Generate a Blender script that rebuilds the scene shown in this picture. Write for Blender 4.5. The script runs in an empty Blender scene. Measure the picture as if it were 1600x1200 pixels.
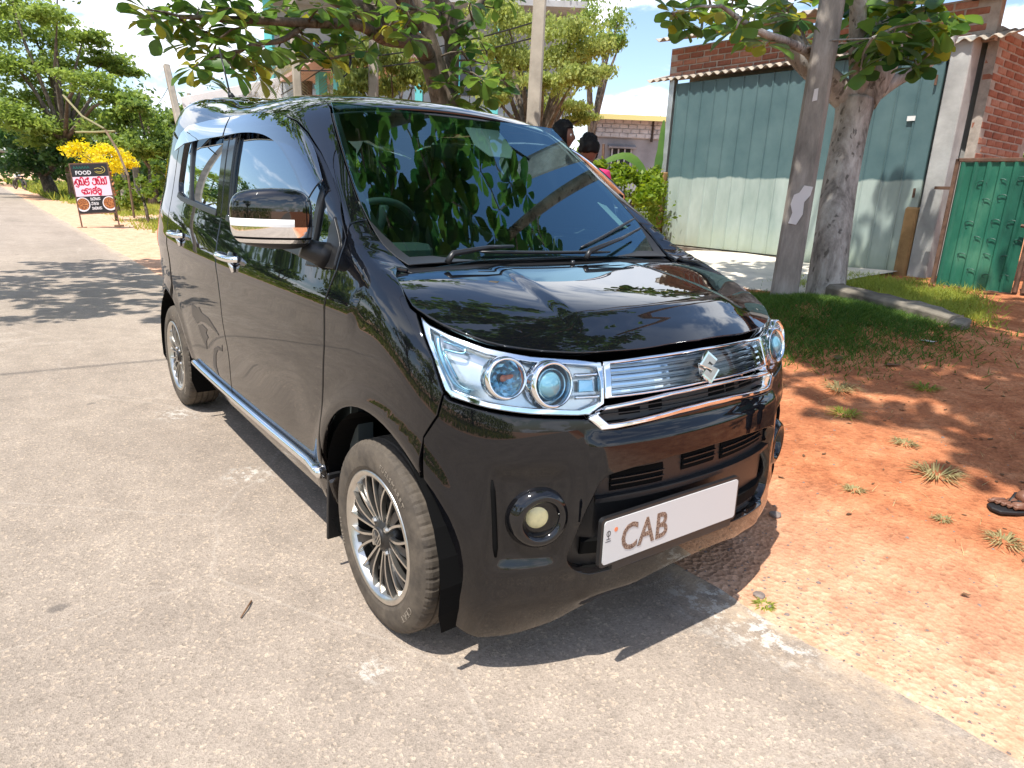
import bpy, bmesh, math, random
import numpy as np
from mathutils import Vector, Matrix, Euler
from mathutils.bvhtree import BVHTree
from mathutils.geometry import delaunay_2d_cdt
random.seed(7); rng = np.random.default_rng(7)
SC = bpy.context.scene
COL = SC.collection
rad = math.radians

# ------------------------------------------------------------------ camera
cam = bpy.data.cameras.new('camera'); camo = bpy.data.objects.new('camera', cam); COL.objects.link(camo)
CX, CYM, CZ = 1.56847, -1.48242, 1.22691
CF = 1058.65
_yaw, _pit, _rol = 2.476589, -.276439, .043964
fw = np.array([math.cos(_pit)*math.cos(_yaw), math.cos(_pit)*math.sin(_yaw), math.sin(_pit)])
rt = np.cross(fw, [0, 0, 1]); rt /= np.linalg.norm(rt); up = np.cross(rt, fw)
r2 = math.cos(_rol)*rt+math.sin(_rol)*up; u2 = -math.sin(_rol)*rt+math.cos(_rol)*up
camo.matrix_world = Matrix(((r2[0], u2[0], -fw[0], CX), (r2[1], u2[1], -fw[1], CYM), (r2[2], u2[2], -fw[2], CZ), (0, 0, 0, 1)))
cam.sensor_width = 36; cam.lens = 36*CF/1600; cam.clip_start = .05; cam.clip_end = 3000
SC.camera = camo

# ------------------------------------------------------------------ sky, sun, exposure
SUND = Vector((.13, -.42, 1.0)).normalized()
W = bpy.data.worlds.new('World'); SC.world = W; W.use_nodes = True
nt = W.node_tree; nt.nodes.clear()
def N(t, **k):
    n = nt.nodes.new(t)
    for a, b in k.items(): setattr(n, a, b)
    return n
sky = N('ShaderNodeTexSky', sky_type='NISHITA', sun_disc=False)
sky.sun_elevation = math.asin(SUND.z); sky.sun_rotation = math.atan2(SUND.x, SUND.y)
sky.altitude = 0; sky.air_density = 1.0; sky.dust_density = 1.0; sky.ozone_density = 1.6
tc = N('ShaderNodeTexCoord'); sep = N('ShaderNodeSeparateXYZ'); nt.links.new(tc.outputs['Generated'], sep.inputs[0])
zz = N('ShaderNodeMath', operation='MAXIMUM'); nt.links.new(sep.outputs['Z'], zz.inputs[0]); zz.inputs[1].default_value = 0
za = N('ShaderNodeMath', operation='ADD'); nt.links.new(zz.outputs[0], za.inputs[0]); za.inputs[1].default_value = .22
dv = N('ShaderNodeVectorMath', operation='DIVIDE'); cmb = N('ShaderNodeCombineXYZ')
for i in (0, 1): nt.links.new(za.outputs[0], cmb.inputs[i])
cmb.inputs[2].default_value = 1
nt.links.new(tc.outputs['Generated'], dv.inputs[0]); nt.links.new(cmb.outputs[0], dv.inputs[1])
no = N('ShaderNodeTexNoise'); no.inputs['Scale'].default_value = 1.5; no.inputs['Detail'].default_value = 9; no.inputs['Roughness'].default_value = .56; no.inputs['Distortion'].default_value = .25
mp = N('ShaderNodeMapping'); mp.inputs['Location'].default_value = (0.4, 0.9, 5); nt.links.new(dv.outputs[0], mp.inputs[0]); nt.links.new(mp.outputs[0], no.inputs[0])
rmp = N('ShaderNodeValToRGB'); rmp.color_ramp.elements[0].position = .475; rmp.color_ramp.elements[1].position = .56
rmp.color_ramp.interpolation = 'EASE'
nt.links.new(no.outputs['Fac'], rmp.inputs[0])
no2 = N('ShaderNodeTexNoise'); no2.inputs['Scale'].default_value = 2.6; no2.inputs['Detail'].default_value = 7; nt.links.new(mp.outputs[0], no2.inputs[0])
cc = N('ShaderNodeMixRGB'); cc.inputs[1].default_value = (3.6, 4.3, 5.6, 1); cc.inputs[2].default_value = (9.8, 9.8, 9.8, 1); nt.links.new(no2.outputs['Fac'], cc.inputs[0])
hf_ = N('ShaderNodeMapRange'); hf_.interpolation_type = 'SMOOTHSTEP'; hf_.inputs[1].default_value = .72; hf_.inputs[2].default_value = .42; hf_.inputs[3].default_value = .12; hf_.inputs[4].default_value = 1
nt.links.new(sep.outputs['Z'], hf_.inputs[0]); cm_ = N('ShaderNodeMath', operation='MULTIPLY'); nt.links.new(rmp.outputs[0], cm_.inputs[0]); nt.links.new(hf_.outputs[0], cm_.inputs[1])
mx = N('ShaderNodeMixRGB'); nt.links.new(cm_.outputs[0], mx.inputs[0]); nt.links.new(sky.outputs[0], mx.inputs[1]); nt.links.new(cc.outputs[0], mx.inputs[2])
bg = N('ShaderNodeBackground'); bg.inputs[1].default_value = .145
wo = N('ShaderNodeOutputWorld'); nt.links.new(mx.outputs[0], bg.inputs[0]); nt.links.new(bg.outputs[0], wo.inputs[0])
sl = bpy.data.lights.new('sun', 'SUN'); sl.energy = 4.2; sl.angle = rad(.55); sl.color = (1, .955, .88)
so = bpy.data.objects.new('sun', sl); COL.objects.link(so); so.rotation_euler = SUND.to_track_quat('Z', 'Y').to_euler()
SC.view_settings.view_transform = 'Standard'; SC.view_settings.look = 'None'; SC.view_settings.gamma = 1
SC.view_settings.use_curve_mapping = False; SC.view_settings.exposure = .74
SC.render.engine = 'CYCLES'
SC.cycles.max_bounces = 10; SC.cycles.transparent_max_bounces = 14; SC.cycles.caustics_refractive = False; SC.cycles.caustics_reflective = False

# ------------------------------------------------------------------ materials
class NT:
    def __init__(s, name):
        s.m = bpy.data.materials.new(name); s.m.use_nodes = True; s.t = s.m.node_tree; s.t.nodes.clear()
        s.out = s.n('ShaderNodeOutputMaterial'); s.tc = s.n('ShaderNodeTexCoord')
    def n(s, t, **k):
        x = s.t.nodes.new(t)
        for a, b in k.items(): setattr(x, a, b)
        return x
    def l(s, a, b): s.t.links.new(a, b)
    def mapv(s, scale=(1, 1, 1), loc=(0, 0, 0), space='Object'):
        m = s.n('ShaderNodeMapping'); m.inputs['Scale'].default_value = scale; m.inputs['Location'].default_value = loc; s.l(s.tc.outputs[space], m.inputs[0]); return m.outputs[0]
    def noise(s, vec, scale, detail=5, rough=.55, dist=0):
        x = s.n('ShaderNodeTexNoise'); x.inputs['Scale'].default_value = scale; x.inputs['Detail'].default_value = detail; x.inputs['Roughness'].default_value = rough; x.inputs['Distortion'].default_value = dist
        s.l(vec, x.inputs['Vector']); return x.outputs['Fac']
    def ramp(s, f, stops, interp='LINEAR'):
        r = s.n('ShaderNodeValToRGB'); r.color_ramp.interpolation = interp
        e = r.color_ramp.elements
        while len(e) < len(stops): e.new(.5)
        for i, (p, c) in enumerate(stops):
            e[i].position = p; e[i].color = (c[0], c[1], c[2], 1) if hasattr(c, '__len__') else (c, c, c, 1)
        s.l(f, r.inputs[0]); return r.outputs[0]
    def mix(s, f, a, b, bt='MIX'):
        m = s.n('ShaderNodeMixRGB', blend_type=bt)
        for i, v in ((0, f), (1, a), (2, b)):
            if hasattr(v, 'is_linked') or isinstance(v, bpy.types.NodeSocket): s.l(v, m.inputs[i])
            elif i == 0: m.inputs[0].default_value = v
            else: m.inputs[i].default_value = (v[0], v[1], v[2], 1) if hasattr(v, '__len__') else (v, v, v, 1)
        return m.outputs[0]
    def bump(s, h, strength=.3, dist=.01, nrm=None):
        b = s.n('ShaderNodeBump'); b.inputs['Strength'].default_value = strength; b.inputs['Distance'].default_value = dist; s.l(h, b.inputs['Height'])
        if nrm: s.l(nrm, b.inputs['Normal'])
        return b.outputs[0]
    def bsdf(s, col, rough=.6, metal=0, spec=.5, nrm=None, **kw):
        b = s.n('ShaderNodeBsdfPrincipled')
        for k, v in (('Base Color', col), ('Roughness', rough), ('Metallic', metal), ('Specular IOR Level', spec)):
            if isinstance(v, bpy.types.NodeSocket): s.l(v, b.inputs[k])
            elif hasattr(v, '__len__'): b.inputs[k].default_value = (v[0], v[1], v[2], 1)
            else: b.inputs[k].default_value = v
        if nrm: s.l(nrm, b.inputs['Normal'])
        for k, v in kw.items(): b.inputs[k].default_value = v
        s.l(b.outputs[0], s.out.inputs[0]); s.b = b; return b
def simple(name, col, rough=.6, metal=0, spec=.5, var=0, scale=8, bump=0, bscale=60, **kw):
    t = NT(name)
    c = col
    if var:
        v = t.mapv(); f = t.noise(v, scale, 6, .6)
        c = t.ramp(f, [(.3, tuple(x*(1-var) for x in col)), (.7, tuple(min(1, x*(1+var)) for x in col))])
    nr = None
    if bump:
        v = t.mapv(); nr = t.bump(t.noise(v, bscale, 5), bump, .01)
    t.bsdf(c, rough, metal, spec, nr, **kw); return t.m

M = {}
def mk_materials():
    # car
    t = NT('car_paint'); v = t.mapv()
    dust = t.noise(v, 9, 7, .65)
    r = t.ramp(dust, [(.35, .008), (.75, .03)])
    t.bsdf((.0030, .0035, .005), r, 0, .5, None); t.b.inputs['IOR'].default_value = 1.6; t.b.inputs['Coat Weight'].default_value = .6; t.b.inputs['Coat Roughness'].default_value = .005
    M['paint'] = t.m
    t = NT('dusty_car_paint'); v = t.mapv()
    d = t.noise(v, 5, 8, .7); sepz = t.n('ShaderNodeSeparateXYZ'); t.l(t.tc.outputs['Object'], sepz.inputs[0])
    zf = t.ramp(sepz.outputs['Z'], [(.12, .9), (.55, .10), (.9, .0)])
    f = t.mix(1, zf, t.ramp(d, [(.3, .35), (.8, 1.0)]), 'MULTIPLY')
    base = t.mix(f, (.0030, .0035, .005), (.05, .036, .024))
    rr = t.mix(f, (.02,)*3, (.32,)*3)
    t.bsdf(base, rr, 0, .5); t.b.inputs['IOR'].default_value = 1.55; t.b.inputs['Coat Weight'].default_value = .25; t.b.inputs['Coat Roughness'].default_value = .01
    M['paint_low'] = t.m
    t = NT('bumper_paint'); v = t.mapv(); d = t.noise(v, 6, 8, .7); sepz = t.n('ShaderNodeSeparateXYZ'); t.l(t.tc.outputs['Object'], sepz.inputs[0])
    zf = t.ramp(sepz.outputs['Z'], [(.10, .9), (.30, .15), (.5, .02)])
    f = t.mix(1, zf, t.ramp(d, [(.35, .25), (.75, 1.0)]), 'MULTIPLY')
    t.bsdf(t.mix(f, (.0030, .0035, .005), (.055, .038, .024)), t.mix(f, (.012,)*3, (.30,)*3), 0, .5); t.b.inputs['IOR'].default_value = 1.52
    M['paint_bumper'] = t.m
    M['chrome'] = simple('chrome', (.86, .87, .88), .06, 1)
    M['satin'] = simple('satin_silver', (.62, .60, .56), .30, 1, var=.12, scale=30)
    M['darkmetal'] = simple('dark_alloy', (.045, .043, .042), .35, .6, var=.3, scale=20)
    M['blackpl'] = simple('black_plastic', (.012, .012, .013), .38, 0, .5, bump=.05, bscale=300)
    M['blackgl'] = simple('gloss_black_plastic', (.006, .006, .007), .06, 0, .6)
    M['greypl'] = simple('grey_brown_plastic', (.035, .032, .03), .45, 0, .4, var=.2)
    M['black'] = simple('black_liner', (.004, .004, .004), .9, 0, .1)
    M['intgrey'] = simple('interior_trim', (.085, .10, .098), .6, 0, .3, var=.1)
    M['fabric'] = simple('seat_fabric', (.03, .032, .035), .9, 0, .2, bump=.2, bscale=400)
    t = NT('tyre_rubber'); v = t.mapv(); d = t.noise(v, 14, 7, .7)
    t.bsdf(t.ramp(d, [(.3, (.045, .038, .032)), (.75, (.145, .118, .09))]), .78, 0, .3, t.bump(t.noise(v, 220, 3), .15, .004)); M['tyre'] = t.m
    M['tyretext'] = simple('tyre_lettering', (.20, .17, .135), .7, 0, .3)
    t = NT('plate_white'); t.bsdf((.58, .575, .57), .35); M['plate'] = t.m
    t = NT('plate_lettering'); v = t.mapv(); vo = t.n('ShaderNodeTexVoronoi'); vo.inputs['Scale'].default_value = 260; t.l(v, vo.inputs[0])
    t.bsdf(t.ramp(vo.outputs['Distance'], [(.4, (.09, .045, .03)), (.62, (.30, .21, .16))]), .4); M['platetext'] = t.m
    M['fog'] = simple('aged_fog_lens', (.78, .70, .38), .18, 0, .6, var=.15, scale=40, bump=.1, bscale=80)
    M['red'] = simple('red_lens', (.35, .01, .012), .08, 0, .6)
    M['amber'] = simple('amber_bulb', (.75, .22, .10), .2)
    M['blueglass'] = simple('projector_lens', (.16, .36, .46), .015, .3, 1.0); M['blueglass'].node_tree.nodes
    M['bluechrome'] = simple('blue_tinted_reflector', (.38, .66, .80), .20, .7)
    M['silverpaint'] = simple('silvered_reflector', (.80, .82, .80), .22, .65, var=.08, scale=25)
    M['decal'] = simple('dark_decal', (.012, .012, .014), .3)
    def glass(name, tint, base_refl=1.0, ior=1.5, gc=(1, 1, 1)):
        t = NT(name); tr = t.n('ShaderNodeBsdfTransparent'); tr.inputs[0].default_value = (*tint, 1)
        g = t.n('ShaderNodeBsdfGlossy'); g.inputs['Roughness'].default_value = .004; g.inputs[0].default_value = (*gc, 1)
        fr = t.n('ShaderNodeFresnel'); fr.inputs[0].default_value = ior
        m = t.n('ShaderNodeMixShader'); mu = t.n('ShaderNodeMath', operation='MULTIPLY'); mu.inputs[1].default_value = base_refl; mu.use_clamp = True
        t.l(fr.outputs[0], mu.inputs[0]); t.l(mu.outputs[0], m.inputs[0]); t.l(tr.outputs[0], m.inputs[1]); t.l(g.outputs[0], m.inputs[2]); t.l(m.outputs[0], t.out.inputs[0]); return t.m
    M['windscreen'] = glass('windscreen_glass', (.50, .72, .68), 2.7, 1.55, (.54, .84, .98))
    M['sideglass'] = glass('tinted_side_glass', (.03, .035, .04), 2.6, 1.6, (.82, .92, 1.0))
    M['clear'] = glass('clear_lens', (.93, .97, 1.0), 1.1, 1.45)
    M['visor'] = glass('smoked_visor', (.10, .14, .20), 2.6, 1.6)
    M['mirrorglass'] = simple('mirror_glass', (.8, .8, .8), .01, 1)
    # ground
    t = NT('old_asphalt'); v = t.mapv()
    big = t.noise(v, .8, 5, .6); mid = t.noise(v, 7, 6, .65)
    c0 = t.ramp(big, [(.3, (.292, .243, .200)), (.7, (.362, .303, .250))])
    c1 = t.mix(.55, c0, t.ramp(mid, [(.3, .72), (.7, 1.18)]), 'MULTIPLY')
    vo = t.n('ShaderNodeTexVoronoi'); vo.inputs['Scale'].default_value = 130; t.l(v, vo.inputs[0])
    vo2 = t.n('ShaderNodeTexVoronoi'); vo2.inputs['Scale'].default_value = 300; t.l(v, vo2.inputs[0])
    sep = t.n('ShaderNodeSeparateColor'); t.l(vo.outputs['Color'], sep.inputs[0])
    sp = t.ramp(sep.outputs[0], [(.0, (.72, .70, .67)), (.22, (.96, .95, .93)), (.85, (1.03, 1.01, .99)), (.96, (1.5, 1.42, 1.30))])
    c2 = t.mix(.75, c1, sp, 'MULTIPLY')
    sep2 = t.n('ShaderNodeSeparateColor'); t.l(vo2.outputs['Color'], sep2.inputs[0])
    c3 = t.mix(.55, c2, t.ramp(sep2.outputs[1], [(0, .72), (.5, 1.0), (1, 1.3)]), 'MULTIPLY')
    # oil drips
    ov = t.n('ShaderNodeTexVoronoi'); ov.inputs['Scale'].default_value = 1.7; t.l(t.mix(.06, v, t.noise(v, 8, 3), 'ADD'), ov.inputs[0])
    c4 = t.mix(t.ramp(ov.outputs['Distance'], [(.030, .60), (.055, 0)]), c3, (.09, .08, .075))
    # white scuffs
    msk = None
    for (sx0, sy0, sr) in ((-1.25, -.70, .13), (-2.25, -.75, .16), (.17, -.82, .07), (.60, .21, .20), (.75, .23, .16), (.45, .22, .16)):
        vd = t.n('ShaderNodeVectorMath', operation='DISTANCE'); t.l(t.tc.outputs['Object'], vd.inputs[0]); vd.inputs[1].default_value = (sx0, sy0, 0)
        q_ = t.n('ShaderNodeMapRange'); q_.inputs[1].default_value = sr; q_.inputs[2].default_value = sr*.3; t.l(vd.outputs['Value'], q_.inputs[0])
        msk = q_.outputs[0] if msk is None else t.mix(1, msk, q_.outputs[0], 'ADD')
    scf = t.mix(1, msk, t.ramp(t.noise(v, 22, 8, .75), [(.50, 0), (.58, .75)]), 'MULTIPLY')
    c5 = t.mix(scf, c4, (.62, .58, .52))
    sxy = t.n('ShaderNodeSeparateXYZ'); t.l(t.tc.outputs['Object'], sxy.inputs[0])
    trk = t.ramp(t.noise(t.mapv((.12, 1.6, 1)), 1.0, 4), [(.35, .88), (.65, 1.10)])
    c5 = t.mix(.8, c5, trk, 'MULTIPLY')
    vc = t.n('ShaderNodeTexVoronoi', feature='DISTANCE_TO_EDGE'); vc.inputs['Scale'].default_value = .55; t.l(t.mix(.25, v, t.noise(v, 2.5, 6, .7), 'ADD'), vc.inputs[0])
    c5 = t.mix(t.ramp(vc.outputs['Distance'], [(.0015, .35), (.004, 0)]), c5, (.45, .39, .33))
    em = t.n('ShaderNodeMapRange'); em.inputs[1].default_value = .10; em.inputs[2].default_value = .29; t.l(sxy.outputs['Y'], em.inputs[0])
    c5 = t.mix(t.mix(1, em.outputs[0], t.ramp(t.noise(v, 6, 7, .7), [(.42, 0), (.6, .9)]), 'MULTIPLY'), c5, (.56, .42, .29))
    h = t.mix(.5, vo.outputs['Distance'], vo2.outputs['Distance'])
    t.bsdf(c5, .82, 0, .25, t.bump(h, .55, .006)); M['asphalt'] = t.m
    t = NT('red_earth'); v = t.mapv()
    sx = t.n('ShaderNodeSeparateXYZ'); t.l(t.tc.outputs['Object'], sx.inputs[0])
    big = t.noise(v, .55, 6, .6); mid = t.noise(v, 5, 8, .68)
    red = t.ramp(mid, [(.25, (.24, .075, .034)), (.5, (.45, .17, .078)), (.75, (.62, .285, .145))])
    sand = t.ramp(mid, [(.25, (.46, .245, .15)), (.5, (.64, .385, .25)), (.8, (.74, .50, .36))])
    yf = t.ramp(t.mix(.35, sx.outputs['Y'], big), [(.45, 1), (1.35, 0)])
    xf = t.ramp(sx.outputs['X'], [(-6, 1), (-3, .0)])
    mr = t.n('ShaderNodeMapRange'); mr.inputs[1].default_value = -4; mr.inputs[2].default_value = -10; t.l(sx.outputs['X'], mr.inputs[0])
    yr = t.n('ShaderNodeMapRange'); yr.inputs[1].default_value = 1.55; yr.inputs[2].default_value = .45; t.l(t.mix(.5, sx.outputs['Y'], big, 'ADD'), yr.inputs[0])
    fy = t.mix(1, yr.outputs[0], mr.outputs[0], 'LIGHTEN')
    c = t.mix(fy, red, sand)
    vo = t.n('ShaderNodeTexVoronoi'); vo.inputs['Scale'].default_value = 55; t.l(v, vo.inputs[0])
    se = t.n('ShaderNodeSeparateColor'); t.l(vo.outputs['Color'], se.inputs[0])
    c = t.mix(.6, c, t.ramp(se.outputs[0], [(0, .55), (.15, .95), (.85, 1.02), (1, 1.35)]), 'MULTIPLY')
    c = t.mix(.5, c, t.ramp(t.noise(v, 150, 3), [(.3, .7), (.7, 1.25)]), 'MULTIPLY')
    hh = t.mix(.5, t.noise(v, 26, 8, .7), vo.outputs['Distance'])
    t.bsdf(c, .95, 0, .1, t.bump(hh, .8, .02)); M['earth'] = t.m
    M['concrete'] = simple('pale_concrete', (.66, .60, .50), .85, 0, .2, var=.18, scale=3, bump=.2, bscale=40)
    M['kerbstone'] = simple('mossy_concrete', (.17, .15, .12), .9, 0, .2, var=.5, scale=5, bump=.5, bscale=30)
    def leaf(name, c1, c2, rough=.45, trans=.35, scale=1.2, tc2=None):
        t = NT(name); oi = t.n('ShaderNodeObjectInfo'); v = t.mapv(); f = t.noise(v, scale, 5, .7)
        wn = t.n('ShaderNodeTexWhiteNoise', noise_dimensions='1D'); gi = t.n('ShaderNodeNewGeometry'); t.l(gi.outputs['Random Per Island'], wn.inputs['W'])
        a = t.mix(1, f, wn.outputs['Value'], 'MIX'); 
        ff = t.n('ShaderNodeMath', operation='ADD'); t.l(f, ff.inputs[0]); m2 = t.n('ShaderNodeMath', operation='MULTIPLY_ADD'); t.l(gi.outputs['Random Per Island'], m2.inputs[0]); m2.inputs[1].default_value = .6; m2.inputs[2].default_value = -.3
        t.l(m2.outputs[0], ff.inputs[1])
        ad = t.n('ShaderNodeMath', operation='MULTIPLY_ADD'); t.l(oi.outputs['Random'], ad.inputs[0]); ad.inputs[1].default_value = .5; t.l(ff.outputs[0], ad.inputs[2])
        c = t.ramp(ad.outputs[0], [(.35, c1), (.95, c2)])
        b = t.n('ShaderNodeBsdfPrincipled'); t.l(c, b.inputs['Base Color']); b.inputs['Roughness'].default_value = rough; b.inputs['Specular IOR Level'].default_value = .4
        tr = t.n('ShaderNodeBsdfTranslucent'); hs = t.n('ShaderNodeHueSaturation'); hs.inputs['Saturation'].default_value = 1.05; hs.inputs['Value'].default_value = 2.0; hs.inputs['Hue'].default_value = .485; t.l(c, hs.inputs['Color']); t.l(hs.outputs[0], tr.inputs[0])
        ms = t.n('ShaderNodeMixShader'); ms.inputs[0].default_value = trans; t.l(b.outputs[0], ms.inputs[1]); t.l(tr.outputs[0], ms.inputs[2]); t.l(ms.outputs[0], t.out.inputs[0]); return t.m
    M['almond'] = leaf('almond_leaf', (.026, .085, .022), (.115, .21, .035), .38, .40)
    M['almond2'] = leaf('almond_leaf_yellowing', (.07, .11, .015), (.26, .26, .03), .38, .45)
    M['feather'] = leaf('feathery_foliage', (.13, .175, .04), (.30, .35, .09), .6, .4)
    M['canopy'] = leaf('bright_canopy', (.065, .13, .025), (.21, .29, .06), .55, .42)
    M['dark'] = leaf('dark_foliage', (.022, .065, .015), (.075, .14, .03), .5, .35)
    M['bush'] = leaf('bush_foliage', (.05, .10, .015), (.17, .24, .03), .5, .4)
    M['lime'] = leaf('lime_foliage', (.10, .17, .012), (.26, .34, .03), .5, .4)
    M['yellow'] = leaf('yellow_foliage', (.46, .40, .01), (.78, .70, .03), .5, .35)
    M['orangelf'] = leaf('orange_foliage', (.35, .12, .04), (.5, .25, .1), .5, .3)
    M['grass'] = leaf('grass_blades', (.10, .17, .02), (.30, .34, .06), .7, .35)
    M['moss'] = leaf('mossy_grass', (.04, .10, .012), (.12, .19, .03), .8, .3)
    M['drygrass'] = leaf('dry_grass', (.25, .22, .10), (.45, .40, .20), .8, .3)
    M['banana'] = leaf('banana_leaf', (.05, .13, .03), (.16, .30, .05), .4, .4)
    M['palm'] = leaf('dry_palm_frond', (.22, .19, .10), (.35, .32, .16), .7, .2)
    def bark(name, c1, c2, c3, sc=6):
        t = NT(name); v = t.mapv(); vs = t.mapv((1, 1, .45)); f = t.noise(vs, sc, 8, .7, .4); 
        c = t.ramp(f, [(.3, c1), (.5, c2), (.68, c3)])
        vo = t.n('ShaderNodeTexVoronoi'); vo.inputs['Scale'].default_value = 16; t.l(t.mix(.12, vs, t.noise(v, 9, 3), 'ADD'), vo.inputs[0])
        c = t.mix(t.ramp(vo.outputs['Distance'], [(.16, .75), (.3, 0)]), c, c1)
        t.bsdf(c, .9, 0, .15, t.bump(f, .8, .03)); return t.m
    M['barkpatch'] = bark('patched_bark', (.075, .065, .055), (.34, .31, .28), (.56, .53, .49))
    M['bark'] = bark('brown_bark', (.05, .04, .03), (.13, .105, .08), (.24, .20, .16), 9)
    t = NT('weathered_pole_concrete'); v = t.mapv(); vs = t.mapv((1, 1, .18))
    f = t.noise(vs, 5, 8, .7); g = t.noise(v, 3, 6, .65)
    c = t.ramp(f, [(.3, (.13, .115, .10)), (.5, (.26, .23, .20)), (.72, (.42, .38, .34))])
    c = t.mix(t.ramp(g, [(.62, 0), (.7, .7)]), c, (.42, .39, .34))
    t.bsdf(c, .92, 0, .15, t.bump(f, .5, .02)); M['pole'] = t.m
    M['polelight'] = simple('grey_pole_concrete', (.33, .29, .24), .9, 0, .15, var=.25, scale=3, bump=.2)
    M['wood'] = simple('rough_wood', (.16, .11, .07), .85, 0, .2, var=.35, scale=7)
    M['wire'] = simple('black_cable', (.015, .015, .016), .6)
    # building
    t = NT('teal_grey_door_paint'); v = t.mapv(); sx = t.n('ShaderNodeSeparateXYZ'); t.l(t.tc.outputs['Object'], sx.inputs[0])
    wob = t.noise(v, 3, 3); ed = t.n('ShaderNodeMath', operation='MULTIPLY_ADD'); t.l(wob, ed.inputs[0]); ed.inputs[1].default_value = .14; t.l(sx.outputs['Z'], ed.inputs[2])
    m1 = t.ramp(ed.outputs[0], [(0, 0), (1, 1)])
    mr = t.n('ShaderNodeMapRange'); mr.inputs[1].default_value = 1.585; mr.inputs[2].default_value = 1.61; t.l(ed.outputs[0], mr.inputs[0])
    low = t.ramp(t.noise(t.mapv((1, 1, .3)), 4, 7, .65), [(.3, (.27, .34, .31)), (.7, (.43, .50, .46))])
    upc = t.ramp(t.noise(v, 3, 6, .6), [(.3, (.070, .130, .140)), (.7, (.105, .175, .182))])
    mg = t.n('ShaderNodeMapRange'); mg.inputs[1].default_value = .95; mg.inputs[2].default_value = .5; t.l(sx.outputs['Z'], mg.inputs[0])
    low = t.mix(t.mix(1, mg.outputs[0], t.noise(v, 6, 6), 'MULTIPLY'), low, (.33, .36, .22))
    t.bsdf(t.mix(mr.outputs[0], low, upc), .5, .0, .4); M['doorpaint'] = t.m
    t = NT('brick_clay'); v = t.mapv(); oi = t.n('ShaderNodeObjectInfo')
    f = t.noise(v, 14, 6, .65); a = t.n('ShaderNodeMath', operation='MULTIPLY_ADD'); t.l(oi.outputs['Random'], a.inputs[0]); a.inputs[1].default_value = .45; t.l(f, a.inputs[2])
    t.bsdf(t.ramp(a.outputs[0], [(.4, (.22, .085, .06)), (.75, (.37, .155, .10)), (1.0, (.46, .25, .18))]), .92, 0, .1, t.bump(f, .5, .01)); M['brick'] = t.m
    M['mortar'] = simple('mortar', (.42, .36, .31), .95, 0, .1, var=.25, scale=10, bump=.4, bscale=50)
    M['render'] = simple('stained_white_render', (.40, .395, .38), .9, 0, .15, var=.3, scale=2.5, bump=.2, bscale=30)
    M['rustrender'] = simple('rust_stained_render', (.40, .24, .11), .9, 0, .15, var=.45, scale=3, bump=.2)
    M['asbestos'] = simple('asbestos_sheet', (.40, .35, .29), .9, 0, .15, var=.3, scale=4, bump=.1)
    M['galv'] = simple('galvanised_sheet', (.50, .52, .52), .35, .8, .5, var=.2, scale=6)
    M['rusty'] = simple('rusty_tube', (.16, .09, .06), .75, .3, var=.4, scale=15)
    t = NT('green_gate_paint'); v = t.mapv(); f = t.noise(t.mapv((1, 1, .5)), 2.2, 5, .6)
    t.bsdf(t.ramp(f, [(.35, (.010, .075, .050)), (.55, (.025, .150, .095)), (.72, (.10, .27, .17))]), .42, 0, .45); M['gate'] = t.m
    M['gatemark'] = simple('gate_scroll_paint', (.008, .07, .05), .5)
    M['blockgrey'] = simple('grey_blue_wall', (.26, .28, .31), .9, 0, .15, var=.25, scale=1.5)
    M['blockwhite'] = simple('white_block', (.46, .50, .54), .9, 0, .15, var=.2, scale=5)
    M['cementwall'] = simple('cement_wall', (.38, .385, .39), .92, 0, .1, var=.2, scale=1.2)
    M['turq'] = simple('turquoise_paint', (.12, .50, .50), .6)
    M['roofpink'] = simple('pink_roof_sheet', (.60, .40, .36), .7, var=.1)
    M['roofyellow'] = simple('yellow_fascia', (.62, .55, .22), .7)
    M['darkwin'] = simple('dark_window_glass', (.02, .025, .03), .1, 0, .6)
    M['darkwood'] = simple('dark_rafter', (.035, .028, .024), .8, var=.3)
    M['signwhite'] = simple('white_print', (.78, .76, .78), .5)
    M['signpink'] = simple('pale_pink_print', (.80, .62, .72), .5)
    M['signblack'] = simple('black_print', (.015, .014, .016), .5)
    M['signred'] = simple('crimson_print', (.55, .008, .05), .5)
    M['signgreen'] = simple('dark_green_print', (.01, .14, .10), .5)
    M['signgold'] = simple('gold_print', (.55, .45, .10), .5)
    t = NT('rice_print'); v = t.mapv(); f = t.noise(v, 30, 4, .7)
    t.bsdf(t.ramp(f, [(.35, (.16, .05, .02)), (.5, (.50, .17, .04)), (.62, (.65, .42, .18))], 'CONSTANT'), .6); M['rice'] = t.m
    M['boardgrey'] = simple('weathered_white_board', (.62, .60, .60), .85, 0, .15, var=.12, scale=3)
    M['boardletter'] = simple('faded_letter', (.42, .40, .42), .8)
    M['white'] = simple('white_enamel', (.75, .75, .73), .4)
    M['paper'] = simple('torn_poster_paper', (.62, .58, .56), .9)
    M['skin'] = simple('brown_skin', (.17, .075, .045), .5, 0, .4, bump=.1, bscale=150)
    M['nail'] = simple('toenail', (.30, .16, .11), .35)
    M['hair'] = simple('black_hair', (.004, .0035, .0035), .7, 0, .2, bump=.15, bscale=200)
    M['pink'] = simple('pink_cotton', (.62, .03, .14), .85, bump=.2, bscale=200)
    M['tealcloth'] = simple('dark_teal_cotton', (.03, .09, .09), .85)
    M['denim'] = simple('dark_trousers', (.02, .025, .04), .85)
    M['sandal'] = simple('black_rubber_sandal', (.010, .009, .010), .6)
    M['stone'] = simple('grey_pebble', (.20, .16, .14), .85, var=.4, scale=30, bump=.3)
    M['litter'] = simple('dead_leaf', (.16, .08, .035), .8, var=.3)
    M['ocre'] = simple('orange_plastic', (.65, .16, .04), .35)
mk_materials()

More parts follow.
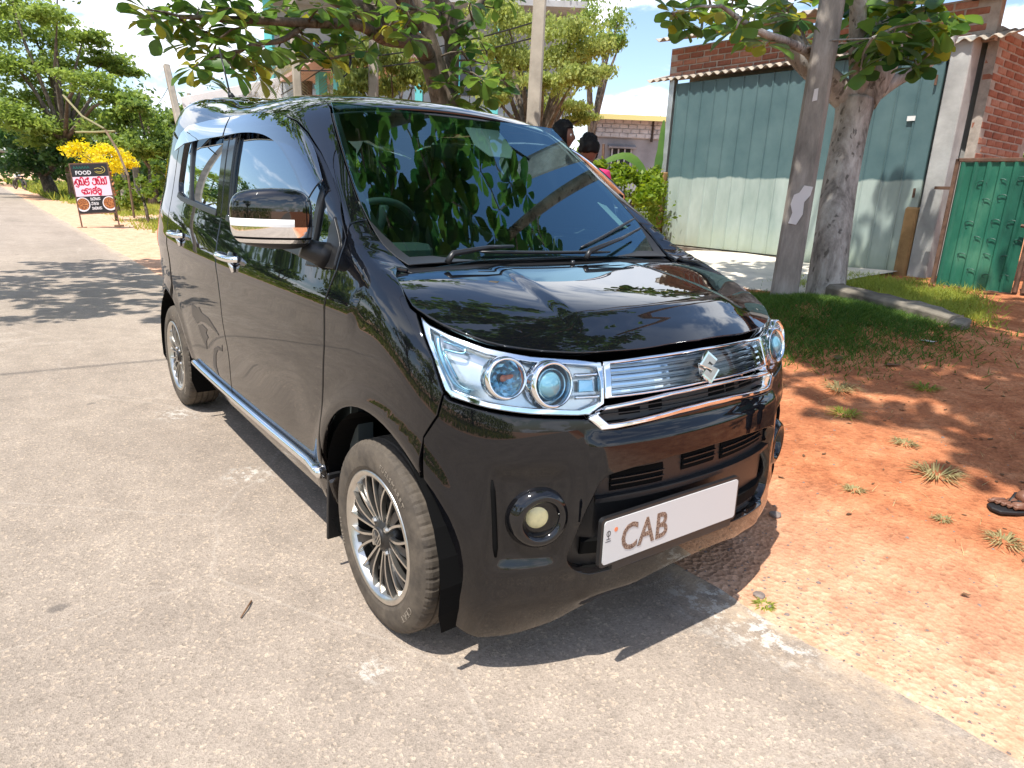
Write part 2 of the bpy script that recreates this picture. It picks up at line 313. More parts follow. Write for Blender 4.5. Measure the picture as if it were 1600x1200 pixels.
# ------------------------------------------------------------------ object helpers
def tag(o, label=None, cat=None, group=None, kind=None):
    if label: o['label'] = label
    if cat: o['category'] = cat
    if group: o['group'] = group
    if kind: o['kind'] = kind
    return o
def mesh_of(name, V, F, mats, smooth=False, fm=None):
    me = bpy.data.meshes.new(name); me.from_pydata([tuple(map(float, v)) for v in V], [], F)
    for m in (mats if isinstance(mats, (list, tuple)) else [mats]): me.materials.append(m)
    if fm is not None: me.polygons.foreach_set('material_index', fm)
    if smooth: me.polygons.foreach_set('use_smooth', [True]*len(me.polygons))
    me.update(); return me
def obj(name, me, parent=None, loc=None, rot=None, scale=None):
    o = bpy.data.objects.new(name, me); COL.objects.link(o)
    if parent: o.parent = parent
    if loc is not None: o.location = loc
    if rot is not None: o.rotation_euler = rot
    if scale is not None: o.scale = scale
    return o
def thing(name, label, cat, loc=(0, 0, 0), rot=(0, 0, 0), group=None):
    o = bpy.data.objects.new(name, None); COL.objects.link(o); o.location = loc; o.rotation_euler = rot; o.empty_display_size = .1
    return tag(o, label, cat, group)
class MB:
    def __init__(s): s.V = []; s.F = []
    def add(s, V, F):
        b = len(s.V); s.V += [tuple(map(float, v)) for v in V]; s.F += [tuple(b+i for i in f) for f in F]; return s
    def box(s, c, d, rot=None):
        hx, hy, hz = d[0]/2, d[1]/2, d[2]/2
        P = [Vector((x*hx, y*hy, z*hz)) for x in (-1, 1) for y in (-1, 1) for z in (-1, 1)]
        if rot is not None:
            R = Euler(rot).to_matrix() if not isinstance(rot, Matrix) else rot
            P = [R@p for p in P]
        c = Vector(c)
        return s.add([p+c for p in P], [(0, 1, 3, 2), (4, 6, 7, 5), (0, 4, 5, 1), (2, 3, 7, 6), (0, 2, 6, 4), (1, 5, 7, 3)])
    def tube(s, pts, r, n=8, cap=True):
        pts = [Vector(p) for p in pts]; m = len(pts)
        rr = r if hasattr(r, '__len__') else [r]*m
        V = []; F = []; prev = None
        for i, p in enumerate(pts):
            d = (pts[min(i+1, m-1)]-pts[max(i-1, 0)])
            if d.length < 1e-9: d = Vector((0, 0, 1))
            d.normalize()
            if prev is None:
                a = d.orthogonal().normalized()
            else:
                a = (prev-d*prev.dot(d)); a = a.normalized() if a.length > 1e-6 else d.orthogonal().normalized()
            prev = a; b = d.cross(a)
            for k in range(n):
                t = 2*math.pi*k/n; V.append(p+(a*math.cos(t)+b*math.sin(t))*rr[i])
        for i in range(m-1):
            for k in range(n):
                k2 = (k+1) % n; F.append((i*n+k, i*n+k2, (i+1)*n+k2, (i+1)*n+k))
        if cap: F.append(tuple(range(n-1, -1, -1))); F.append(tuple((m-1)*n+k for k in range(n)))
        return s.add(V, F)
    def lathe(s, prof, n=32, axis='z', c=(0, 0, 0), closed=False, R=None):
        # prof: list of (radius, height)
        V = []; F = []; m = len(prof); c = Vector(c)
        for i, (r, h) in enumerate(prof):
            for k in range(n):
                t = 2*math.pi*k/n; x, y = r*math.cos(t), r*math.sin(t)
                p = Vector((x, y, h)) if axis == 'z' else Vector((x, h, y)) if axis == 'y' else Vector((h, x, y))
                if R is not None: p = R@p
                V.append(p+c)
        for i in range(m-1 if not closed else m):
            i2 = (i+1) % m
            for k in range(n):
                k2 = (k+1) % n
                f = (i*n+k, i*n+k2, i2*n+k2, i2*n+k); F.append(f if axis != 'y' else f[::-1])
        return s.add(V, F)
    def prism(s, poly, h, M4=None):
        # poly 2D list (x,y), extruded from z=0..h
        n = len(poly); V = [Vector((x, y, 0)) for x, y in poly]+[Vector((x, y, h)) for x, y in poly]
        if M4 is not None: V = [M4@v for v in V]
        F = [tuple(range(n-1, -1, -1)), tuple(range(n, 2*n))]+[(i, (i+1) % n, n+(i+1) % n, n+i) for i in range(n)]
        return s.add(V, F)
    def obj(s, name, mat, parent=None, smooth=False, loc=None, rot=None, bevel=0, auto=None):
        me = mesh_of(name, s.V, s.F, mat, smooth)
        if smooth and auto: me.set_sharp_from_angle(angle=rad(auto))
        if bevel:
            bm = bmesh.new(); bm.from_mesh(me)
            bmesh.ops.bevel(bm, geom=[e for e in bm.edges if len(e.link_faces) == 2 and e.calc_face_angle(0) > .5], offset=bevel, segments=1, affect='EDGES'); bm.to_mesh(me); bm.free()
        return obj(name, me, parent, loc, rot)
def crv(P, n=6):
    """Catmull-Rom through 3D/2D points"""
    P = [np.array(p, float) for p in P]; out = []
    for i in range(len(P)-1):
        p0 = P[max(i-1, 0)]; p1 = P[i]; p2 = P[i+1]; p3 = P[min(i+2, len(P)-1)]
        for k in range(n):
            t = k/n; out.append(.5*((2*p1)+(-p0+p2)*t+(2*p0-5*p1+4*p2-p3)*t*t+(-p0+3*p1-3*p2+p3)*t**3))
    out.append(P[-1]); return out
def pinpoly(x, y, P):
    x = np.asarray(x); y = np.asarray(y); ins = np.zeros(x.shape, bool); n = len(P)
    for i in range(n):
        x1, y1 = P[i]; x2, y2 = P[(i+1) % n]
        if y1 == y2: continue
        c = ((y1 > y) != (y2 > y)) & (x < (x2-x1)*(y-y1)/(y2-y1)+x1); ins ^= c
    return ins
def sstep(a, b, x):
    t = np.clip((np.asarray(x, float)-a)/(b-a), 0, 1); return t*t*(3-2*t)
def ground_z(x, y):
    s = sstep(.28, 4.4, y); base = .05*np.clip(y-.27, 0, 1.2)+.30*sstep(.6, 4.6, y)+.13*sstep(4.4, 7, y)
    fade = sstep(-13, -7.5, x)*.85+.15
    z = base*fade
    return np.where(np.asarray(y) > .27, z, 0.0)
def gz(x, y): return float(ground_z(x, y))
def rrect(w, h, r, n=5):
    out = []
    for cx, cy, a0 in ((w/2-r, h/2-r, 0), (-w/2+r, h/2-r, 90), (-w/2+r, -h/2+r, 180), (w/2-r, -h/2+r, 270)):
        for k in range(n+1): a = rad(a0+90*k/n); out.append((cx+r*math.cos(a), cy+r*math.sin(a)))
    return out
def text_mesh(txt, size, extr=.0005, font=None, align='CENTER', spacing=1.0, bold=0):
    cu = bpy.data.curves.new('t', 'FONT'); cu.body = txt; cu.size = size; cu.extrude = extr; cu.align_x = align; cu.resolution_u = 3; cu.space_character = spacing; cu.offset = bold
    o = bpy.data.objects.new('t', cu); COL.objects.link(o); dg = bpy.context.evaluated_depsgraph_get()
    me = bpy.data.meshes.new_from_object(o.evaluated_get(dg)); bpy.data.objects.remove(o); return me
def put_text(name, txt, size, M4_, mat, parent, sx=1.0, **k):
    me = text_mesh(txt, size, **k); me.transform(M4_@Matrix.Diagonal((sx, 1, 1, 1))); me.materials.clear(); me.materials.append(mat); return obj(name, me, parent)
def strokes(name, polys, M4_, w, h, mat, parent):
    """raised strokes: each polyline drawn as a ribbon of width w and height h"""
    m = MB()
    for P in polys:
        P = [Vector((p[0], p[1])) for p in P]; L = []; R = []
        for i, p in enumerate(P):
            d = (P[min(i+1, len(P)-1)]-P[max(i-1, 0)]).normalized(); q = Vector((-d.y, d.x)); 
            if i == 0: p = p-d*w*.3
            if i == len(P)-1: p = p+d*w*.3
            L.append(p+q*w/2); R.append(p-q*w/2)
        n = len(P); V = [M4_@Vector((a.x, a.y, zz_)) for zz_ in (0, h) for a in L+R]
        F = []
        for i in range(n-1):
            l0, l1, r0, r1 = i, i+1, n+i, n+i+1; t = 2*n
            F += [(t+l0, t+r0, t+r1, t+l1), (l0, l1, t+l1, t+l0), (r1, r0, t+r0, t+r1)]
        F += [(0, 2*n, 3*n, n), (n-1, 2*n-1, 4*n-1, 3*n-1)]
        m.add(V, F)
    return m.obj(name, mat, parent)

A_trunk = [(-1.66,4.72,0.41),(-1.74,4.84,0.89),(-1.85,5.02,1.41),(-1.92,5.18,1.94),(-1.95,5.25,2.17)]
A_l1 = [(-1.93,5.25,2.13),(-2.17,5.05,2.37),(-2.38,4.89,2.59),(-2.54,4.81,2.84),(-2.63,4.79,3.07),(-2.71,4.67,3.38)]
A_l2 = [(-1.92,5.29,2.18),(-1.86,5.45,2.55),(-1.89,5.47,2.86),(-2.0,5.46,3.14),(-2.04,5.43,3.56)]
A_l3 = [(-1.85,5.42,2.27),(-1.77,5.58,2.39),(-1.65,5.79,2.52),(-1.55,6.0,2.7),(-1.53,6.13,2.91)]
A_l4 = [(-2.2,4.89,2.46),(-2.02,4.46,2.49),(-1.97,4.03,2.51),(-1.99,3.68,2.53),(-2.08,3.44,2.62),(-2.1,3.26,2.67)]
A_ros = [(-2.63,3.33,2.71),(-2.89,3.73,2.73),(-2.67,3.62,2.78),(-2.82,3.96,2.72),(-2.84,4.08,2.93),(-2.21,3.45,2.68),(-2.06,3.44,2.53),(-2.97,4.38,2.86),(-2.21,3.84,2.53),(-2.21,3.87,2.74),(-2.85,5.02,3.09),(-2.26,4.41,2.83),(-2.87,4.59,3.03),(-2.39,4.2,2.72),(-2.43,4.56,2.76),(-2.02,3.79,2.47),(-2.4,4.7,2.99),(-2.46,5.07,2.76),(-2.8,3.92,2.99),(-2.84,4.43,3.11),(-2.05,5.2,2.94),(-1.44,4.36,2.52),(-1.92,5.57,2.93),(-1.7,5.45,2.93),(-1.48,4.93,2.66),(-1.21,4.63,2.65),(-1.74,6.0,2.81),(-1.45,5.49,2.93),(-1.54,5.98,2.97),(-1.7,6.05,2.75),(-1.72,5.64,2.74),(-2.0,5.72,2.66),(-1.64,5.06,2.9),(-2.02,5.39,2.6),(-1.44,5.21,2.43),(-2.26,5.53,2.86),(-2.17,5.63,3.12),(-1.13,4.88,2.63),(-1.38,4.59,2.5),(-1.55,4.48,2.31),(-1.93,6.16,3.17),(-1.47,5.43,3.03),(-1.67,5.41,2.55),(-2.03,4.26,2.73),(-1.85,4.92,2.61),(-1.69,4.89,2.74),(-1.96,4.57,2.97)]
B_trunk = [(-5.28,3.15,0.98),(-5.57,3.11,1.7),(-5.75,3.08,2.15),(-5.81,2.9,2.63),(-5.78,2.68,2.8),(-5.74,2.28,2.94),(-5.77,1.8,3.05),(-5.72,1.24,3.17)]
B_l2 = [(-5.72,3.1,2.1),(-5.84,3.21,2.67),(-5.89,3.2,3.17),(-6.06,3.11,3.41),(-6.28,2.89,3.93)]
B_l3 = [(-5.83,3.21,2.65),(-5.86,3.29,2.91),(-5.9,3.62,3.35),(-5.97,3.95,3.9)]
B_l4 = [(-5.82,2.9,2.67),(-5.55,2.6,2.74),(-5.4,2.1,2.69),(-5.18,1.71,2.72),(-5.06,1.15,2.63),(-5.05,0.82,2.59),(-4.96,0.39,2.52),(-4.96,0.04,2.48)]
B_l5 = [(-5.06,1.15,2.63),(-5.06,0.91,2.45),(-5.0,0.6,2.35),(-4.98,0.37,2.17)]
B_ros = [(-4.97,-0.2,2.49),(-4.96,-0.15,2.42),(-5.3,0.03,2.52),(-5.12,0.12,2.47),(-5.36,0.31,2.47),(-5.31,0.45,2.43),(-5.37,0.22,2.35),(-5.09,0.31,2.24),(-4.68,0.39,2.24),(-5.29,0.71,2.26),(-5.39,0.89,2.26),(-5.41,1.04,2.53),(-5.15,1.12,2.56),(-5.26,1.35,2.5),(-4.81,1.25,2.32),(-5.31,1.05,2.37),(-5.2,1.21,2.75),(-4.89,0.64,2.6),(-4.66,0.36,2.55),(-5.43,1.0,2.79),(-5.54,1.81,2.79),(-4.83,1.55,2.76),(-5.35,2.0,2.67),(-5.07,2.0,2.75),(-4.9,1.99,2.89),(-4.69,0.06,2.08),(-5.12,0.25,2.06),(-5.28,0.74,2.16),(-4.63,0.61,2.3),(-5.27,1.63,2.87),(-4.78,1.19,2.72),(-5.24,0.63,2.54),(-4.86,0.31,2.49),(-5.35,0.29,2.64),(-5.41,0.1,2.65),(-5.09,1.47,2.5),(-5.6,1.25,2.95),(-4.93,0.55,2.73),(-4.74,1.6,2.42),(-5.25,2.03,2.89),(-4.78,2.06,2.77),(-4.93,2.25,2.91),(-5.04,1.42,2.62),(-5.13,1.2,2.33),(-4.63,0.34,2.09),(-4.75,2.04,2.6),(-5.41,0.98,2.66),(-4.9,0.38,2.68),(-5.58,2.13,3.11),(-5.25,-0.06,2.36)]
B_ros2 = [(-5.44,3.09,2.72),(-5.38,3.21,2.46),(-5.3,3.33,2.27),(-5.34,3.6,2.47),(-5.55,3.18,2.32),(-5.4,3.24,2.18),(-5.82,3.18,2.98),(-5.79,3.68,2.7),(-5.82,3.05,3.16),(-5.51,3.27,3.08),(-5.69,3.68,3.3),(-5.27,2.95,2.49),(-5.37,2.87,2.35),(-5.94,3.68,2.97),(-5.6,3.24,2.89),(-5.27,3.46,2.35),(-5.14,2.99,3.14),(-5.33,3.59,3.34),(-5.76,2.94,2.47),(-4.87,2.99,2.36),(-5.57,3.11,2.16)]
T_left = [(-39.42,1.28,8.09,1.75,0.64),(-33.87,2.18,7.27,1.29,0.52),(-38.55,1.81,6.95,1.74,0.58),(-36.11,3.27,6.9,1.13,0.39),(-36.88,4.17,6.29,1.23,0.32),(-36.82,0.62,5.59,1.65,0.69),(-38.51,2.15,5.84,1.77,0.59),(-36.63,4.86,5.81,0.65,0.24),(-32.34,2.63,4.8,1.41,0.41),(-31.53,3.8,4.27,1.09,0.31),(-38.31,1.49,4.52,1.76,0.65),(-39.25,3.05,4.19,1.86,0.56),(-35.66,0.07,3.42,1.35,0.67),(-36.24,1.16,2.9,1.69,0.62),(-36.34,2.34,2.73,1.3,0.52),(-37.82,-0.55,6.54,1.64,1.09),(-37.75,-1.09,4.19,1.65,1.1),(-37.53,0.86,8.95,1.91,0.68),(-36.58,2.6,8.87,1.1,0.55)]
T_leftdark = [(-42.01,0.2,2.74,1.43,0.79),(-38.83,0.98,2.13,1.35,0.75),(-39.83,0.21,1.52,1.52,0.76),(-41.82,1.6,1.39,1.31,0.65),(-35.64,2.17,1.88,1.0,0.57),(-42.65,-1.13,2.21,1.58,1.26),(-40.65,3.29,2.63,0.98,0.52)]
T_mid = [(-32.21,3.2,3.03,0.92,0.47),(-31.15,3.9,3.53,0.9,0.39),(-34.72,5.24,3.59,1.02,0.52),(-31.22,3.45,2.41,0.91,0.41),(-30.23,4.21,2.44,0.9,0.51),(-31.55,5.2,2.8,0.81,0.59),(-33.29,6.01,3.59,0.71,0.43),(-30.15,4.11,3.85,0.63,0.2),(-30.68,4.85,2.12,0.79,0.42),(-30.36,5.69,2.8,0.79,0.53),(-33.76,6.95,3.97,0.73,0.41)]
yellow = [(-25.26,1.43,1.82,0.33,0.19),(-26.04,1.77,1.69,0.39,0.19),(-24.17,1.92,1.83,0.36,0.16),(-24.28,2.27,1.66,0.37,0.18),(-25.37,1.85,1.49,0.42,0.17),(-25.39,2.59,1.44,0.34,0.17),(-25.46,1.23,1.85,0.21,0.12),(-23.63,2.59,1.41,0.18,0.1),(-23.82,2.0,1.41,0.36,0.16)]
shrub1 = [(-19.92,1.8,0.94,0.24,0.21),(-19.16,1.81,0.71,0.27,0.2),(-20.36,1.74,0.51,0.28,0.18),(-20.2,2.27,1.04,0.25,0.18),(-18.86,2.21,0.82,0.27,0.2),(-18.94,2.48,1.07,0.24,0.2),(-20.08,2.09,0.47,0.32,0.14)]
shrub2 = [(-16.05,1.88,1.41,0.17,0.17),(-16.21,2.12,1.17,0.18,0.22),(-15.15,2.11,1.58,0.19,0.28),(-14.57,1.75,0.78,0.19,0.13)]
feather = [(-10.39,7.33,4.55,0.57,0.28),(-11.26,8.85,4.75,0.7,0.34),(-9.47,8.3,4.35,0.63,0.28),(-9.29,8.77,4.06,0.51,0.26),(-10.73,7.28,4.01,0.52,0.31),(-10.31,7.79,3.92,0.58,0.31),(-9.79,8.37,3.88,0.62,0.29),(-11.75,8.39,3.71,0.58,0.29),(-9.27,7.47,3.25,0.55,0.22),(-8.56,7.64,3.31,0.41,0.21),(-10.65,10.0,3.94,0.43,0.2),(-10.7,9.24,3.12,0.57,0.2),(-11.28,8.99,3.0,0.51,0.18),(-10.54,7.19,3.08,0.39,0.23),(-10.54,9.7,2.89,0.32,0.12),(-12.41,8.27,5.22,0.58,0.29)]
feathertop = [(-12.83,12.02,5.8,0.63,0.33),(-13.66,13.69,5.97,0.44,0.33),(-14.76,13.04,6.61,0.92,0.29),(-13.57,13.15,5.46,0.5,0.29),(-12.94,13.15,5.3,0.25,0.21)]
bamboo = [(-9.76,3.65,3.22,0.29,0.23),(-9.67,4.0,3.35,0.32,0.23),(-9.18,4.16,3.18,0.31,0.25),(-9.1,3.56,2.81,0.35,0.18),(-9.78,4.47,2.88,0.33,0.2),(-8.98,4.52,2.96,0.26,0.21),(-10.14,5.05,3.51,0.29,0.23),(-9.12,3.34,2.55,0.25,0.1),(-10.68,4.82,3.8,0.33,0.21)]
limebush = [(-5.57,5.56,1.4,0.27,0.14),(-5.66,6.09,1.54,0.28,0.15),(-5.42,6.31,1.48,0.22,0.17),(-5.65,5.91,1.24,0.33,0.13),(-5.02,5.9,1.26,0.22,0.14),(-4.9,4.77,1.54,0.14,0.1),(-5.13,6.21,1.31,0.13,0.22)]
misc = {'poleA_b':(-1.48,3.71,0.45),'poleA_t':(-1.88,4.44,3.17),'pole830_b':(-5.8,4.44,1.56),'pole830_t':(-6.36,4.92,4.18),'pole585_b':(-8.74,3.59,2.37),'pole585_t':(-8.98,3.77,3.42),'pole457_b':(-9.97,2.86,2.37),'pole457_t':(-10.32,3.01,3.67),'pole268_b':(-27.71,5.17,1.63),'pole268_t':(-29.12,5.06,5.32),'pole185_b':(-33.96,3.9,1.57),'pole185_t':(-34.62,4.07,3.74),'pole205_b':(-33.59,4.39,1.59),'pole205_t':(-34.44,4.48,4.17),'board_l':(-14.46,2.32,2.64),'board_r':(-13.5,3.78,3.17),'board_l2':(-14.51,2.35,2.87),'board_r2':(-13.55,3.77,3.3),'grey_r':(-13.76,12.92,5.45),'grey_rb':(-12.94,12.46,2.18),'grey_l':(-18.43,6.82,5.13),'turq':(-9.77,3.4,2.99),'house_l':(-17.12,16.38,4.0),'house_r':(-15.56,18.39,4.02),'house_b':(-16.7,16.15,2.32),'house_br':(-15.16,18.16,2.43),'banana':(-3.73,4.54,1.55),'bananat':(-3.85,4.67,2.14),'stick1':(-3.26,3.47,1.59),'stick1b':(-3.12,3.46,1.15),'corr_l':(-3.73,4.18,1.11),'corr_r':(-3.52,4.44,1.12),'corr_b':(-3.44,4.4,0.81),'wirering':(-5.48,1.93,2.56),'wires0':(-8.16,1.92,2.64),'head1':(-2.91,2.45,1.69),'head2':(-2.49,2.26,1.57),'sh':(-2.42,2.29,1.43),'bike':(-55.65,0.98,0.43),'palm':(-12.19,3.82,3.29)}

RINGS=[ # xf,zf, x4,y4,z4, x5,y5,z5, ys,zs, xr,zr
(.47,.14, .34,.59,.085,.23,.67,.10, .64,.19, -2.81,.22),
(.51,.19, .37,.605,.145, .24,.68,.15, .66,.22, -2.83,.25),
(.545,.27,.40,.61,.25, .27,.70,.25, .705,.29,-2.87,.32),
(.56,.38, .405,.61,.37,.28,.705,.37,.728,.42,-2.885,.45),
(.56,.52, .40,.615,.52, .275,.705,.52, .739,.57,-2.89,.6),
(.55,.64, .39,.615,.65, .255,.71,.66, .744,.70,-2.89,.75),
(.53,.74,.365,.615,.76, .22,.712,.77,.744,.80,-2.885,.9),
(.507,.82, .33,.613,.84,.165,.708,.86, .739,.88,-2.87,1.0),
(.475,.884,.27,.61,.896,.09,.70,.93,.727,.95,-2.85,1.08),
(.40,.926, .18,.61,.938,.0,.69,.985,.708,1.01,-2.83,1.15),
(.22,.972,.05,.61,.976,-.10,.675,1.035,.698,1.05,-2.82,1.2),
(.0,1.000, -.08,.62,1.004,-.19,.66,1.07,.690,1.09,-2.81,1.25),
(-.14,1.014,-.17,.615,1.045,-.25,.655,1.12,.68,1.16,-2.80,1.3),
(-.24,1.085,-.28,.60,1.12,-.36,.642,1.18,.672,1.22, -2.78,1.36),
(-.47,1.275,-.51,.56,1.29,-.58,.612,1.32,.652,1.34,-2.75,1.44),
(-.68,1.462,-.73,.52,1.45,-.78,.58,1.45,.625,1.44,-2.74,1.53),
(-.76,1.518,-.83,.49,1.50,-.88,.545,1.49,.575,1.50,-2.70,1.60),
(-.90,1.555,-.95,.42,1.535,-.98,.47,1.53,.50,1.545,-2.58,1.625),
(-1.15,1.575,-1.15,.25,1.57,-1.15,.28,1.565,.3,1.585,-2.4,1.64),
]
XS=[.28,.12,-.15,-.5,-.95,-1.4,-1.9,-2.35,-2.62]
def half_ring(r):
    xf,zf,x4,y4,z4,x5,y5,z5,ys,zs,xr,zr=r
    P=[]
    for f in (0,.32,.6,.83,1):
        t=f**2.4; P.append((xf+(x4-xf)*t,y4*f,zf+(z4-zf)*t))
    P.append((x5,y5,z5))
    xe=xr+.25
    for j in range(1,9):
        u=(XS[j]-XS[0])/(XS[8]-XS[0]); x=x5+(xe-x5)*u
        w=1-math.exp(-u*9); tz=1-math.exp(-u*9)
        y=y5+(ys-y5)*w
        if u>.7: y-=.03*((u-.7)/.3)**2
        z=z5+(zs-z5)*tz
        zz=zs+(zr-zs)*max(0,(u-.5)/.5)
        P.append((x,y,z if u<.5 else z5*0+zz))
    yr=ys-.03
    P.append((xr+.07,yr-.06,zr));P.append((xr+.012,yr-.2,zr));P.append((xr,yr*.4,zr));P.append((xr,0,zr))
    return P
def build_hull(level=4):
    rings=[]
    for r in RINGS:
        h=half_ring(r); n=len(h)
        full=h+[(x,-y,z) for x,y,z in h[-2:0:-1]]
        rings.append(full)
    h=half_ring(RINGS[-1]); top=[]
    for j,(x,y,z) in enumerate(h):
        xx=min(-1.25,max(-2.3,x)); top.append((xx,0,1.58+.025*min(1,(-1.25-xx))))
    verts=[];N=len(rings[0])
    for R in rings: verts+=R
    faces=[]
    for i in range(len(rings)-1):
        for j in range(N):
            a=i*N+j;b=i*N+(j+1)%N;faces.append((a,b,b+N,a+N))
    # cap roof: quads between side columns
    base=(len(rings)-1)*N; nh=len(h)
    # centre verts for columns 5..nh-2
    cols=list(range(5,nh-3)); cv={}
    for j in cols: cv[j]=len(verts); verts.append(top[j])
    o=lambda j: base+j
    m=lambda j: base+(N-j)%N
    for j in cols[:-1]:
        faces.append((o(j),o(j+1),cv[j+1],cv[j])); faces.append((cv[j],cv[j+1],m(j+1),m(j)))
    a=cols[0];b=cols[-1]
    faces.append(tuple([o(k) for k in range(0,a+1)]+[cv[a]]+[m(k) for k in range(a,0,-1)]))
    faces.append(tuple([cv[b]]+[o(k) for k in range(b,nh)]+[m(k) for k in range(nh-2,b-1,-1)]))
    me=bpy.data.meshes.new('hullcage');me.from_pydata([tuple(map(float,v)) for v in verts],[],faces);me.update()
    ob=bpy.data.objects.new('hull',me);bpy.context.scene.collection.objects.link(ob)
    md=ob.modifiers.new('s','SUBSURF');md.levels=level;md.render_levels=level
    dg=bpy.context.evaluated_depsgraph_get();ev=ob.evaluated_get(dg)
    out=bpy.data.meshes.new_from_object(ev);bpy.data.objects.remove(ob)
    return out
# ================================================================== fast foliage meshes
def fast_mesh(name, V, nv, mat):
    """V (k*nv,3): k polygons of nv vertices each"""
    V = np.ascontiguousarray(V, np.float32); k = len(V)//nv
    me = bpy.data.meshes.new(name); me.vertices.add(len(V)); me.vertices.foreach_set('co', V.ravel())
    me.loops.add(k*nv); me.loops.foreach_set('vertex_index', np.arange(k*nv, dtype=np.int32))
    me.polygons.add(k); me.polygons.foreach_set('loop_start', np.arange(0, k*nv, nv, dtype=np.int32)); me.polygons.foreach_set('loop_total', np.full(k, nv, np.int32))
    me.materials.append(mat); me.update(calc_edges=True); return me
def rand_dirs(n, up=.0):
    d = rng.normal(size=(n, 3)); d[:, 2] += up; return d/np.linalg.norm(d, axis=1)[:, None]
def leaf_quads(C, size, up=.6, asp=.5, droop=0):
    """diamond leaves at points C"""
    n = len(C); nrm = rand_dirs(n, up); t = rand_dirs(n); t -= nrm*np.sum(t*nrm, 1)[:, None]; t[:, 2] -= droop; t /= np.linalg.norm(t, axis=1)[:, None]
    b = np.cross(nrm, t); b /= np.linalg.norm(b, axis=1)[:, None]; s = (size*rng.uniform(.6, 1.35, n))[:, None]
    V = np.stack([C-t*s*.5, C+b*s*asp*.5-t*s*.05, C+t*s*.5, C-b*s*asp*.5-t*s*.05], 1)
    return V.reshape(-1, 3)
def blob_points(blobs, n, shell=.35, sub=9):
    """points in clumps through each ellipsoid (x,y,z,rh,rv)"""
    P = []
    for (x, y, z, rh, rv) in blobs:
        d = rand_dirs(sub); r = rng.uniform(.25, .95, (sub, 1)); cc_ = d*r*np.array([rh, rh, rv]); k = rng.integers(0, sub, n)
        q = cc_[k]+rng.normal(size=(n, 3))*np.array([rh, rh, rv])*rng.uniform(.16, .30, (sub, 1))[k]
        P.append(q+np.array([x, y, z]))
    return np.concatenate(P)
def far_tree(name, label, cat, base, blobs, n, size, mat, trunk_r=.25, group=None, up=.6, barkm='bark', asp=.55, top=None, droop=0, sub=9):
    root = thing(name, label, cat, base, group=group)
    B0 = Vector(base); cen = np.mean([b[:3] for b in blobs], 0); zl = min(b[2]-b[4] for b in blobs)
    m = MB(); fork = Vector((B0.x*.6+cen[0]*.4, B0.y*.6+cen[1]*.4, max(B0.z+.5, B0.z+.45*(cen[2]-B0.z))))-B0
    m.tube([Vector((0, 0, -.3)), fork*.5+Vector((.05*trunk_r, 0, 0)), fork], [trunk_r*1.25, trunk_r, trunk_r*.8], 9)
    for b in blobs:
        e = Vector(b[:3])-B0; mid = (fork+e)*.5+Vector((random.uniform(-.2, .2)*b[3], random.uniform(-.2, .2)*b[3], .10*(e-fork).length))
        m.tube([fork, mid, e], [trunk_r*.5, trunk_r*.28, trunk_r*.08], 5, cap=False)
    m.obj('trunk', M[barkm], root, True)
    P = blob_points(blobs, n, sub=sub)-np.array(base)
    me = fast_mesh('crown', leaf_quads(P, size, up, asp, droop), 4, M[mat]); c = obj('crown', me, root); return root
# ================================================================== the setting
def axis(parts):
    out = []
    for a, b, st in parts: out += list(np.arange(a, b, st))
    out.append(parts[-1][1]); return np.array(out)
gxs = np.concatenate([-np.geomspace(600, 24, 34), axis([(-23, -8, .5), (-8, -3, .16), (-3, 2.6, .045), (2.6, 8, .3)]), np.geomspace(9, 500, 24)])
gys = np.concatenate([axis([(.15, .45, .022), (.45, 1.5, .06), (1.5, 8, .14), (8, 16, .6)]), np.geomspace(17, 500, 24)])
GX, GY = np.meshgrid(gxs, gys, indexing='ij')
from mathutils import noise as mn
edge = np.array([mn.noise((x*2.1, 3.3, 0))*.030+mn.noise((x*9, 1.3, 0))*.014+mn.noise((x*31, 8, 0))*.006 for x in gxs])[:, None]+.262
GZ = ground_z(GX, GY)
bumps = np.array([[mn.noise((x*.9, y*.9, 0))*.03+mn.noise((x*3.2, y*3.2, 4))*.012+mn.noise((x*10, y*10, 9))*.004 if -25 < x < 8 and y < 16 else 0 for y in gys] for x in gxs])
GZ = GZ+bumps*sstep(.28, .9, GY)
GZ = GZ+.13*np.exp(-(((GX+1.25)/.75)**2+((GY-3.75)/.75)**2))*sstep(.3, 1, GY)
GZ = np.where(GY < edge+.05, -.012+.018*sstep(-.02, .05, GY-edge), np.maximum(GZ, .004))
def ground_h(x, y):
    i = int(np.clip(np.searchsorted(gxs, x)-1, 0, len(gxs)-2)); j = int(np.clip(np.searchsorted(gys, y)-1, 0, len(gys)-2))
    u = (x-gxs[i])/(gxs[i+1]-gxs[i]); v = (y-gys[j])/(gys[j+1]-gys[j])
    return float(GZ[i, j]*(1-u)*(1-v)+GZ[i+1, j]*u*(1-v)+GZ[i, j+1]*(1-u)*v+GZ[i+1, j+1]*u*v)
ny = len(gys); nx = len(gxs)
V = np.stack([GX.ravel(), GY.ravel(), GZ.ravel()], 1)
F = [(i*ny+j, (i+1)*ny+j, (i+1)*ny+j+1, i*ny+j+1) for i in range(nx-1) for j in range(ny-1)]
tag(obj('ground', mesh_of('ground', V, F, M['earth'], True)), kind='structure')
m = MB(); xs_ = list(-np.geomspace(600, 20, 20))+list(np.arange(-18, 8.1, 1))+list(np.geomspace(10, 500, 14))
ys_ = [-6.3, -4, -2, -1, 0, .45]
m.V = [(x, y, 0 if y < .4 else 0) for x in xs_ for y in ys_]; k = len(ys_)
m.F = [(i*k+j, (i+1)*k+j, (i+1)*k+j+1, i*k+j+1) for i in range(len(xs_)-1) for j in range(k-1)]
tag(m.obj('road', M['asphalt']), kind='structure')
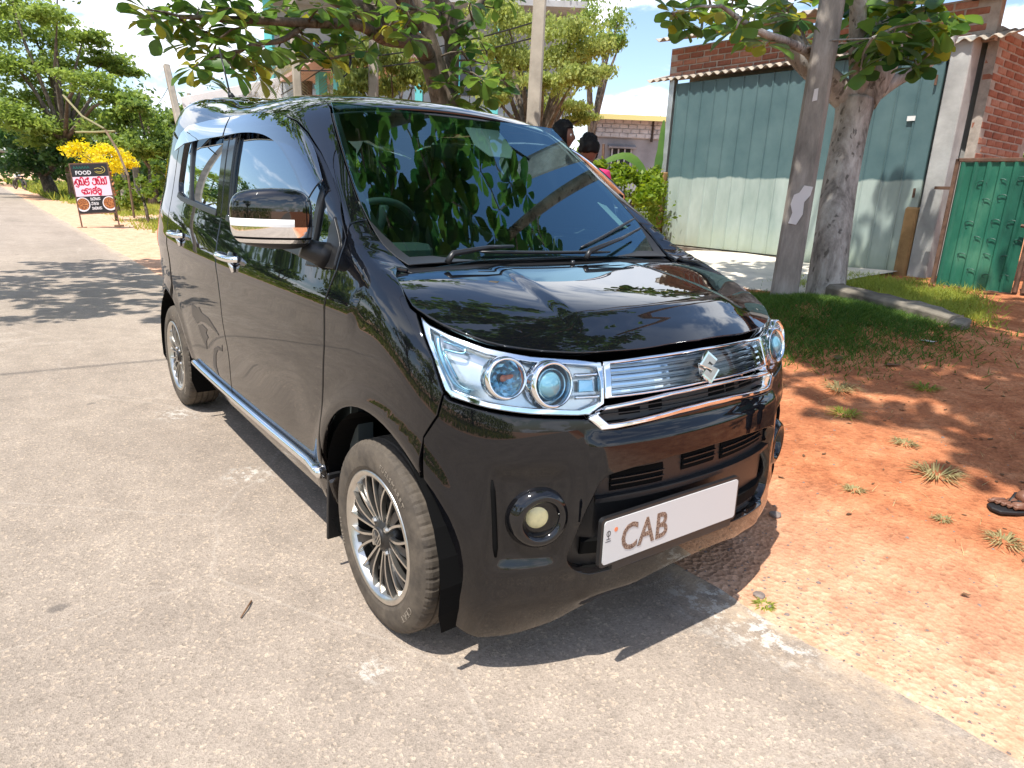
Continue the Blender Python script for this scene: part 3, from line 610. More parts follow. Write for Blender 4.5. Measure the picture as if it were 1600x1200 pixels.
m = MB(); m.V = [(x, y, z) for x in (-600, -60, -20, 0, 20, 500) for y, z in ((-6.25, -.01), (-6.7, .03), (-9, .15), (-500, .4))]
m.F = [(i*4+j+1, (i+1)*4+j+1, (i+1)*4+j, i*4+j) for i in range(5) for j in range(3)]
tag(m.obj('far_verge', M['earth']), kind='structure')
# concrete apron in front of the shed doors
m = MB(); n_ = 10; V = []; F = []
for i in range(n_+1):
    x = -4.75+2.85*i/n_
    for y, dz in ((4.75+.12*math.sin(i*2.1), .012), (5.3, .035), (6.0, .035), (6.74, .05)): V.append((x+.10*math.sin(y*7), y, ground_h(x, y)+dz))
for i in range(n_):
    for j in range(3): F.append((i*4+j, (i+1)*4+j, (i+1)*4+j+1, i*4+j+1))
for i in range(n_): F.append((i*4, i*4, 0) if 0 else (i*4, len(V)+i, len(V)+i+1, (i+1)*4))
V += [(-4.75+2.85*i/n_, 4.75+.12*math.sin(i*2.1), ground_h(-4.75+2.85*i/n_, 4.8)-.1) for i in range(n_+1)]
m.V = V; m.F = F; tag(m.obj('concrete_apron', M['concrete']), kind='structure')
m = MB(); V = []; F = []
for i in range(9):
    x = -21+i*1.1
    for dy in (0, .55): V.append((x, 2.2+.35*math.sin(i*.5)+dy+i*.1, ground_h(x, 2.4)+.03))
for i in range(8): F.append((2*i, 2*i+2, 2*i+3, 2*i+1))
m.V = V; m.F = F; tag(m.obj('garden_path', M['concrete']), kind='structure')

# ---- grass
def blades(name, pts, h, w, mat, spread=.5):
    pts = np.asarray(pts); n = len(pts); a = rng.uniform(0, 2*np.pi, n); hh = h*rng.uniform(.4, 1.3, n); lean = rng.normal(size=(n, 2))*spread*hh[:, None]
    d = np.stack([np.cos(a), np.sin(a), np.zeros(n)], 1)*w/2
    tip = pts+np.concatenate([lean, hh[:, None]], 1)
    V = np.stack([pts-d, pts+d, tip], 1).reshape(-1, 3); return fast_mesh(name, V, 3, M[mat])
def scatter(n, f, x0, x1, y0, y1, dz=-.005):
    x = rng.uniform(x0, x1, n*3); y = rng.uniform(y0, y1, n*3); k = f(x, y) > rng.uniform(0, 1, n*3); x, y = x[k][:n], y[k][:n]
    return np.stack([x, y, [ground_h(a, b)+dz for a, b in zip(x, y)]], 1)
def nz(x, y, s, o=0): return np.array([mn.noise((a*s, b*s, o)) for a, b in zip(x, y)])
lawnf = lambda x, y: sstep(0, .22, (x+2.6))*sstep(-.30, -.75, x+.35*(y-5.2))*sstep(4.72, 4.95, y+.22*(x+1.0))*sstep(6.5, 6.1, y)*np.clip(.75+nz(x, y, 2.2)*1.4, 0, 1)
tag(obj('lawn_grass', blades('lawn_grass', scatter(9000, lawnf, -2.6, .1, 4.6, 6.5), .075, .012, 'grass', .7)), 'bright sunlit grass between the green gate and the broken kerb', 'grass', kind='stuff')
mossf = lambda x, y: np.clip(1.15*np.exp(-(((x+1.25)/.85)**2+((y-3.7)/.95)**2)**1.5)+.0, 0, 1)*np.clip(.9+nz(x, y, 3)*1.2, 0, 1)
tag(obj('mossy_grass', blades('mossy_grass', scatter(30000, mossf, -2.5, .3, 2.4, 5.0),   .05, .010, 'moss', .9)), 'dark mossy grass on the mound round the pole and tree', 'grass', kind='stuff')
vf_ = lambda x, y: np.clip(.5+nz(x, y, .45, 3)*1.8, 0, 1)*sstep(1.3, 2.3, y+.35*nz(x, y, .9, 7))*sstep(-6.2, -7.2, x)
tag(obj('verge_grass', blades('verge_grass', scatter(26000, vf_, -34, -6.5, 1.2, 9), .14, .035, 'grass', .6)), 'patchy roadside grass behind the parked car towards the food sign', 'grass', kind='stuff')
vf2 = lambda x, y: np.clip(.65+nz(x, y, .15, 3)*1.6, 0, 1)
tag(obj('far_grass', blades('far_grass', scatter(9000, vf2, -90, -34, 1.2, 12), .35, .14, 'grass', .6)), 'long grass on the verge at the far end of the road', 'grass', kind='stuff')
n = 26000; x = rng.uniform(-90, 14, n); y = -rng.uniform(6.5, 13, n)
tag(obj('opposite_grass', blades('opposite_grass', np.stack([x, y, np.full(n, .02)], 1), .35, .10, 'grass', .6)), 'tall verge grass across the road', 'grass', kind='stuff')
# single tufts on the red earth
for (tx, ty, r, lab, mt) in ((-.28, 2.42, .12, 'largest pale grass tuft on red earth, in the tree shade edge', 'drygrass'), (-.05, 2.05, .10, 'dark flat tuft beside the largest grass tuft', 'grass'), (.32, 1.90, .07, 'thin pale tuft where the shade ends', 'drygrass'), (.05, 2.75, .10, 'green tuft deepest in the tree shade', 'grass'),
                           (.56, 1.66, .12, 'low spreading grass patch on sunlit earth by the bumper corner', 'drygrass'), (.93, 1.31, .075, 'small star-shaped dry tuft nearest the photo edge', 'drygrass'), (.73, 1.30, .04, 'tiny dry sprout on the orange earth', 'drygrass'), (.40, 1.27, .05, 'short pale sprig close to the front bumper', 'drygrass'), (.60, .33, .035, 'small green sprig growing at the asphalt edge', 'grass'), (.10, .90, .10, 'green tuft under the far side of the car nose', 'grass')):
    k = int(40+r*520); a = rng.uniform(0, 2*np.pi, k); rr_ = r*np.sqrt(rng.uniform(0, 1, k))*.45
    pts = np.stack([np.cos(a)*rr_, np.sin(a)*rr_, np.zeros(k)], 1); hh = r*rng.uniform(.3, 1.0, k)*.85; out_ = np.stack([np.cos(a), np.sin(a)], 1)*(r*rng.uniform(.3, 1.0, k))[:, None]
    d = np.stack([-np.sin(a), np.cos(a), np.zeros(k)], 1)*.0030; mid = pts+np.concatenate([out_*.5, (hh*.42)[:, None]], 1); tip = pts+np.concatenate([out_, (hh*.30)[:, None]], 1)
    V = np.concatenate([np.stack([pts-d, pts+d, mid+d*.8, mid-d*.8], 1), np.stack([mid-d*.8, mid+d*.8, tip+d*.1, tip-d*.1], 1)]).reshape(-1, 3)
    tag(obj('grass_tuft', fast_mesh('grass_tuft', V, 4, M[mt]), loc=(tx, ty, ground_h(tx, ty)-.004)), lab, 'grass tuft', 'grass tufts on the red earth')
sp = scatter(1500, lambda x, y: np.clip(.15+nz(x, y, 2.1, 11)*2.4, 0, 1)*sstep(.6, 1.5, y), -3, 1.5, .6, 4.3)
tag(obj('sparse_grass', blades('sparse_grass', sp, .028, .004, 'drygrass', 1.4)), 'thin dry grass blades strewn over the red earth', 'grass', kind='stuff')
# gravel along the asphalt edge
m = MB()
for i in range(1500):
    x = random.uniform(-.5, 2.2) if i % 4 else random.uniform(-7, -2.5); y = .27+abs(random.gauss(0, .32)) if i % 3 else random.uniform(.3, 2.6); s = random.uniform(.0018, .0065)*(1.7 if random.random() < .06 else 1)
    z = ground_h(x, y); a = random.uniform(0, 6.28); c_, s_ = math.cos(a), math.sin(a)
    P = [(s*random.uniform(.7, 1.3)*px_, s*random.uniform(.6, 1.1)*py_, s*.55*pz_) for px_, py_, pz_ in ((1, 0, 0), (.3, 1, 0), (-.9, .5, 0), (-.6, -.8, 0), (.5, -.9, 0), (.1, .1, 1), (0, 0, -1))]
    m.add([(x+p[0]*c_-p[1]*s_, y+p[0]*s_+p[1]*c_, z+p[2]) for p in P], [(0, 1, 5), (1, 2, 5), (2, 3, 5), (3, 4, 5), (4, 0, 5), (1, 0, 6), (2, 1, 6), (3, 2, 6), (4, 3, 6), (0, 4, 6)])
tag(m.obj('gravel', M['stone']), 'loose gravel spilled along the asphalt edge', 'gravel', kind='stuff')
def rock(name, x, y, s, lab, cat, mat='stone', flat=.5, grp=None):
    bm = bmesh.new(); bmesh.ops.create_icosphere(bm, subdivisions=2, radius=s)
    for v in bm.verts: v.co *= 1+.25*mn.noise(v.co/s*1.3+Vector((x*9, y*7, 0))); v.co.z *= flat
    me = bpy.data.meshes.new(name); bm.to_mesh(me); bm.free(); me.materials.append(M[mat]); return tag(obj(name, me, loc=(x, y, ground_h(x, y)+s*flat*.5)), lab, cat, grp)
rock('dark_stone', .30, .86, .024, 'dark lump of stone in the car shadow beyond the bumper', 'stone')
rock('stone', .56, .36, .020, 'flat brown stone by the asphalt edge in the car shadow', 'stone', flat=.35)
def dead_leaf(x, y, L_, a, lab, mat='litter'):
    V = [(-L_/2, 0, .002), (-L_*.15, L_*.22, .010), (L_*.25, L_*.16, .008), (L_/2, 0, .012), (L_*.25, -L_*.16, .006), (-L_*.15, -L_*.22, .009)]
    me = mesh_of('dead_leaf', V, [(0, 4, 3), (0, 5, 4), (0, 3, 2), (0, 2, 1)], M[mat]); tag(obj('dead_leaf', me, loc=(x, y, ground_h(x, y)+.003), rot=(0, 0, a)), lab, 'fallen leaf', 'fallen leaves on the earth')
dead_leaf(.97, .87, .03, .5, 'small curled leaf on orange earth, right of the car shadow')
dead_leaf(1.17, .87, .035, 1.2, 'brown curled leaf further forward than the small curled one')
dead_leaf(1.28, .70, .03, 2.2, 'thin black leaf sliver lying on pale orange earth')
dead_leaf(-.32, 3.65, .12, .3, 'large pale leaf lying on the mossy mound edge', 'paper')
dead_leaf(-.25, 3.0, .12, 1.0, 'big brown dead leaf in the tree shade', 'litter')
dead_leaf(-.55, 2.9, .14, 2.0, 'big curled dead leaf by the yellow mossy patch', 'litter')
m = MB()
for i in range(420):
    x, y = random.uniform(-2.0, 1.4), random.uniform(1.0, 4.4)
    if random.random() > .25+.75*float(sstep(1.2, 2.6, y+.5*x*.3)): continue
    L_ = random.uniform(.010, .040); a_ = random.uniform(0, 6.28); c_, s_ = math.cos(a_), math.sin(a_); z = ground_h(x, y)
    m.add([(x+(px_*c_-py_*s_)*L_, y+(px_*s_+py_*c_)*L_, z+.002+pz_*L_) for px_, py_, pz_ in ((-.5, 0, 0), (-.1, .22, .12), (.3, .15, .05), (.5, 0, .18), (.3, -.17, .02), (-.1, -.2, .10))], [(0, 5, 4, 3), (0, 3, 2, 1)])
tag(m.obj('leaf_litter', M['litter']), 'small dead leaves and crumbs littering the shaded red earth', 'leaf litter', kind='stuff')
# twigs
for (x, y, a, l) in ((-1.0, -.0, 0, 0),):
    pass
tw = MB().tube([(-.30, -.98, .006), (-.27, -1.0, .010), (-.235, -1.03, .005)], [.003, .0025, .002], 5).obj('twig', M['litter']); tag(tw, 'short dark twig on the asphalt beside the front wheel', 'twig')
tag(MB().tube([(1.20, .98, .02), (1.24, 1.02, .03), (1.32, .98, .02)], [.0015]*3, 4).obj('twig', M['litter']), 'thin bent straw on the orange earth', 'twig')
# broken kerb beam by the lawn
kb = thing('kerb_beam', 'dark mossy broken concrete kerb beam lying between lawn and red earth', 'kerb', (-.98, 4.52, ground_h(-.98, 4.52)+.03), (0, rad(2), rad(-19)))
m = MB(); n_ = 12; V = []; F = []
for i in range(n_+1):
    x = -.62+1.24*i/n_; e = .015*mn.noise((x*7, 0, 0)); tap = 1-.35*max(0, (x-.40)/.22)
    for y, z in ((-.10, -.09), (-.11+e, .05), (-.08+e, .075), (.08, .08-e), (.11, .05), (.10, -.09)): V.append((x, y*tap, z*tap))
for i in range(n_):
    for j in range(6): F.append((i*6+j, (i+1)*6+j, (i+1)*6+(j+1) % 6, i*6+(j+1) % 6))
F.append(tuple(range(5, -1, -1))); F.append(tuple(n_*6+j for j in range(6)))
m.add(V, [f[::-1] for f in F]).obj('beam', M['kerbstone'], kb, bevel=.006)
MB().box((.66, -.01, -.01), (.10, .16, .09), (.2, .1, .4)).obj('broken_end', M['kerbstone'], kb, bevel=.012)

# ================================================================== garage
GY_ = 6.85
gar = thing('garage', 'unfinished brick garage with asbestos roof and tall two-tone metal doors', 'garage', (-3.5, GY_, .45))
def gp(b): return b  # parts are given in world coordinates and re-based here
def wobj(m, name, mat, root, **k):
    o = m.obj(name, mat, root, **k); o.matrix_parent_inverse = Matrix.Translation(-Vector(root.location)) if root.rotation_euler[:] == (0, 0, 0) else root.matrix_world.inverted(); return o
def corrugated(x0, x1, y0, y1, z0, z1, pitch, amp, thick=.006, along='x'):
    """waves run across x; the sheet falls from (y1,z1) to (y0,z0)"""
    m = MB(); n = max(4, int(round((x1-x0)/pitch*6))); V = []; F = []
    for i in range(n+1):
        x = x0+(x1-x0)*i/n; dz = amp*math.cos(2*math.pi*(x-x0)/pitch)
        for y, z in ((y0, z0), (y1, z1)):
            V.append((x, y, z+dz)); V.append((x, y, z+dz-thick))
    for i in range(n):
        a, b = i*4, i*4+4; F += [(a, b, b+2, a+2), (a+1, a+3, b+3, b+1), (a, a+1, b+1, b), (a+2, b+2, b+3, a+3)]
    F += [(0, 2, 3, 1), (n*4, n*4+1, n*4+3, n*4+2)]
    m.add(V, F); return m
wobj(MB().box((-3.55, GY_+.35, 1.75), (3.9, .12, 2.5)), 'back_wall', M['render'], gar)
# posts
wobj(MB().box((-5.53, GY_-.02, 2.25), (.09, .09, 1.35)), 'post', M['galv'], gar, bevel=.005)
wobj(MB().box((-5.55, GY_-.03, 1.02), (.16, .16, 1.16)), 'post_footing', M['rustrender'], gar, bevel=.01)
wobj(MB().box((-1.72, GY_+.02, 1.72), (.20, .22, 2.46)), 'pillar', M['render'], gar, bevel=.01)
wobj(MB().box((-1.90, GY_-.02, .85), (.14, .16, .80)), 'pillar_footing', M['rustrender'], gar, bevel=.02)
wobj(MB().box((-3.6, GY_-.01, .47), (3.6, .10, .16)), 'threshold', M['kerbstone'], gar, bevel=.01)
# doors: ribbed sheet panels
def door_leaf(x0, x1, z0, z1, y, npan, tilt=0):
    fr_ = MB(); w_ = .035
    fr_.box(((x0+x1)/2, y+.03, z1-.02), (x1-x0, .03, w_)).box(((x0+x1)/2, y+.03, z0+.02), (x1-x0, .03, w_)).box((x0+.02, y+.03, (z0+z1)/2), (w_, .03, z1-z0-.08)).box((x1-.02, y+.03, (z0+z1)/2), (w_, .03, z1-z0-.08))
    leaf_ = wobj(fr_, 'door_leaf', M['doorpaint'], gar)
    step = (x1-x0)/npan
    for i in range(npan):
        a = x0+i*step; m = MB(); V = []; F = []
        prof = [(0, 0), (.008, -.018), (.020, -.020), (.028, -.003), (step*.5, .0005), (step-.002, 0)]
        for dx, dy in prof:
            for z in (z0+.01, z1-.01): V.append((a+dx, y+dy, z))
        for q in range(len(prof)-1): F.append((2*q, 2*q+2, 2*q+3, 2*q+1))
        m.add(V, F); o = m.obj('door_panel', M['doorpaint'], leaf_); o.matrix_parent_inverse = Matrix.Translation(-Vector(gar.location)); 
        o.matrix_parent_inverse = Matrix()
        # mesh is in world coordinates while leaf mesh is too: same local frame
    return leaf_
door_leaf(-5.44, -3.22, .56, 2.83, GY_-.05, 10)
door_leaf(-3.20, -1.855, .50, 2.87, GY_-.065, 6)
wobj(MB().box((-2.09, GY_-.088, 2.18), (.085, .006, .05)), 'door_plate', M['white'], gar)
for z in (1.35, 2.5): wobj(MB().tube([(-1.91, GY_-.09, z), (-1.91, GY_-.09, z+.10)], .014, 8), 'hinge', M['rusty'], gar)
# lower lean-to roof sheets over the doors and upper roof
for i in range(5):
    a = -5.95+i*.93; wobj(corrugated(a, a+.95, GY_-.14, GY_+.35, 2.885+i*.004, 3.02+i*.004, .133, .020), 'roof_sheet', M['asbestos'], gar)
for i in range(8):
    a = -5.75+i*.99; wobj(corrugated(a, a+1.02, GY_-.25, GY_+3.5, 3.40+i*.004, 4.25+i*.004, .146, .024), 'roof_sheet', M['asbestos'], gar)
for y in (GY_+.0, GY_+.45, GY_+.95, GY_+1.5): wobj(MB().box((-.1, y, 3.335+.23*(y-GY_)), (3.3, .055, .085)), 'rafter', M['darkwood'], gar)
for x in (-.9, .6): wobj(MB().box((x, GY_+1.6, 3.55), (.07, 3.6, .10), (rad(13), 0, 0)), 'rafter', M['darkwood'], gar)
# bricks
bme = MB().box((0, 0, 0), (.215, .105, .062)).obj('brick_proto', M['brick'], None, bevel=.006); brick_me = bme.data; bpy.data.objects.remove(bme)
half = MB().box((0, 0, 0), (.100, .105, .062)).obj('brick_proto', M['brick'], None, bevel=.006); half_me = half.data; bpy.data.objects.remove(half)
bc = [0]
def brick(x, y, z, rz, half_=False):
    o = obj('brick', half_me if half_ else brick_me, gar, (x+3.5+random.uniform(-.004, .004), y-GY_+random.uniform(-.005, .005), z-.45), (random.uniform(-.02, .02), random.uniform(-.015, .015), rz+random.uniform(-.02, .02))); bc[0] += 1
# front gable band between the roofs
wobj(MB().box((-3.6, GY_+.12, 3.12), (4.2, .10, .42)), 'mortar_core', M['mortar'], gar)
for r in range(5):
    z = 2.965+r*.078; off_ = .1175*(r % 2)
    for i in range(17):
        x = -5.58+.235*i+off_
        if x < -1.7: brick(x, GY_+.112, z, 0)
# side wall receding
SX = -1.50
wobj(MB().box((SX-.03, GY_+.87, 1.75), (.10, 1.42, 2.6)), 'mortar_core', M['mortar'], gar)
for r in range(32):
    z = .55+r*.078; off_ = .1175*(r % 2)
    for i in range(6):
        y = GY_+.27+.235*i+off_
        if y < GY_+1.60 and not (r < 20 and y > GY_+1.52-.01*r): brick(SX-.024, y, z, math.pi/2)
# ================================================================== gate
gate = thing('gate', 'green painted sheet metal gate with rusty frame beside the brick wall', 'gate', (-.62, 6.42, .42))
def ribbed(x0, x1, z0, z1, y, n, name, mat, root):
    step = (x1-x0)/n
    for i in range(n):
        a = x0+i*step; m = MB(); V = []; F = []
        prof = [(0, 0), (step*.15, -.02), (step*.32, -.02), (step*.47, 0), (step, 0)]
        for dx, dy in prof:
            for z in (z0, z1): V.append((a+dx, y+dy, z))
        for q in range(len(prof)-1): F.append((2*q, 2*q+2, 2*q+3, 2*q+1))
        o = wobj(m.add(V, F), name, mat, root)
for (x0, x1) in ((-1.40, -.66), (-.58, .55)):
    n_ = int(round((x1-x0)/.115)); ribbed(x0+.03, x1-.03, .48, 1.70, 6.40, n_, 'gate_panel', M['gate'], gate)
    f = MB(); f.box(((x0+x1)/2, 6.40, 1.72), (x1-x0, .04, .035)).box(((x0+x1)/2, 6.40, .47), (x1-x0, .04, .03)).box((x0, 6.40, 1.09), (.035, .04, 1.28)).box((x1, 6.40, 1.09), (.035, .04, 1.28))
    wobj(f, 'gate_frame', M['rusty'], gate, bevel=.004)
    for zi, z in enumerate((1.52, 1.36, 1.14, .98, .80, .64)):
        for k in range(3 if x0 < -1 else 5):
            c = (x0+.24+k*.18+.05*(zi % 2)+random.uniform(-.03, .03), 6.384, z+random.uniform(-.03, .03)); s = MB()
            s.tube([(c[0]+.05*math.cos(t)*(1-.12*t), c[1], c[2]+.028*math.sin(t)*(1-.10*t)) for t in np.linspace(-.3, 4.6, 12)], [.0015+.003*math.sin(i/11*3.14) for i in range(12)], 5)
            wobj(s, 'gate_scroll', M['gatemark'], gate)
for x in (-.655, -.585): wobj(MB().tube([(x, 6.37, .50), (x+.01, 6.36, 1.1), (x, 6.37, 1.66)], .022, 8), 'gate_bar', M['rusty'], gate)
wobj(MB().tube([(-.72, 6.34, 1.12), (-.52, 6.34, 1.10)], .016, 8), 'gate_bolt', M['rusty'], gate)
wobj(MB().box((-1.50, 6.45, 1.45), (.16, .05, .03)), 'gate_hinge', M['rusty'], gate)
# low corrugated sheet fence left of the garage
cf = thing('sheet_fence', 'low fence of horizontal corrugated grey sheets left of the garage doors', 'fence', (-6.2, 7.0, .45))
for z in (.62, .82, 1.02):
    m = MB(); V = []; F = []
    for i in range(13):
        zz_ = z-.10+.2*i/12; yy = 6.98+.012*math.cos(i*2.1)
        for x in (-8.2, -5.6): V.append((x, yy, zz_))
    for i in range(12): F.append((2*i, 2*i+1, 2*i+3, 2*i+2))
    wobj(m.add(V, F), 'fence_sheet', M['galv'], cf)
wobj(MB().box((-6.9, 6.95, 1.15), (2.6, .04, .03)), 'fence_rail', M['galv'], cf)
# ================================================================== poles
def square_pole(name, b, t, w0, w1, mat, lab, cat='pole', extra=None, d0=None):
    b = Vector(b); t = Vector(t); root = thing(name, lab, cat, b)
    L_ = t-b; q = L_.to_track_quat('Z', 'Y').to_matrix(); m = MB(); V = []; n_ = 10
    for i in range(n_+1):
        u = i/n_; w = w0+(w1-w0)*u; d = (d0 or w0)*(w/w0); c = w*.12
        for x, y in ((-w/2+c, -d/2), (w/2-c, -d/2), (w/2, -d/2+c), (w/2, d/2-c), (w/2-c, d/2), (-w/2+c, d/2), (-w/2, d/2-c), (-w/2, -d/2+c)):
            V.append(q@Vector((x, y, L_.length*u)))
    F = [(i*8+k, i*8+(k+1) % 8, (i+1)*8+(k+1) % 8, (i+1)*8+k) for i in range(n_) for k in range(8)]+[tuple(range(7, -1, -1)), tuple(n_*8+k for k in range(8))]
    m.add(V, F).obj('shaft', mat, root); return root, q, L_
A0 = Vector((-1.66, 4.02, .30)); A1 = Vector((-2.28, 5.24, 7.6))
pA, qA, LA = square_pole('utility_pole', A0, A1, .22, .15, M['pole'], 'thick weathered concrete utility pole with torn poster, in front of the mottled tree', extra=None)
# torn poster and knots wrapped on the face that looks to the road
fdir = Vector((.42, -.9, .0)).normalized()
pm = MB(); n_ = 14; cz = 1.02
uax = LA.normalized(); cpt = uax*.92+fdir*.114; side = uax.cross(fdir).normalized()
out_ = [(-.05, -.14), (.015, -.15), (.055, -.06), (.05, .04), (.09, .10), (.10, .17), (.03, .18), (.0, .12), (-.04, .10), (-.055, .02), (-.03, -.05)]
pm.prism(out_, .004, Matrix(((side.x, uax.x, fdir.x, cpt.x), (side.y, uax.y, fdir.y, cpt.y), (side.z, uax.z, fdir.z, cpt.z), (0, 0, 0, 1)))).obj('torn_poster', M['paper'], pA)
c2 = uax*1.85+fdir*.108
pm = MB().prism([(-.02, -.06), (.02, -.05), (.015, .05), (-.015, .04)], .003, Matrix(((side.x, uax.x, fdir.x, c2.x), (side.y, uax.y, fdir.y, c2.y), (side.z, uax.z, fdir.z, c2.z), (0, 0, 0, 1)))); pm.obj('torn_poster', M['paper'], pA)
for n_, b, t, w, mat, lab in (
    ('utility_pole', (-5.75, 4.40, ground_h(-5.75, 4.4)-.1), (-6.62, 5.15, 5.4), .20, 'polelight', 'pale square concrete pole standing behind the car roof, before the feathery tree'),
    ('utility_pole', (-8.45, 3.40, .1), (-9.1, 3.85, 3.9), .17, 'polelight', 'short brown pole with a coil of cable hung on it'),
    ('utility_pole', (-9.55, 2.80, .1), (-10.45, 3.05, 4.1), .15, 'polelight', 'slim grey pole between the almond leaves and the white board'),
    ('utility_pole', (-26.9, 5.25, .1), (-29.12, 5.06, 5.32), .26, 'polelight', 'bare leaning pole against the sky, left of the car roof'),
    ('utility_pole', (-33.4, 3.8, .1), (-34.62, 4.07, 3.74), .28, 'polelight', 'left of the two poles behind the yellow shrub'),
    ('utility_pole', (-33.0, 4.3, .1), (-34.44, 4.48, 4.6), .28, 'polelight', 'right of the two poles behind the yellow shrub')):
    square_pole(n_, b, t, w, w*.8, M[mat], lab)
# hanging coil of cable
cl = MB()
for k in range(3): cl.tube([(-8.62+.0*k, 3.22+.16*math.cos(t)+.01*k-.18, 3.0+.27*math.sin(t)+.012*k) for t in np.linspace(0, 6.283, 22)], .009, 5)
tag(cl.obj('cable_coil', M['wire'], None, True), 'black cable coil hanging under the tree branches above the car roof', 'cable')
def wire(a, b, sag, lab, r=.011, grp='overhead cables'):
    a = Vector(a); b = Vector(b); m = MB().tube([a.lerp(b, t)-Vector((0, 0, sag*4*t*(1-t))) for t in np.linspace(0, 1, 13)], r, 5, cap=False)
    tag(m.obj('cable', M['wire']), lab, 'cable', grp)
wire((-8.6, 3.5, 3.35), (-29.1, 5.06, 3.2), .5, 'overhead cable running from the leaning far pole to the coil pole')
wire((-6.45, 5.0, 3.3), (-10.4, 3.0, 3.0), .12, 'overhead cable between the pale square pole and the slim grey pole')
wire((-6.45, 5.0, 3.5), (-10.4, 3.0, 3.2), .16, 'higher cable between the pale square pole and the slim grey pole')
wire((-29.1, 5.06, 4.9), (-33.0, 30, 5.5), .6, 'thin cable crossing the sky behind the leaning far pole')
wire((-28.9, 5.06, 4.6), (-34.3, 4.4, 3.2), .3, 'cable between the leaning far pole and the two poles by the yellow shrub')
wire((-28.0, 5.15, 2.9), (-34.3, 4.4, 2.6), .3, 'low cable behind the yellow shrub')
wire((-28.0, 5.15, 2.3), (-34.3, 4.4, 1.9), .3, 'lowest cable behind the yellow shrub')
wire((-2.9, -9.6, 7.2), (-2.25, 5.11, 6.9), .25, 'cable crossing high over the road to the thick concrete pole', .014)

# ================================================================== almond trees with big leaves
def leaf_mesh(L_, curl, seed):
    r = random.Random(seed); out = []; w = L_*.31; n = 6; V = []; F = []
    for i in range(n+1):
        u = i/n; ww = w*float(np.interp(u, (0, .2, .4, .6, .8, .93, 1), (.04, .30, .68, .95, 1.0, .78, .30))); zc = curl*L_*(u**2)*-1
        V += [(u*L_, -ww, zc+ww*.28), (u*L_, 0, zc), (u*L_, ww, zc+ww*.28)]
    for i in range(n):
        a = 3*i; F += [(a, a+3, a+4, a+1), (a+1, a+4, a+5, a+2)]
    return V, F
LEAFV = [leaf_mesh(.175+.025*(i % 3), .10+.08*(i % 4), i) for i in range(6)]
def almond_tree(name, lab, base, limbs, rosettes, crown, matname, barkm, shown, nl=(7, 10)):
    """limbs: list of (points, radii); rosettes: visible ones nearest to the camera; crown: the rest"""
    root = thing(name, lab, 'tree', base); B0 = Vector(base); allp = []
    (P, R) = limbs[0]; MB().tube([Vector(tuple(map(float, p)))-B0 for p in crv(P, 5)], list(np.interp(np.linspace(0, len(P)-1, (len(P)-1)*5+1), range(len(R)), R)), 14).obj('trunk', M[barkm], root, True)
    for i, (P, R) in enumerate(limbs):
        Q = [Vector(tuple(map(float, p))) for p in crv(P, 5)]; allp += [(q, r) for q, r in zip(Q, np.interp(np.linspace(0, len(P)-1, (len(P)-1)*5+1), range(len(R)), R))]
        if i: MB().tube([q-B0 for q in Q], list(np.interp(np.linspace(0, len(P)-1, (len(P)-1)*5+1), range(len(R)), R)), 10).obj('branch', M[barkm], root, True)
    tw = MB(); far = MB(); nshown = 0; FV = []; 
    nodes = [p for p, r in allp[len(allp)//6:]]
    order = list(rosettes)+sorted(crown, key=lambda c: (Vector(c)-Vector((CX, CYM, CZ))).length)
    lm = [mesh_of('leaf', v, f, M[matname if k % 3 else 'almond2'], True) for k, (v, f) in enumerate(LEAFV)]
    ids = []
    for ri, c in enumerate(order):
        c = Vector(c); j = min(range(len(nodes)), key=lambda k: (nodes[k]-c).length+max(0, nodes[k].z-c.z)*.3); nd = nodes[j]
        mid = nd.lerp(c, .5)+Vector((random.uniform(-.05, .05), random.uniform(-.05, .05), .06*(c-nd).length))
        mid0 = mid
        if (c-nd).length > .02: tw.tube([nd-B0, mid-B0, c-B0], [.014, .010, .006], 5, cap=False)
        nodes.append(c); nodes.append(mid0)
        tilt = Vector((random.uniform(-.5, .5), random.uniform(-.5, .5), 1)).normalized(); base_q = tilt.to_track_quat('Z', 'Y')
        k_ = random.randint(*nl); a0 = random.uniform(0, 6.28)
        for i in range(k_):
            a = a0+i*6.283/k_+random.uniform(-.25, .25); el = random.uniform(-.55, .45); s = random.uniform(.62, 1.15)
            R = (base_q.to_matrix().to_4x4()@Euler((0, 0, a)).to_matrix().to_4x4()@Euler((random.uniform(-.5, .5), -el, 0)).to_matrix().to_4x4())
            M_ = Matrix.Translation(c-B0)@R@Matrix.Translation((.03, 0, 0))@Matrix.Scale(s, 4); v = random.randrange(6)
            if nshown < shown:
                o = obj('leaf', lm[v], root); o.matrix_local = M_; nshown += 1
            else:
                far.add([M_@Vector(p) for p in LEAFV[v][0]], LEAFV[v][1])
    tw.obj('twigs', M[barkm], root, True); root.children[-1]['kind'] = 'stuff'
    if far.V:
        o = far.obj('foliage', M[matname], root, True); o['kind'] = 'stuff'
    return root
def crown_points(cx, cy, cz, rx, ry, rz, n, seed, hollow=.0):
    r = random.Random(seed); out = []
    while len(out) < n:
        x, y, z = r.uniform(-1, 1), r.uniform(-1, 1), r.uniform(-1, 1)
        if x*x+y*y+z*z > 1: continue
        q = mn.noise(Vector((x*1.9*rx/2+seed, y*1.9*ry/2, z*1.5)))
        if q < hollow: continue
        out.append((cx+x*rx, cy+y*ry, cz+z*rz-.25*rz*(x*x+y*y)))
    return out
gA = ground_h(-1.72, 4.85)
A_trunk[0] = (-1.70, 4.80, gA-.05)
A_tr = A_trunk
A_ros = [tuple(c) if c[1] < 5.1 else tuple(np.array([CX, CYM, CZ])+(np.array(c)-np.array([CX, CYM, CZ]))*((5.1-CYM)/(c[1]-CYM))) for c in A_ros]
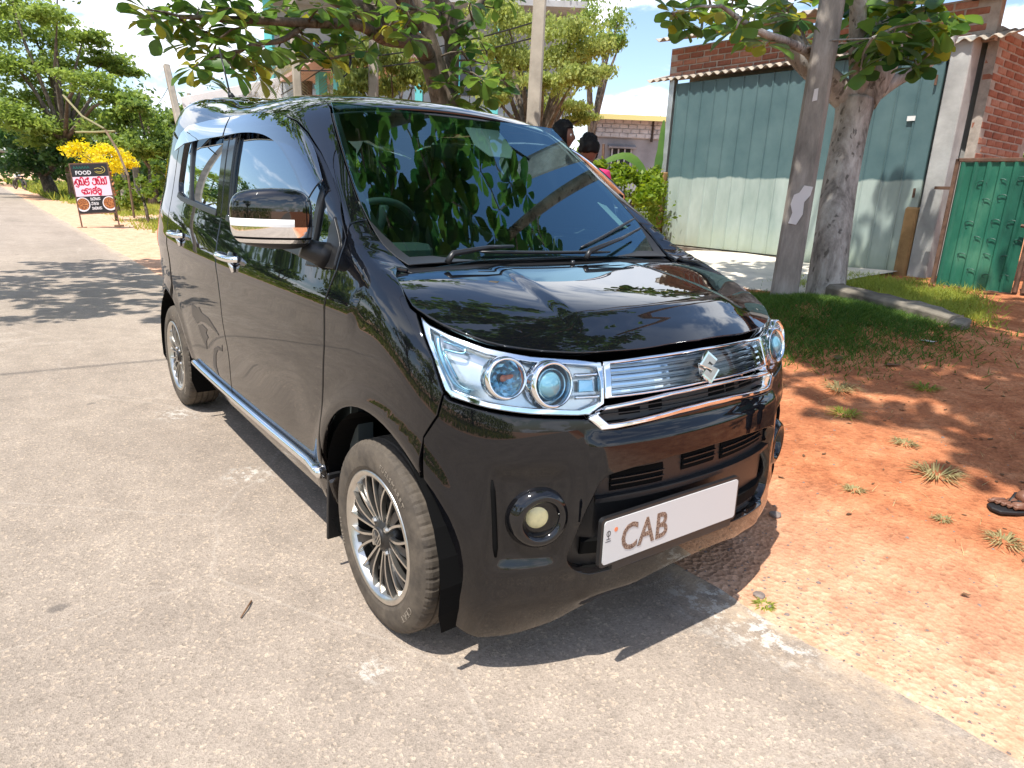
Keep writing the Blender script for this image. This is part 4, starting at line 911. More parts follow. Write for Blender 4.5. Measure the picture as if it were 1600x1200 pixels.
crownA = crown_points(-.9, 2.1, 6.5, 3.1, 2.6, 1.0, 430, 5, .02)
crownA = [c for c in crownA if c[2] > 3.45]+crown_points(.9, .5, 6.4, 2.0, 1.35, .6, 170, 12, -.02)
up_ = [((-1.92, 5.25, 2.2), (-1.9, 4.9, 3.0), (-1.7, 4.3, 4.4), (-1.2, 3.2, 5.8), (-.6, 2.2, 6.4), (.6, 1.0, 6.5)), ((-2.2, 4.8, 3.0), (-2.2, 4.1, 4.4), (-2.1, 2.9, 5.9), (-1.9, 1.5, 6.5)), ((-1.7, 5.2, 2.9), (-1.0, 4.6, 4.6), (.2, 3.4, 6.1))]
almond_tree('almond_tree', 'broad leaved roadside tree with pale mottled trunk forking behind the thick concrete pole', (-1.70, 4.80, gA),
            [(A_tr, [.18, .160, .155, .155, .175]), (A_l1, [.13, .12, .11, .10, .085, .07]), (A_l2, [.15, .15, .13, .12, .10]), (A_l3, [.075, .06, .05, .042, .03]), (A_l4, [.05, .042, .035, .028, .02, .012])]+[(list(u), [.09, .07, .05, .035, .02][:len(u)]) for u in up_],
            A_ros, crownA, 'almond', 'barkpatch', 290)
crownB = crown_points(-7.0, .6, 4.9, 3.4, 3.6, .95, 330, 3, -.06)
def in_left_sky(c):
    v = np.array(c)-np.array([CX, CYM, CZ]); d = v@fw; return d > 0 and (v@r2)/d*CF+800 < 216 and 600-(v@u2)/d*CF > -10
crownB += crown_points(-6.6, -2.3, 5.0, 3.0, 1.5, .8, 130, 17, -.04)
crownB = [c for c in crownB if c[2] > 3.5 and not in_left_sky(c)]
upB = [((-5.75, 3.1, 2.3), (-5.9, 2.6, 3.4), (-6.6, 1.6, 4.4), (-7.4, .4, 4.9), (-8.2, -1.0, 5.0)), ((-5.8, 3.2, 2.9), (-6.8, 3.0, 4.0), (-8.2, 2.6, 4.8)), ((-5.6, 2.6, 2.9), (-5.0, 1.4, 4.0), (-4.8, .2, 4.6), (-5.0, -1.2, 4.8))]
almond_tree('almond_tree', 'broad leaved tree behind the car roof with long brown branches reaching over the road', (-5.15, 3.25, ground_h(-5.15, 3.25)),
            [([(-5.15, 3.25, ground_h(-5.15, 3.25)-.1)]+B_trunk, [.22, .19, .17, .16, .12, .11, .10, .08, .06]), (B_l2, [.10, .09, .085, .07, .05]), (B_l3, [.07, .06, .045, .03]), (B_l4, [.09, .08, .065, .05, .042, .035, .026, .016]), (B_l5, [.03, .024, .018, .010])]+[(list(u), [.09, .07, .05, .035, .02][:len(u)]) for u in upB],
            B_ros+B_ros2, crownB, 'almond', 'bark', 290)

# ================================================================== far trees and shrubs
far_tree('tree', 'big spreading tree with layered bright green branches at the left photo edge', 'tree', (-35.5, 2.2, .1), T_left, 1350, .21, 'canopy', .24, sub=14, up=1.2)
far_tree('tree', 'dense dark bushy tree under the big spreading tree by the road', 'tree', (-39, 1.6, .1), T_leftdark, 650, .26, 'dark', .3)
far_tree('tree', 'bushy mid green tree behind the yellow shrub, left of the car', 'tree', (-30.5, 4.4, .1), T_mid, 850, .20, 'canopy', .2)
far_tree('shrub', 'bright yellow leaved shrub behind the food sign', 'shrub', (-24.0, 2.2, .1), [(x, y, z+.12, a*1.25, c*1.5) for x, y, z, a, c in yellow], 330, .10, 'yellow', .05)
far_tree('shrub', 'green shrub with a few orange leaves right of the food sign', 'shrub', (-18.8, 2.1, .1), shrub1, 170, .13, 'bush', .04)
far_tree('shrub', 'loose green bush beside the rear corner of the car', 'shrub', (-15.4, 2.6, .1), shrub2, 200, .11, 'bush', .04)
far_tree('shrub', 'small orange leaved plant at the foot of the yellow shrub', 'shrub', (-19.9, 1.5, .1), [(-19.9, 1.5, .8, .16, .22), (-19.8, 1.4, 1.15, .12, .14)], 60, .10, 'orangelf', .03)
far_tree('tree', 'feathery yellow green tree with drooping twigs behind the pale square pole', 'tree', (-10.6, 8.3, .3), feather, 1700, .085, 'feather', .16, droop=.8, up=1.0, sub=14)
far_tree('tree', 'tall airy tree above the grey building, sky showing through', 'tree', (-13.3, 12.5, .3), feathertop, 500, .10, 'canopy', .2, droop=.5, sub=16)
far_tree('tree', 'bamboo like drooping tree between the short brown pole and the almond trunk', 'tree', (-9.6, 4.6, .3), bamboo, 900, .085, 'feather', .07, droop=1.0, sub=12)
far_tree('bush', 'lime green hedge behind the low corrugated fence', 'bush', (-5.8, 6.3, .45), limebush+[(-6.3, 6.9, .9, .7, .5), (-5.6, 6.4, 1.0, .5, .5)], 800, .075, 'lime', .05, sub=12)
far_tree('tree', 'distant treetop over the grey blue house roof', 'tree', (-24, 26, .3), [(-24, 25, 4.5, .9, .4), (-23, 26, 4.6, .9, .4), (-22.5, 27, 4.4, .7, .4)], 200, .22, 'dark', .2)
# dark undergrowth at the left behind shrubs, and the treeline that closes the view
def mass(name, lab, boxes, n, size, mat, up=.5):
    P = []
    for (x0, x1, y0, y1, z0, z1) in boxes:
        k = int(n*max(1, (x1-x0))); x = rng.uniform(x0, x1, k); y = rng.uniform(y0, y1, k)
        top = z0+(z1-z0)*(.55+.45*np.array([mn.noise((a*.35, b*.35, 0)) for a, b in zip(x, y)])+.25*np.array([mn.noise((a*1.2, b*1.2, 5)) for a, b in zip(x, y)])); z = z0+(top-z0)*rng.uniform(0, 1, k)**.6; P.append(np.stack([x, y, z], 1))
    P = np.concatenate(P); o = obj(name, fast_mesh(name, leaf_quads(P, size, up, .6), 4, M[mat])); tag(o, lab, 'trees', kind='stuff'); return o
mass('treeline', 'dark continuous woodland closing the view beyond the shrubs', [(-74, -62, -4, 26, 0, 11), (-60, -20, 9, 14, 0, 3.6), (-62, -30, 5, 9, 0, 2.6)], 900, .42, 'dark')
mass('treeline', 'green scrub behind the car and pale board', [(-30, -12, 5.5, 9.5, .2, 2.6)], 1100, .16, 'bush')
mass('treeline', 'low wood far behind the garage', [(-40, 40, 30, 36, 0, 6)], 260, .5, 'canopy')
# the other side of the road (seen in the bodywork)
r_ = random.Random(21)
for i in range(11):
    x = -58+i*6.3+r_.uniform(-1.5, 1.5); y = -r_.uniform(10.5, 15); h = r_.uniform(4.0, 7.2)
    bl = [(x+r_.uniform(-1.9, 1.9), y+r_.uniform(-1.6, 1.6), h*r_.uniform(.45, 1.0), r_.uniform(.9, 1.6), r_.uniform(.6, 1.0)) for _ in range(8)]
    far_tree('tree', ['round dark green tree on the verge across the road', 'loose bright green tree on the verge across the road'][i % 2], 'tree', (x, y, .05), bl, 260, .30, 'dark' if i % 2 == 0 else 'canopy', .22, group='trees across the road')
P = np.stack([rng.uniform(-90, 20, 24000), -rng.uniform(9.5, 13, 24000), rng.uniform(0, 1, 24000)**.7*1.9], 1)
tag(obj('hedge', fast_mesh('hedge', leaf_quads(P, .26, .5, .6), 4, M['bush'])), 'rough hedge along the far side of the road', 'hedge', kind='stuff')
pO, _, _ = square_pole('street_lamp', (-27.0, -7.2, 0), (-27.8, -7.6, 6.2), .24, .18, M['polelight'], 'leaning street lamp pole across the road', 'street lamp')
MB().tube([(-.6, -.3, 5.4), (-.1, .8, 5.9), (.0, 1.4, 6.0)], [.035, .03, .03], 6).obj('lamp_arm', M['wire'], pO); MB().box((0, 1.6, 6.0), (.14, .45, .09)).obj('lamp_head', M['wire'], pO)

# ================================================================== banana plant, palm, sticks
bn = thing('banana_plant', 'banana plant with one upright and one drooping leaf left of the garage door', 'banana plant', (-5.35, 6.45, .45))
def banana_leaf(P, w, root):
    n = len(P); V = []; F = []
    for i, p in enumerate(P):
        u = i/(n-1); ww = w*math.sin(math.pi*min(.97, .08+u*.92))**.6; d = (Vector(P[min(i+1, n-1)])-Vector(P[max(i-1, 0)])).normalized(); s = d.cross(Vector((.6, -.7, .3))).normalized(); jag = 1+.10*((i*7) % 3-1)
        V += [Vector(p)-s*ww*jag+Vector((0, 0, -.10*ww)), Vector(p), Vector(p)+s*ww*jag+Vector((0, 0, -.10*ww))]
    for i in range(n-1): a = 3*i; F += [(a, a+3, a+4, a+1), (a+1, a+4, a+5, a+2)]
    m = MB(); m.V = [tuple(v-Vector(bn.location)) for v in V]; m.F = F; m.obj('leaf', M['banana'], root, True)
banana_leaf([tuple(q) for q in crv([(-5.32, 6.40, 1.15), (-5.33, 6.42, 1.5), (-5.33, 6.45, 1.9), (-5.36, 6.5, 2.30)], 3)], .055, bn)
banana_leaf([tuple(q) for q in crv([(-5.35, 6.40, 1.2), (-5.50, 6.25, 1.66), (-5.68, 6.05, 1.80), (-5.90, 5.80, 1.66)], 3)], .06, bn)
banana_leaf([tuple(q) for q in crv([(-5.35, 6.40, 1.2), (-5.6, 6.20, 1.50), (-5.75, 6.0, 1.52), (-5.88, 5.85, 1.38)], 3)], .05, bn)
MB().tube([(0, 0, -.1), (0, -.02, .5), (.02, -.05, .9)], [.07, .06, .03], 8).obj('stem', M['lime'], bn, True)
pmr = thing('palm', 'dry palm fronds drooping behind the white board', 'palm', (-12.4, 3.9, .2)); MB().tube([(0, 0, 0), (.1, 0, 1.5), (.2, .05, 3.0)], [.14, .12, .11], 8).obj('trunk', M['bark'], pmr, True)
for i in range(11):
    a = i*.571; P0 = [(.2+math.cos(a)*r, .05+math.sin(a)*r, 3.0+.35*math.sin(r*2.2)-r*r*.55) for r in (0, .3, .6, .9, 1.15)]
    m = MB().tube(P0, [.012, .01, .008, .006, .004], 4); 
    for k in range(30):
        u = .1+.9*k/29; q = np.array(P0[0])*0; t_ = u*4; j = min(3, int(t_)); q = Vector(P0[j]).lerp(Vector(P0[j+1]), t_-j)
        for s in (-1, 1):
            e = q+Vector((-math.sin(a)*s*.30+math.cos(a)*.1, math.cos(a)*s*.30+math.sin(a)*.1, -.22)); m.add([q, q+Vector((0, 0, .012)), e], [(0, 1, 2)])
    m.obj('frond', M['palm'], pmr)
for lab, a, b in (('left of two thin rusty rods standing in the lime hedge', (-5.05, 4.85, .5), (-5.15, 4.9, 1.72)), ('right of two thin rusty rods standing in the lime hedge', (-4.93, 4.95, .5), (-5.04, 5.02, 1.86))):
    tag(MB().tube([a, tuple((np.array(a)+np.array(b))/2+np.array([.01, 0, 0])), b], .018, 6).obj('rod', M['rusty']), lab, 'rod')

# ================================================================== buildings behind
def box_building(name, lab, c, sx, sy, h, rz, wall, cat='building'):
    r = thing(name, lab, cat, c, (0, 0, rz)); MB().box((0, 0, h/2), (sx, sy, h)).obj('wall', M[wall], r); return r
hb = box_building('house', 'low grey blue house with white block band and pink roof edge beyond the hedge', (-17.2, 18.6, 0), 3.6, 4.0, 3.45, rad(52), 'blockgrey', 'house')
def bb(m, name, mat, root): return m.obj(name, M[mat], root)
bb(MB().box((-.02, -2.03, 3.50), (3.7, .12, .62)), 'block_band', 'blockwhite', hb)
for r in range(4):
    for i in range(12): bb(MB().box((-1.64+i*.30+.10*(r % 2), -2.105, 3.27+r*.145), (.275, .05, .125)), 'block', 'blockwhite', hb)
for x in (-1.75, .25, 1.75): bb(MB().box((x, -2.12, 3.45), (.07, .10, .72)), 'post', 'darkwood', hb)
bb(MB().box((0, -.2, 3.98), (4.3, 4.9, .05), (rad(4), 0, 0)), 'roof', 'roofpink', hb)
bb(MB().box((0, -2.66, 3.80), (4.3, .04, .16)), 'fascia', 'roofyellow', hb)
for x, w in ((-.75, .75), (1.25, .6)):
    f = bb(MB().box((x, -2.02, 2.35), (w, .06, .95)), 'window', 'darkwin', hb)
    for k in range(4): bb(MB().box((x-w/2+.04+k*(w-.08)/3, -2.07, 2.35), (.05, .05, .95)), 'window_bar', 'blockwhite', f)
    bb(MB().box((x, -2.12, 2.90), (w+.2, .25, .05), (rad(20), 0, 0)), 'window_hood', 'turq' if 0 else 'blockgrey', hb)
cb = box_building('building', 'two storey cement building with turquoise columns half hidden by the feathery tree', (-19.6, 11.2, 0), 9.0, 5.0, 6.3, rad(52), 'cementwall')
bb(MB().box((0, -2.9, 3.2), (9.0, .9, .18)), 'balcony', 'cementwall', cb); bb(MB().box((0, -2.9, 6.3), (9.4, 1.2, .16)), 'roof', 'cementwall', cb)
for x in (-4.3, -2.2, 0, 2.2): bb(MB().box((x, -3.2, 3.15), (.22, .22, 6.2)), 'column', 'turq', cb)
for x in (-3.2, -1.1, 1.1, 3.2):
    for z in (1.5, 4.6): f = bb(MB().box((x, -2.52, z), (1.0, .06, 1.3)), 'window', 'darkwin', cb); bb(MB().box((x, -2.56, z), (.05, .05, 1.3)), 'window_bar', 'turq', f)
for k in range(26): bb(MB().box((-4.3+k*.34, -3.28, 3.62), (.03, .03, .72)), 'railing_bar', 'wire', cb)
bb(MB().box((0, -3.28, 3.99), (8.8, .05, .05)), 'handrail', 'wire', cb)
# small turquoise post and roof near the almond branches
sh_ = thing('shelter', 'roadside shelter roof on a turquoise post behind the almond branches', 'shelter', (-10.6, 3.9, .2))
MB().box((0, 0, 1.5), (.16, .16, 3.0)).obj('post', M['turq'], sh_); MB().box((-.8, 0, 1.5), (.16, .16, 3.0)).obj('post', M['turq'], sh_)
MB().box((-.5, .5, 3.08), (2.4, 1.9, .06), (rad(4), rad(-6), 0)).obj('roof', M['roofpink'], sh_)

# ================================================================== lettering strokes
def arcp(cx, cy, r, a0, a1, n=8, ry=None): return [(cx+r*math.cos(rad(a0+(a1-a0)*i/n)), cy+(ry or r)*math.sin(rad(a0+(a1-a0)*i/n))) for i in range(n+1)]
# Sinhala letters drawn by hand in a unit box (width about .8, height 1)
G = {
 'fa': [arcp(.22, .30, .20, 200, -20, 8)+[(.42, .30)], arcp(.60, .30, .18, 200, 380, 8), [(.78, .35), (.78, .85)], arcp(.55, .72, .24, 30, 200, 8), arcp(.22, .55, .12, 0, 300, 8)],
 'u': [[(.2, .0), (.5, -.18), (.62, -.02)]],
 'ya': [[(.05, .85), (.05, .3)], arcp(.22, .30, .17, 180, 360, 8), [(.39, .3), (.39, .6)], arcp(.57, .30, .18, 180, 360, 8), [(.75, .3), (.75, .88)], arcp(.22, .72, .10, 0, 320, 8)],
 'i': [arcp(.5, 1.0, .22, 180, 0, 6, .16)],
 'da': [arcp(.45, .42, .36, 150, 400, 12), arcp(.5, .70, .24, 30, 230, 8), [(.28, .5), (.55, .5)]],
 'hal': [[(.62, .9), (.70, 1.12), (.86, 1.10), (.80, .95)]],
 'ra': [arcp(.36, .38, .30, 170, 370, 12), [(.66, .45), (.60, .80)], arcp(.42, .78, .20, 0, 200, 8), [(.60, .80), (.78, 1.02)]],
 'sa': [arcp(.25, .30, .20, 190, 360, 8), [(.45, .30), (.45, .7)], arcp(.62, .30, .18, 180, 360, 8), [(.80, .3), (.80, .8)], arcp(.28, .72, .17, 0, 340, 8)],
 'e': [arcp(.30, .50, .22, 30, 330, 10), [(.30, .28), (.5, .05)]],
 'ka': [arcp(.25, .32, .22, 180, 370, 8), [(.47, .34), (.47, .62)], arcp(.66, .32, .18, 180, 370, 8), arcp(.5, .66, .36, 10, 175, 10, .22), [(.10, .6), (.42, .55)]],
 'aa': [[(.15, .82), (.35, .90), (.35, .1), (.25, .05)]],
 'ta': [arcp(.40, .36, .30, 160, 380, 12), arcp(.34, .70, .18, 20, 330, 8), [(.7, .42), (.7, .75)]],
}
def word(seq, x0, y0, h, adv=.86):
    out = []; x = x0
    for s in seq:
        if s == ' ': x += h*.45; continue
        for g in s.split('+'):
            for st in G[g]: out.append([(x+px_*h*.86, y0+py_*h) for px_, py_ in st])
        x += h*adv*(.6 if s in ('e', 'aa') else 1)
    return out
# ---- the food sign
sx_ = -17.4; sg_ = thing('food_sign', 'leaning roadside food sign with crimson lettering on pink and pictures of rice', 'sign', (-17.1, .78, ground_h(-17.1, .78)), (rad(-4), rad(-5), rad(72)))
# local frame: x to the right of a reader, z up, face towards -y
SW, SH, SZ = 1.02, 1.38, .42
MB().box((0, .015, SZ+SH/2), (SW, .02, SH)).obj('board', M['signblack'], sg_)
for x in (-SW/2, SW/2): MB().box((x, .02, (SZ+SH)/2), (.035, .035, SZ+SH+.02)).obj('leg', M['rusty'], sg_)
for z in (SZ, SZ+SH): MB().box((0, .02, z), (SW, .035, .035)).obj('frame_rail', M['rusty'], sg_)
for x in (-SW/2, SW/2): MB().box((x, .0, .03), (.26, .07, .06)).obj('foot', M['wood'], sg_)
FM = Matrix(((1, 0, 0, 0), (0, 0, -1, .003), (0, 1, 0, SZ), (0, 0, 0, 1)))
MB().prism([(-SW/2+.02, .48), (SW/2-.02, .48), (SW/2-.02, 1.02), (-SW/2+.02, 1.02)], .004, FM).obj('pink_panel', M['signpink'], sg_)
strokes('sinhala_lettering', word(['fa+u', 'ya+i', 'da+hal', ' ', 'ra', 'ya+i', 'sa+hal'], -.47, .775, .195, .66), FM@Matrix.Translation((0, 0, .004)), .034, .003, M['signred'], sg_)
strokes('sinhala_lettering', word(['e', 'ka', 'aa', 'ta+hal', 'ta+u'], -.33, .53, .185, .72), FM@Matrix.Translation((0, 0, .004)), .034, .003, M['signred'], sg_)
put_text_ = None
def text_mesh0(txt, size, extr=.0008):
    cu = bpy.data.curves.new('t', 'FONT'); cu.body = txt; cu.size = size; cu.extrude = extr; cu.offset = size*.022; cu.align_x = 'CENTER'; cu.resolution_u = 2
    o = bpy.data.objects.new('t', cu); COL.objects.link(o); dg = bpy.context.evaluated_depsgraph_get(); me = bpy.data.meshes.new_from_object(o.evaluated_get(dg)); bpy.data.objects.remove(o); return me
me = text_mesh0('FOOD', .15); me.transform(FM@Matrix.Translation((-.18, 1.08, .003))@Matrix.Diagonal((1.0, 1, 1, 1))); me.materials.clear(); me.materials.append(M['signwhite']); obj('food_lettering', me, sg_)
strokes('green_script', [[(-.42+k*.075, 1.25), (-.40+k*.075, 1.31), (-.37+k*.075, 1.25)] for k in range(6)], FM@Matrix.Translation((0, 0, .003)), .02, .002, M['signgreen'], sg_)
strokes('logo_swirl', [arcp(.27, 1.20, .15, -150, 60, 10, .10), [(.14, 1.23), (.24, 1.25), (.33, 1.22)], arcp(.26, 1.21, .10, -140, -10, 8, .07)], FM@Matrix.Translation((0, 0, .003)), .014, .002, M['signgold'], sg_)
for cx_, clipx in ((-.36, -1), (.38, 1)):
    pts = [(max(-SW/2+.02, min(SW/2-.02, x)), y) for x, y in arcp(cx_, .26, .20, 0, 360, 24, .20)][:-1]
    MB().prism(pts, .004, FM).obj('plate_picture', M['signwhite'], sg_)
    pts = [(max(-SW/2+.02, min(SW/2-.02, x)), y) for x, y in arcp(cx_-.01*clipx, .27, .165, 0, 360, 24, .165)][:-1]
    MB().prism(pts, .0055, FM).obj('rice_picture', M['rice'], sg_)
for k, sq in enumerate((['sa', 'ra', 'ya', 'ka'], ['ra', 'ta', 'sa'], ['sa', 'da', 'ya', 'ka'])):
    strokes('small_lettering', word(sq, -.13, .36-.13*k, .085, .80), FM@Matrix.Translation((0, 0, .003)), .014, .002, M['signwhite'], sg_)
sg_.scale = (.75, .84, .80)
# ---- weathered white board with raised faint letters above the car roof
wb = thing('name_board', 'weathered white board with faint raised lettering behind the car roof', 'sign', (-14.0, 3.05, 2.60), (0, rad(0), math.atan2(1.46, .96)))
MB().box((0, 0, .22), (2.05, .05, .46), (0, rad(-13.5), 0)).obj('board', M['boardgrey'], wb, bevel=.01)
WM = Matrix.Rotation(rad(-13.5), 4, 'Y')@Matrix(((1, 0, 0, 0), (0, 0, -1, -.028), (0, 1, 0, .22), (0, 0, 0, 1)))
strokes('raised_lettering', word(['sa', 'ka', 'ya', 'ra', 'ta', ' ', 'ka', 'aa', 'sa+hal', 'da+i', 'da'], -.62, -.10, .155, .78), WM, .022, .012, M['boardletter'], wb)
for s in (-1, 1): strokes('board_scroll', [[(s*.74, -.05), (s*.80, .08), (s*.88, .0), (s*.95, .10)]], WM, .025, .01, M['boardletter'], wb)
for x in (-.9, .9): MB().box((x, .06, -1.0), (.06, .06, 2.6)).obj('post', M['polelight'], wb)
# leaning bamboo poles over the sign
tag(MB().tube([(-22.5, .9, 3.3), (-21.2, 1.15, 2.7), (-19.8, 1.45, 2.35)], .028, 6).obj('bamboo_stick', M['palm']), 'upper of two pale bamboo sticks in front of the spreading tree', 'stick')
tag(MB().tube([(-21.6, 1.0, 2.3), (-20.4, 1.3, 2.28), (-19.2, 1.6, 2.28)], .025, 6).obj('bamboo_stick', M['palm']), 'level bamboo stick just above the yellow shrub', 'stick')
tag(MB().tube([(-19.6, 1.45, 2.3), (-18.8, 1.55, 1.8), (-18.0, 1.6, 1.2), (-17.9, 1.62, .2)], .03, 6).obj('bamboo_stick', M['wood']), 'dark bent stick rising behind the food sign', 'stick')
tag(MB().tube([(-15.5, 2.9, 2.1), (-14.2, 3.2, 2.35), (-13.0, 3.5, 2.5)], .04, 6).obj('fallen_branch', M['wood']), 'dark bare branch beside the rear of the car', 'branch')
# motorbike far up the road
mbk = thing('motorbike', 'parked motorbike far up the road edge under the trees', 'motorbike', (-52, .9, .05), (0, 0, rad(200)))
for x in (-.6, .6): MB().lathe([(.28, -.04), (.31, 0), (.28, .04), (.20, .03), (.20, -.03)], 16, 'y', (x, 0, .30), closed=True).obj('wheel', M['tyre'], mbk)
MB().tube([(-.6, 0, .3), (-.3, 0, .62), (.25, 0, .66), (.6, 0, .3)], .07, 6).obj('frame', M['darkmetal'], mbk); MB().box((-.2, 0, .80), (.62, .24, .10)).obj('seat', M['blackpl'], mbk, bevel=.03); MB().box((.15, 0, .80), (.34, .22, .20)).obj('tank', M['white'], mbk, bevel=.05); MB().tube([(.42, -.3, 1.0), (.42, .3, 1.0)], .02, 6).obj('handlebar', M['chrome'], mbk); MB().tube([(.42, 0, 1.0), (.6, 0, .3)], .03, 6).obj('fork', M['chrome'], mbk)

# ================================================================== people
def skin_body(name, pts, edges, radii, mat, root, sub=2):
    me = bpy.data.meshes.new(name); me.from_pydata([tuple(p) for p in pts], edges, []); o = bpy.data.objects.new(name, me); COL.objects.link(o)
    md = o.modifiers.new('s', 'SKIN'); md.use_smooth_shade = True
    for i, v in enumerate(me.skin_vertices[0].data):
        r = radii[i]; v.radius = r if hasattr(r, '__len__') else (r, r); v.use_root = (i == 0)
    sb = o.modifiers.new('u', 'SUBSURF'); sb.levels = sub; sb.render_levels = sub
    dg = bpy.context.evaluated_depsgraph_get(); m2 = bpy.data.meshes.new_from_object(o.evaluated_get(dg)); bpy.data.objects.remove(o)
    m2.materials.clear(); m2.materials.append(mat); m2.polygons.foreach_set('use_smooth', [True]*len(m2.polygons)); return obj(name, m2, root)
def person(lab, loc, rz, H, shirt, legs, head_tilt=(0, 0), hairlong=False, sandal=False, lean=0):
    """faces local +y"""
    r = thing('person', lab, 'person', loc, (0, 0, rz)); k = H/1.7
    P = [(0, 0, .92), (0, .01, 1.08), (0, .0, 1.25), (0, -.01, 1.40), (0, 0, 1.48), (0, .015, 1.555),
         (.10, 0, .88), (.11, .02, .48), (.11, -.01, .10), (.11, .12, .045), (-.10, 0, .88), (-.11, .02, .48), (-.11, -.01, .10), (-.11, .12, .045),
         (.17, -.01, 1.38), (.22, -.02, 1.12), (.24, .06, .88), (.245, .10, .80), (-.17, -.01, 1.38), (-.22, -.02, 1.12), (-.24, .06, .88), (-.245, .10, .80)]
    P = [(x*k, y*k, z*k) for x, y, z in P]
    E = [(0, 1), (1, 2), (2, 3), (3, 4), (4, 5), (0, 6), (6, 7), (7, 8), (8, 9), (0, 10), (10, 11), (11, 12), (12, 13), (3, 14), (14, 15), (15, 16), (16, 17), (3, 18), (18, 19), (19, 20), (20, 21)]
    R = [(.14, .10), (.125, .09), (.135, .10), (.12, .09), (.05, .05), (.05, .05), .085, .06, .038, .03, .085, .06, .038, .03, .055, .042, .03, .03, .055, .042, .03, .03]
    R = [tuple(q*k for q in a) if hasattr(a, '__len__') else a*k for a in R]
    body = skin_body('body', P, E, R, M['skin'], r)
    # head with face, ears
    bm = bmesh.new(); bmesh.ops.create_uvsphere(bm, u_segments=28, v_segments=20, radius=1)
    for v in bm.verts:
        x, y, z = v.co; w = .076*(1-.20*max(0, -z)**1.5)
        nx_, ny_, nz_ = x*w, y*.094*(1-.10*max(0, -z)), z*.118
        if y > 0:
            ny_ += .022*math.exp(-((x/.16)**2+((z+.12)/.20)**2))                     # nose
            ny_ -= .012*math.exp(-(((abs(x)-.38)/.18)**2+((z-.08)/.12)**2))            # eye sockets
            ny_ += .006*math.exp(-((x/.35)**2+((z+.50)/.07)**2)); ny_ -= .004*math.exp(-((x/.3)**2+((z+.44)/.03)**2))
            ny_ += .008*math.exp(-((x/.3)**2+((z+.85)/.15)**2))
        v.co = (nx_, ny_, nz_)
    me = bpy.data.meshes.new('head'); bm.to_mesh(me); bm.free(); me.polygons.foreach_set('use_smooth', [True]*len(me.polygons)); me.materials.append(M['skin'])
    hd = obj('head', me, r, (0, .02*k, 1.60*k), (head_tilt[0], 0, head_tilt[1])); hd.scale = (k, k, k)
    for s in (-1, 1):
        e_ = MB().lathe([(0, .012), (.010, .009), (.0135, 0)], 12, 'y'); eo = e_.obj('eye', M['white'], hd, True, loc=(s*.030, .074, .010)); MB().lathe([(0, .0145), (.006, .012)], 10, 'y').obj('iris', M['hair'], hd, True, loc=(s*.030, .074, .010))
        MB().lathe([(.0, -.006), (.022, -.004), (.026, .004), (.018, .006)], 12, 'x').obj('ear', M['skin'], hd, True, loc=(s*.076, -.005, -.005))
    # hair cap
    bm = bmesh.new(); bmesh.ops.create_uvsphere(bm, u_segments=40, v_segments=28, radius=1)
    for v in bm.verts:
        x, y, z = v.co; nn_ = 1+.13*mn.noise(Vector((x*2.6, y*2.6, z*2.6)))+.09*mn.noise(Vector((x*7, y*7, z*7)))
        hl_ = -.25 if not hairlong else -1.2; zz_ = z if z > hl_ or y > .3 else hl_+(z-hl_)*.2
        v.co = Vector((x*.092, (y*.108-.012), zz_*.130+.018))*nn_
        if y > .55 and z < .42: v.co.y = .05
    me = bpy.data.meshes.new('hair'); bm.to_mesh(me); bm.free(); me.polygons.foreach_set('use_smooth', [True]*len(me.polygons)); me.materials.append(M['hair']); obj('hair', me, hd)
    # shirt
    SP = [(0, 0, .86), (0, .01, 1.08), (0, 0, 1.27), (0, -.01, 1.40), (0, 0, 1.455), (.165, -.01, 1.385), (.215, -.02, 1.18), (-.165, -.01, 1.385), (-.215, -.02, 1.18)]
    SP = [(x*k, y*k, z*k) for x, y, z in SP]; skin_body('shirt', SP, [(0, 1), (1, 2), (2, 3), (3, 4), (3, 5), (5, 6), (3, 7), (7, 8)], [tuple(q*k for q in a) for a in ((.165, .125), (.145, .11), (.15, .12), (.135, .105), (.07, .07), (.075, .075), (.062, .062), (.075, .075), (.062, .062))], M[shirt], r)
    TP = [(0, 0, .95), (.10, 0, .86), (.11, .02, .50), (.11, -.01, .16), (-.10, 0, .86), (-.11, .02, .50), (-.11, -.01, .16)]
    TP = [(x*k, y*k, z*k) for x, y, z in TP]; skin_body('trousers', TP, [(0, 1), (1, 2), (2, 3), (0, 4), (4, 5), (5, 6)], [tuple(q*k for q in a) for a in ((.155, .12), (.10, .10), (.078, .078), (.060, .060), (.10, .10), (.078, .078), (.060, .060))], M[legs], r)
    # hands
    for s in (-1, 1):
        hp = Vector((s*.245*k, .10*k, .80*k))
        for f in range(5):
            L0 = (.055, .075, .082, .076, .060)[f]*k; oy = (f-2)*.018*k; d0 = Vector((0, .25+.25*(f == 0), -1)).normalized(); b = hp+Vector((-s*.004, oy+(.01 if f == 0 else 0), -.02*k))
            MB().tube([b-d0*.02, b+d0*L0*.45, b+d0*L0*.8+Vector((-s*.012, 0, 0)), b+d0*L0+Vector((-s*.024, 0, 0))], [.0095*k, .009*k, .008*k, .006*k], 7).obj('finger', M['skin'], r, True)
    return r
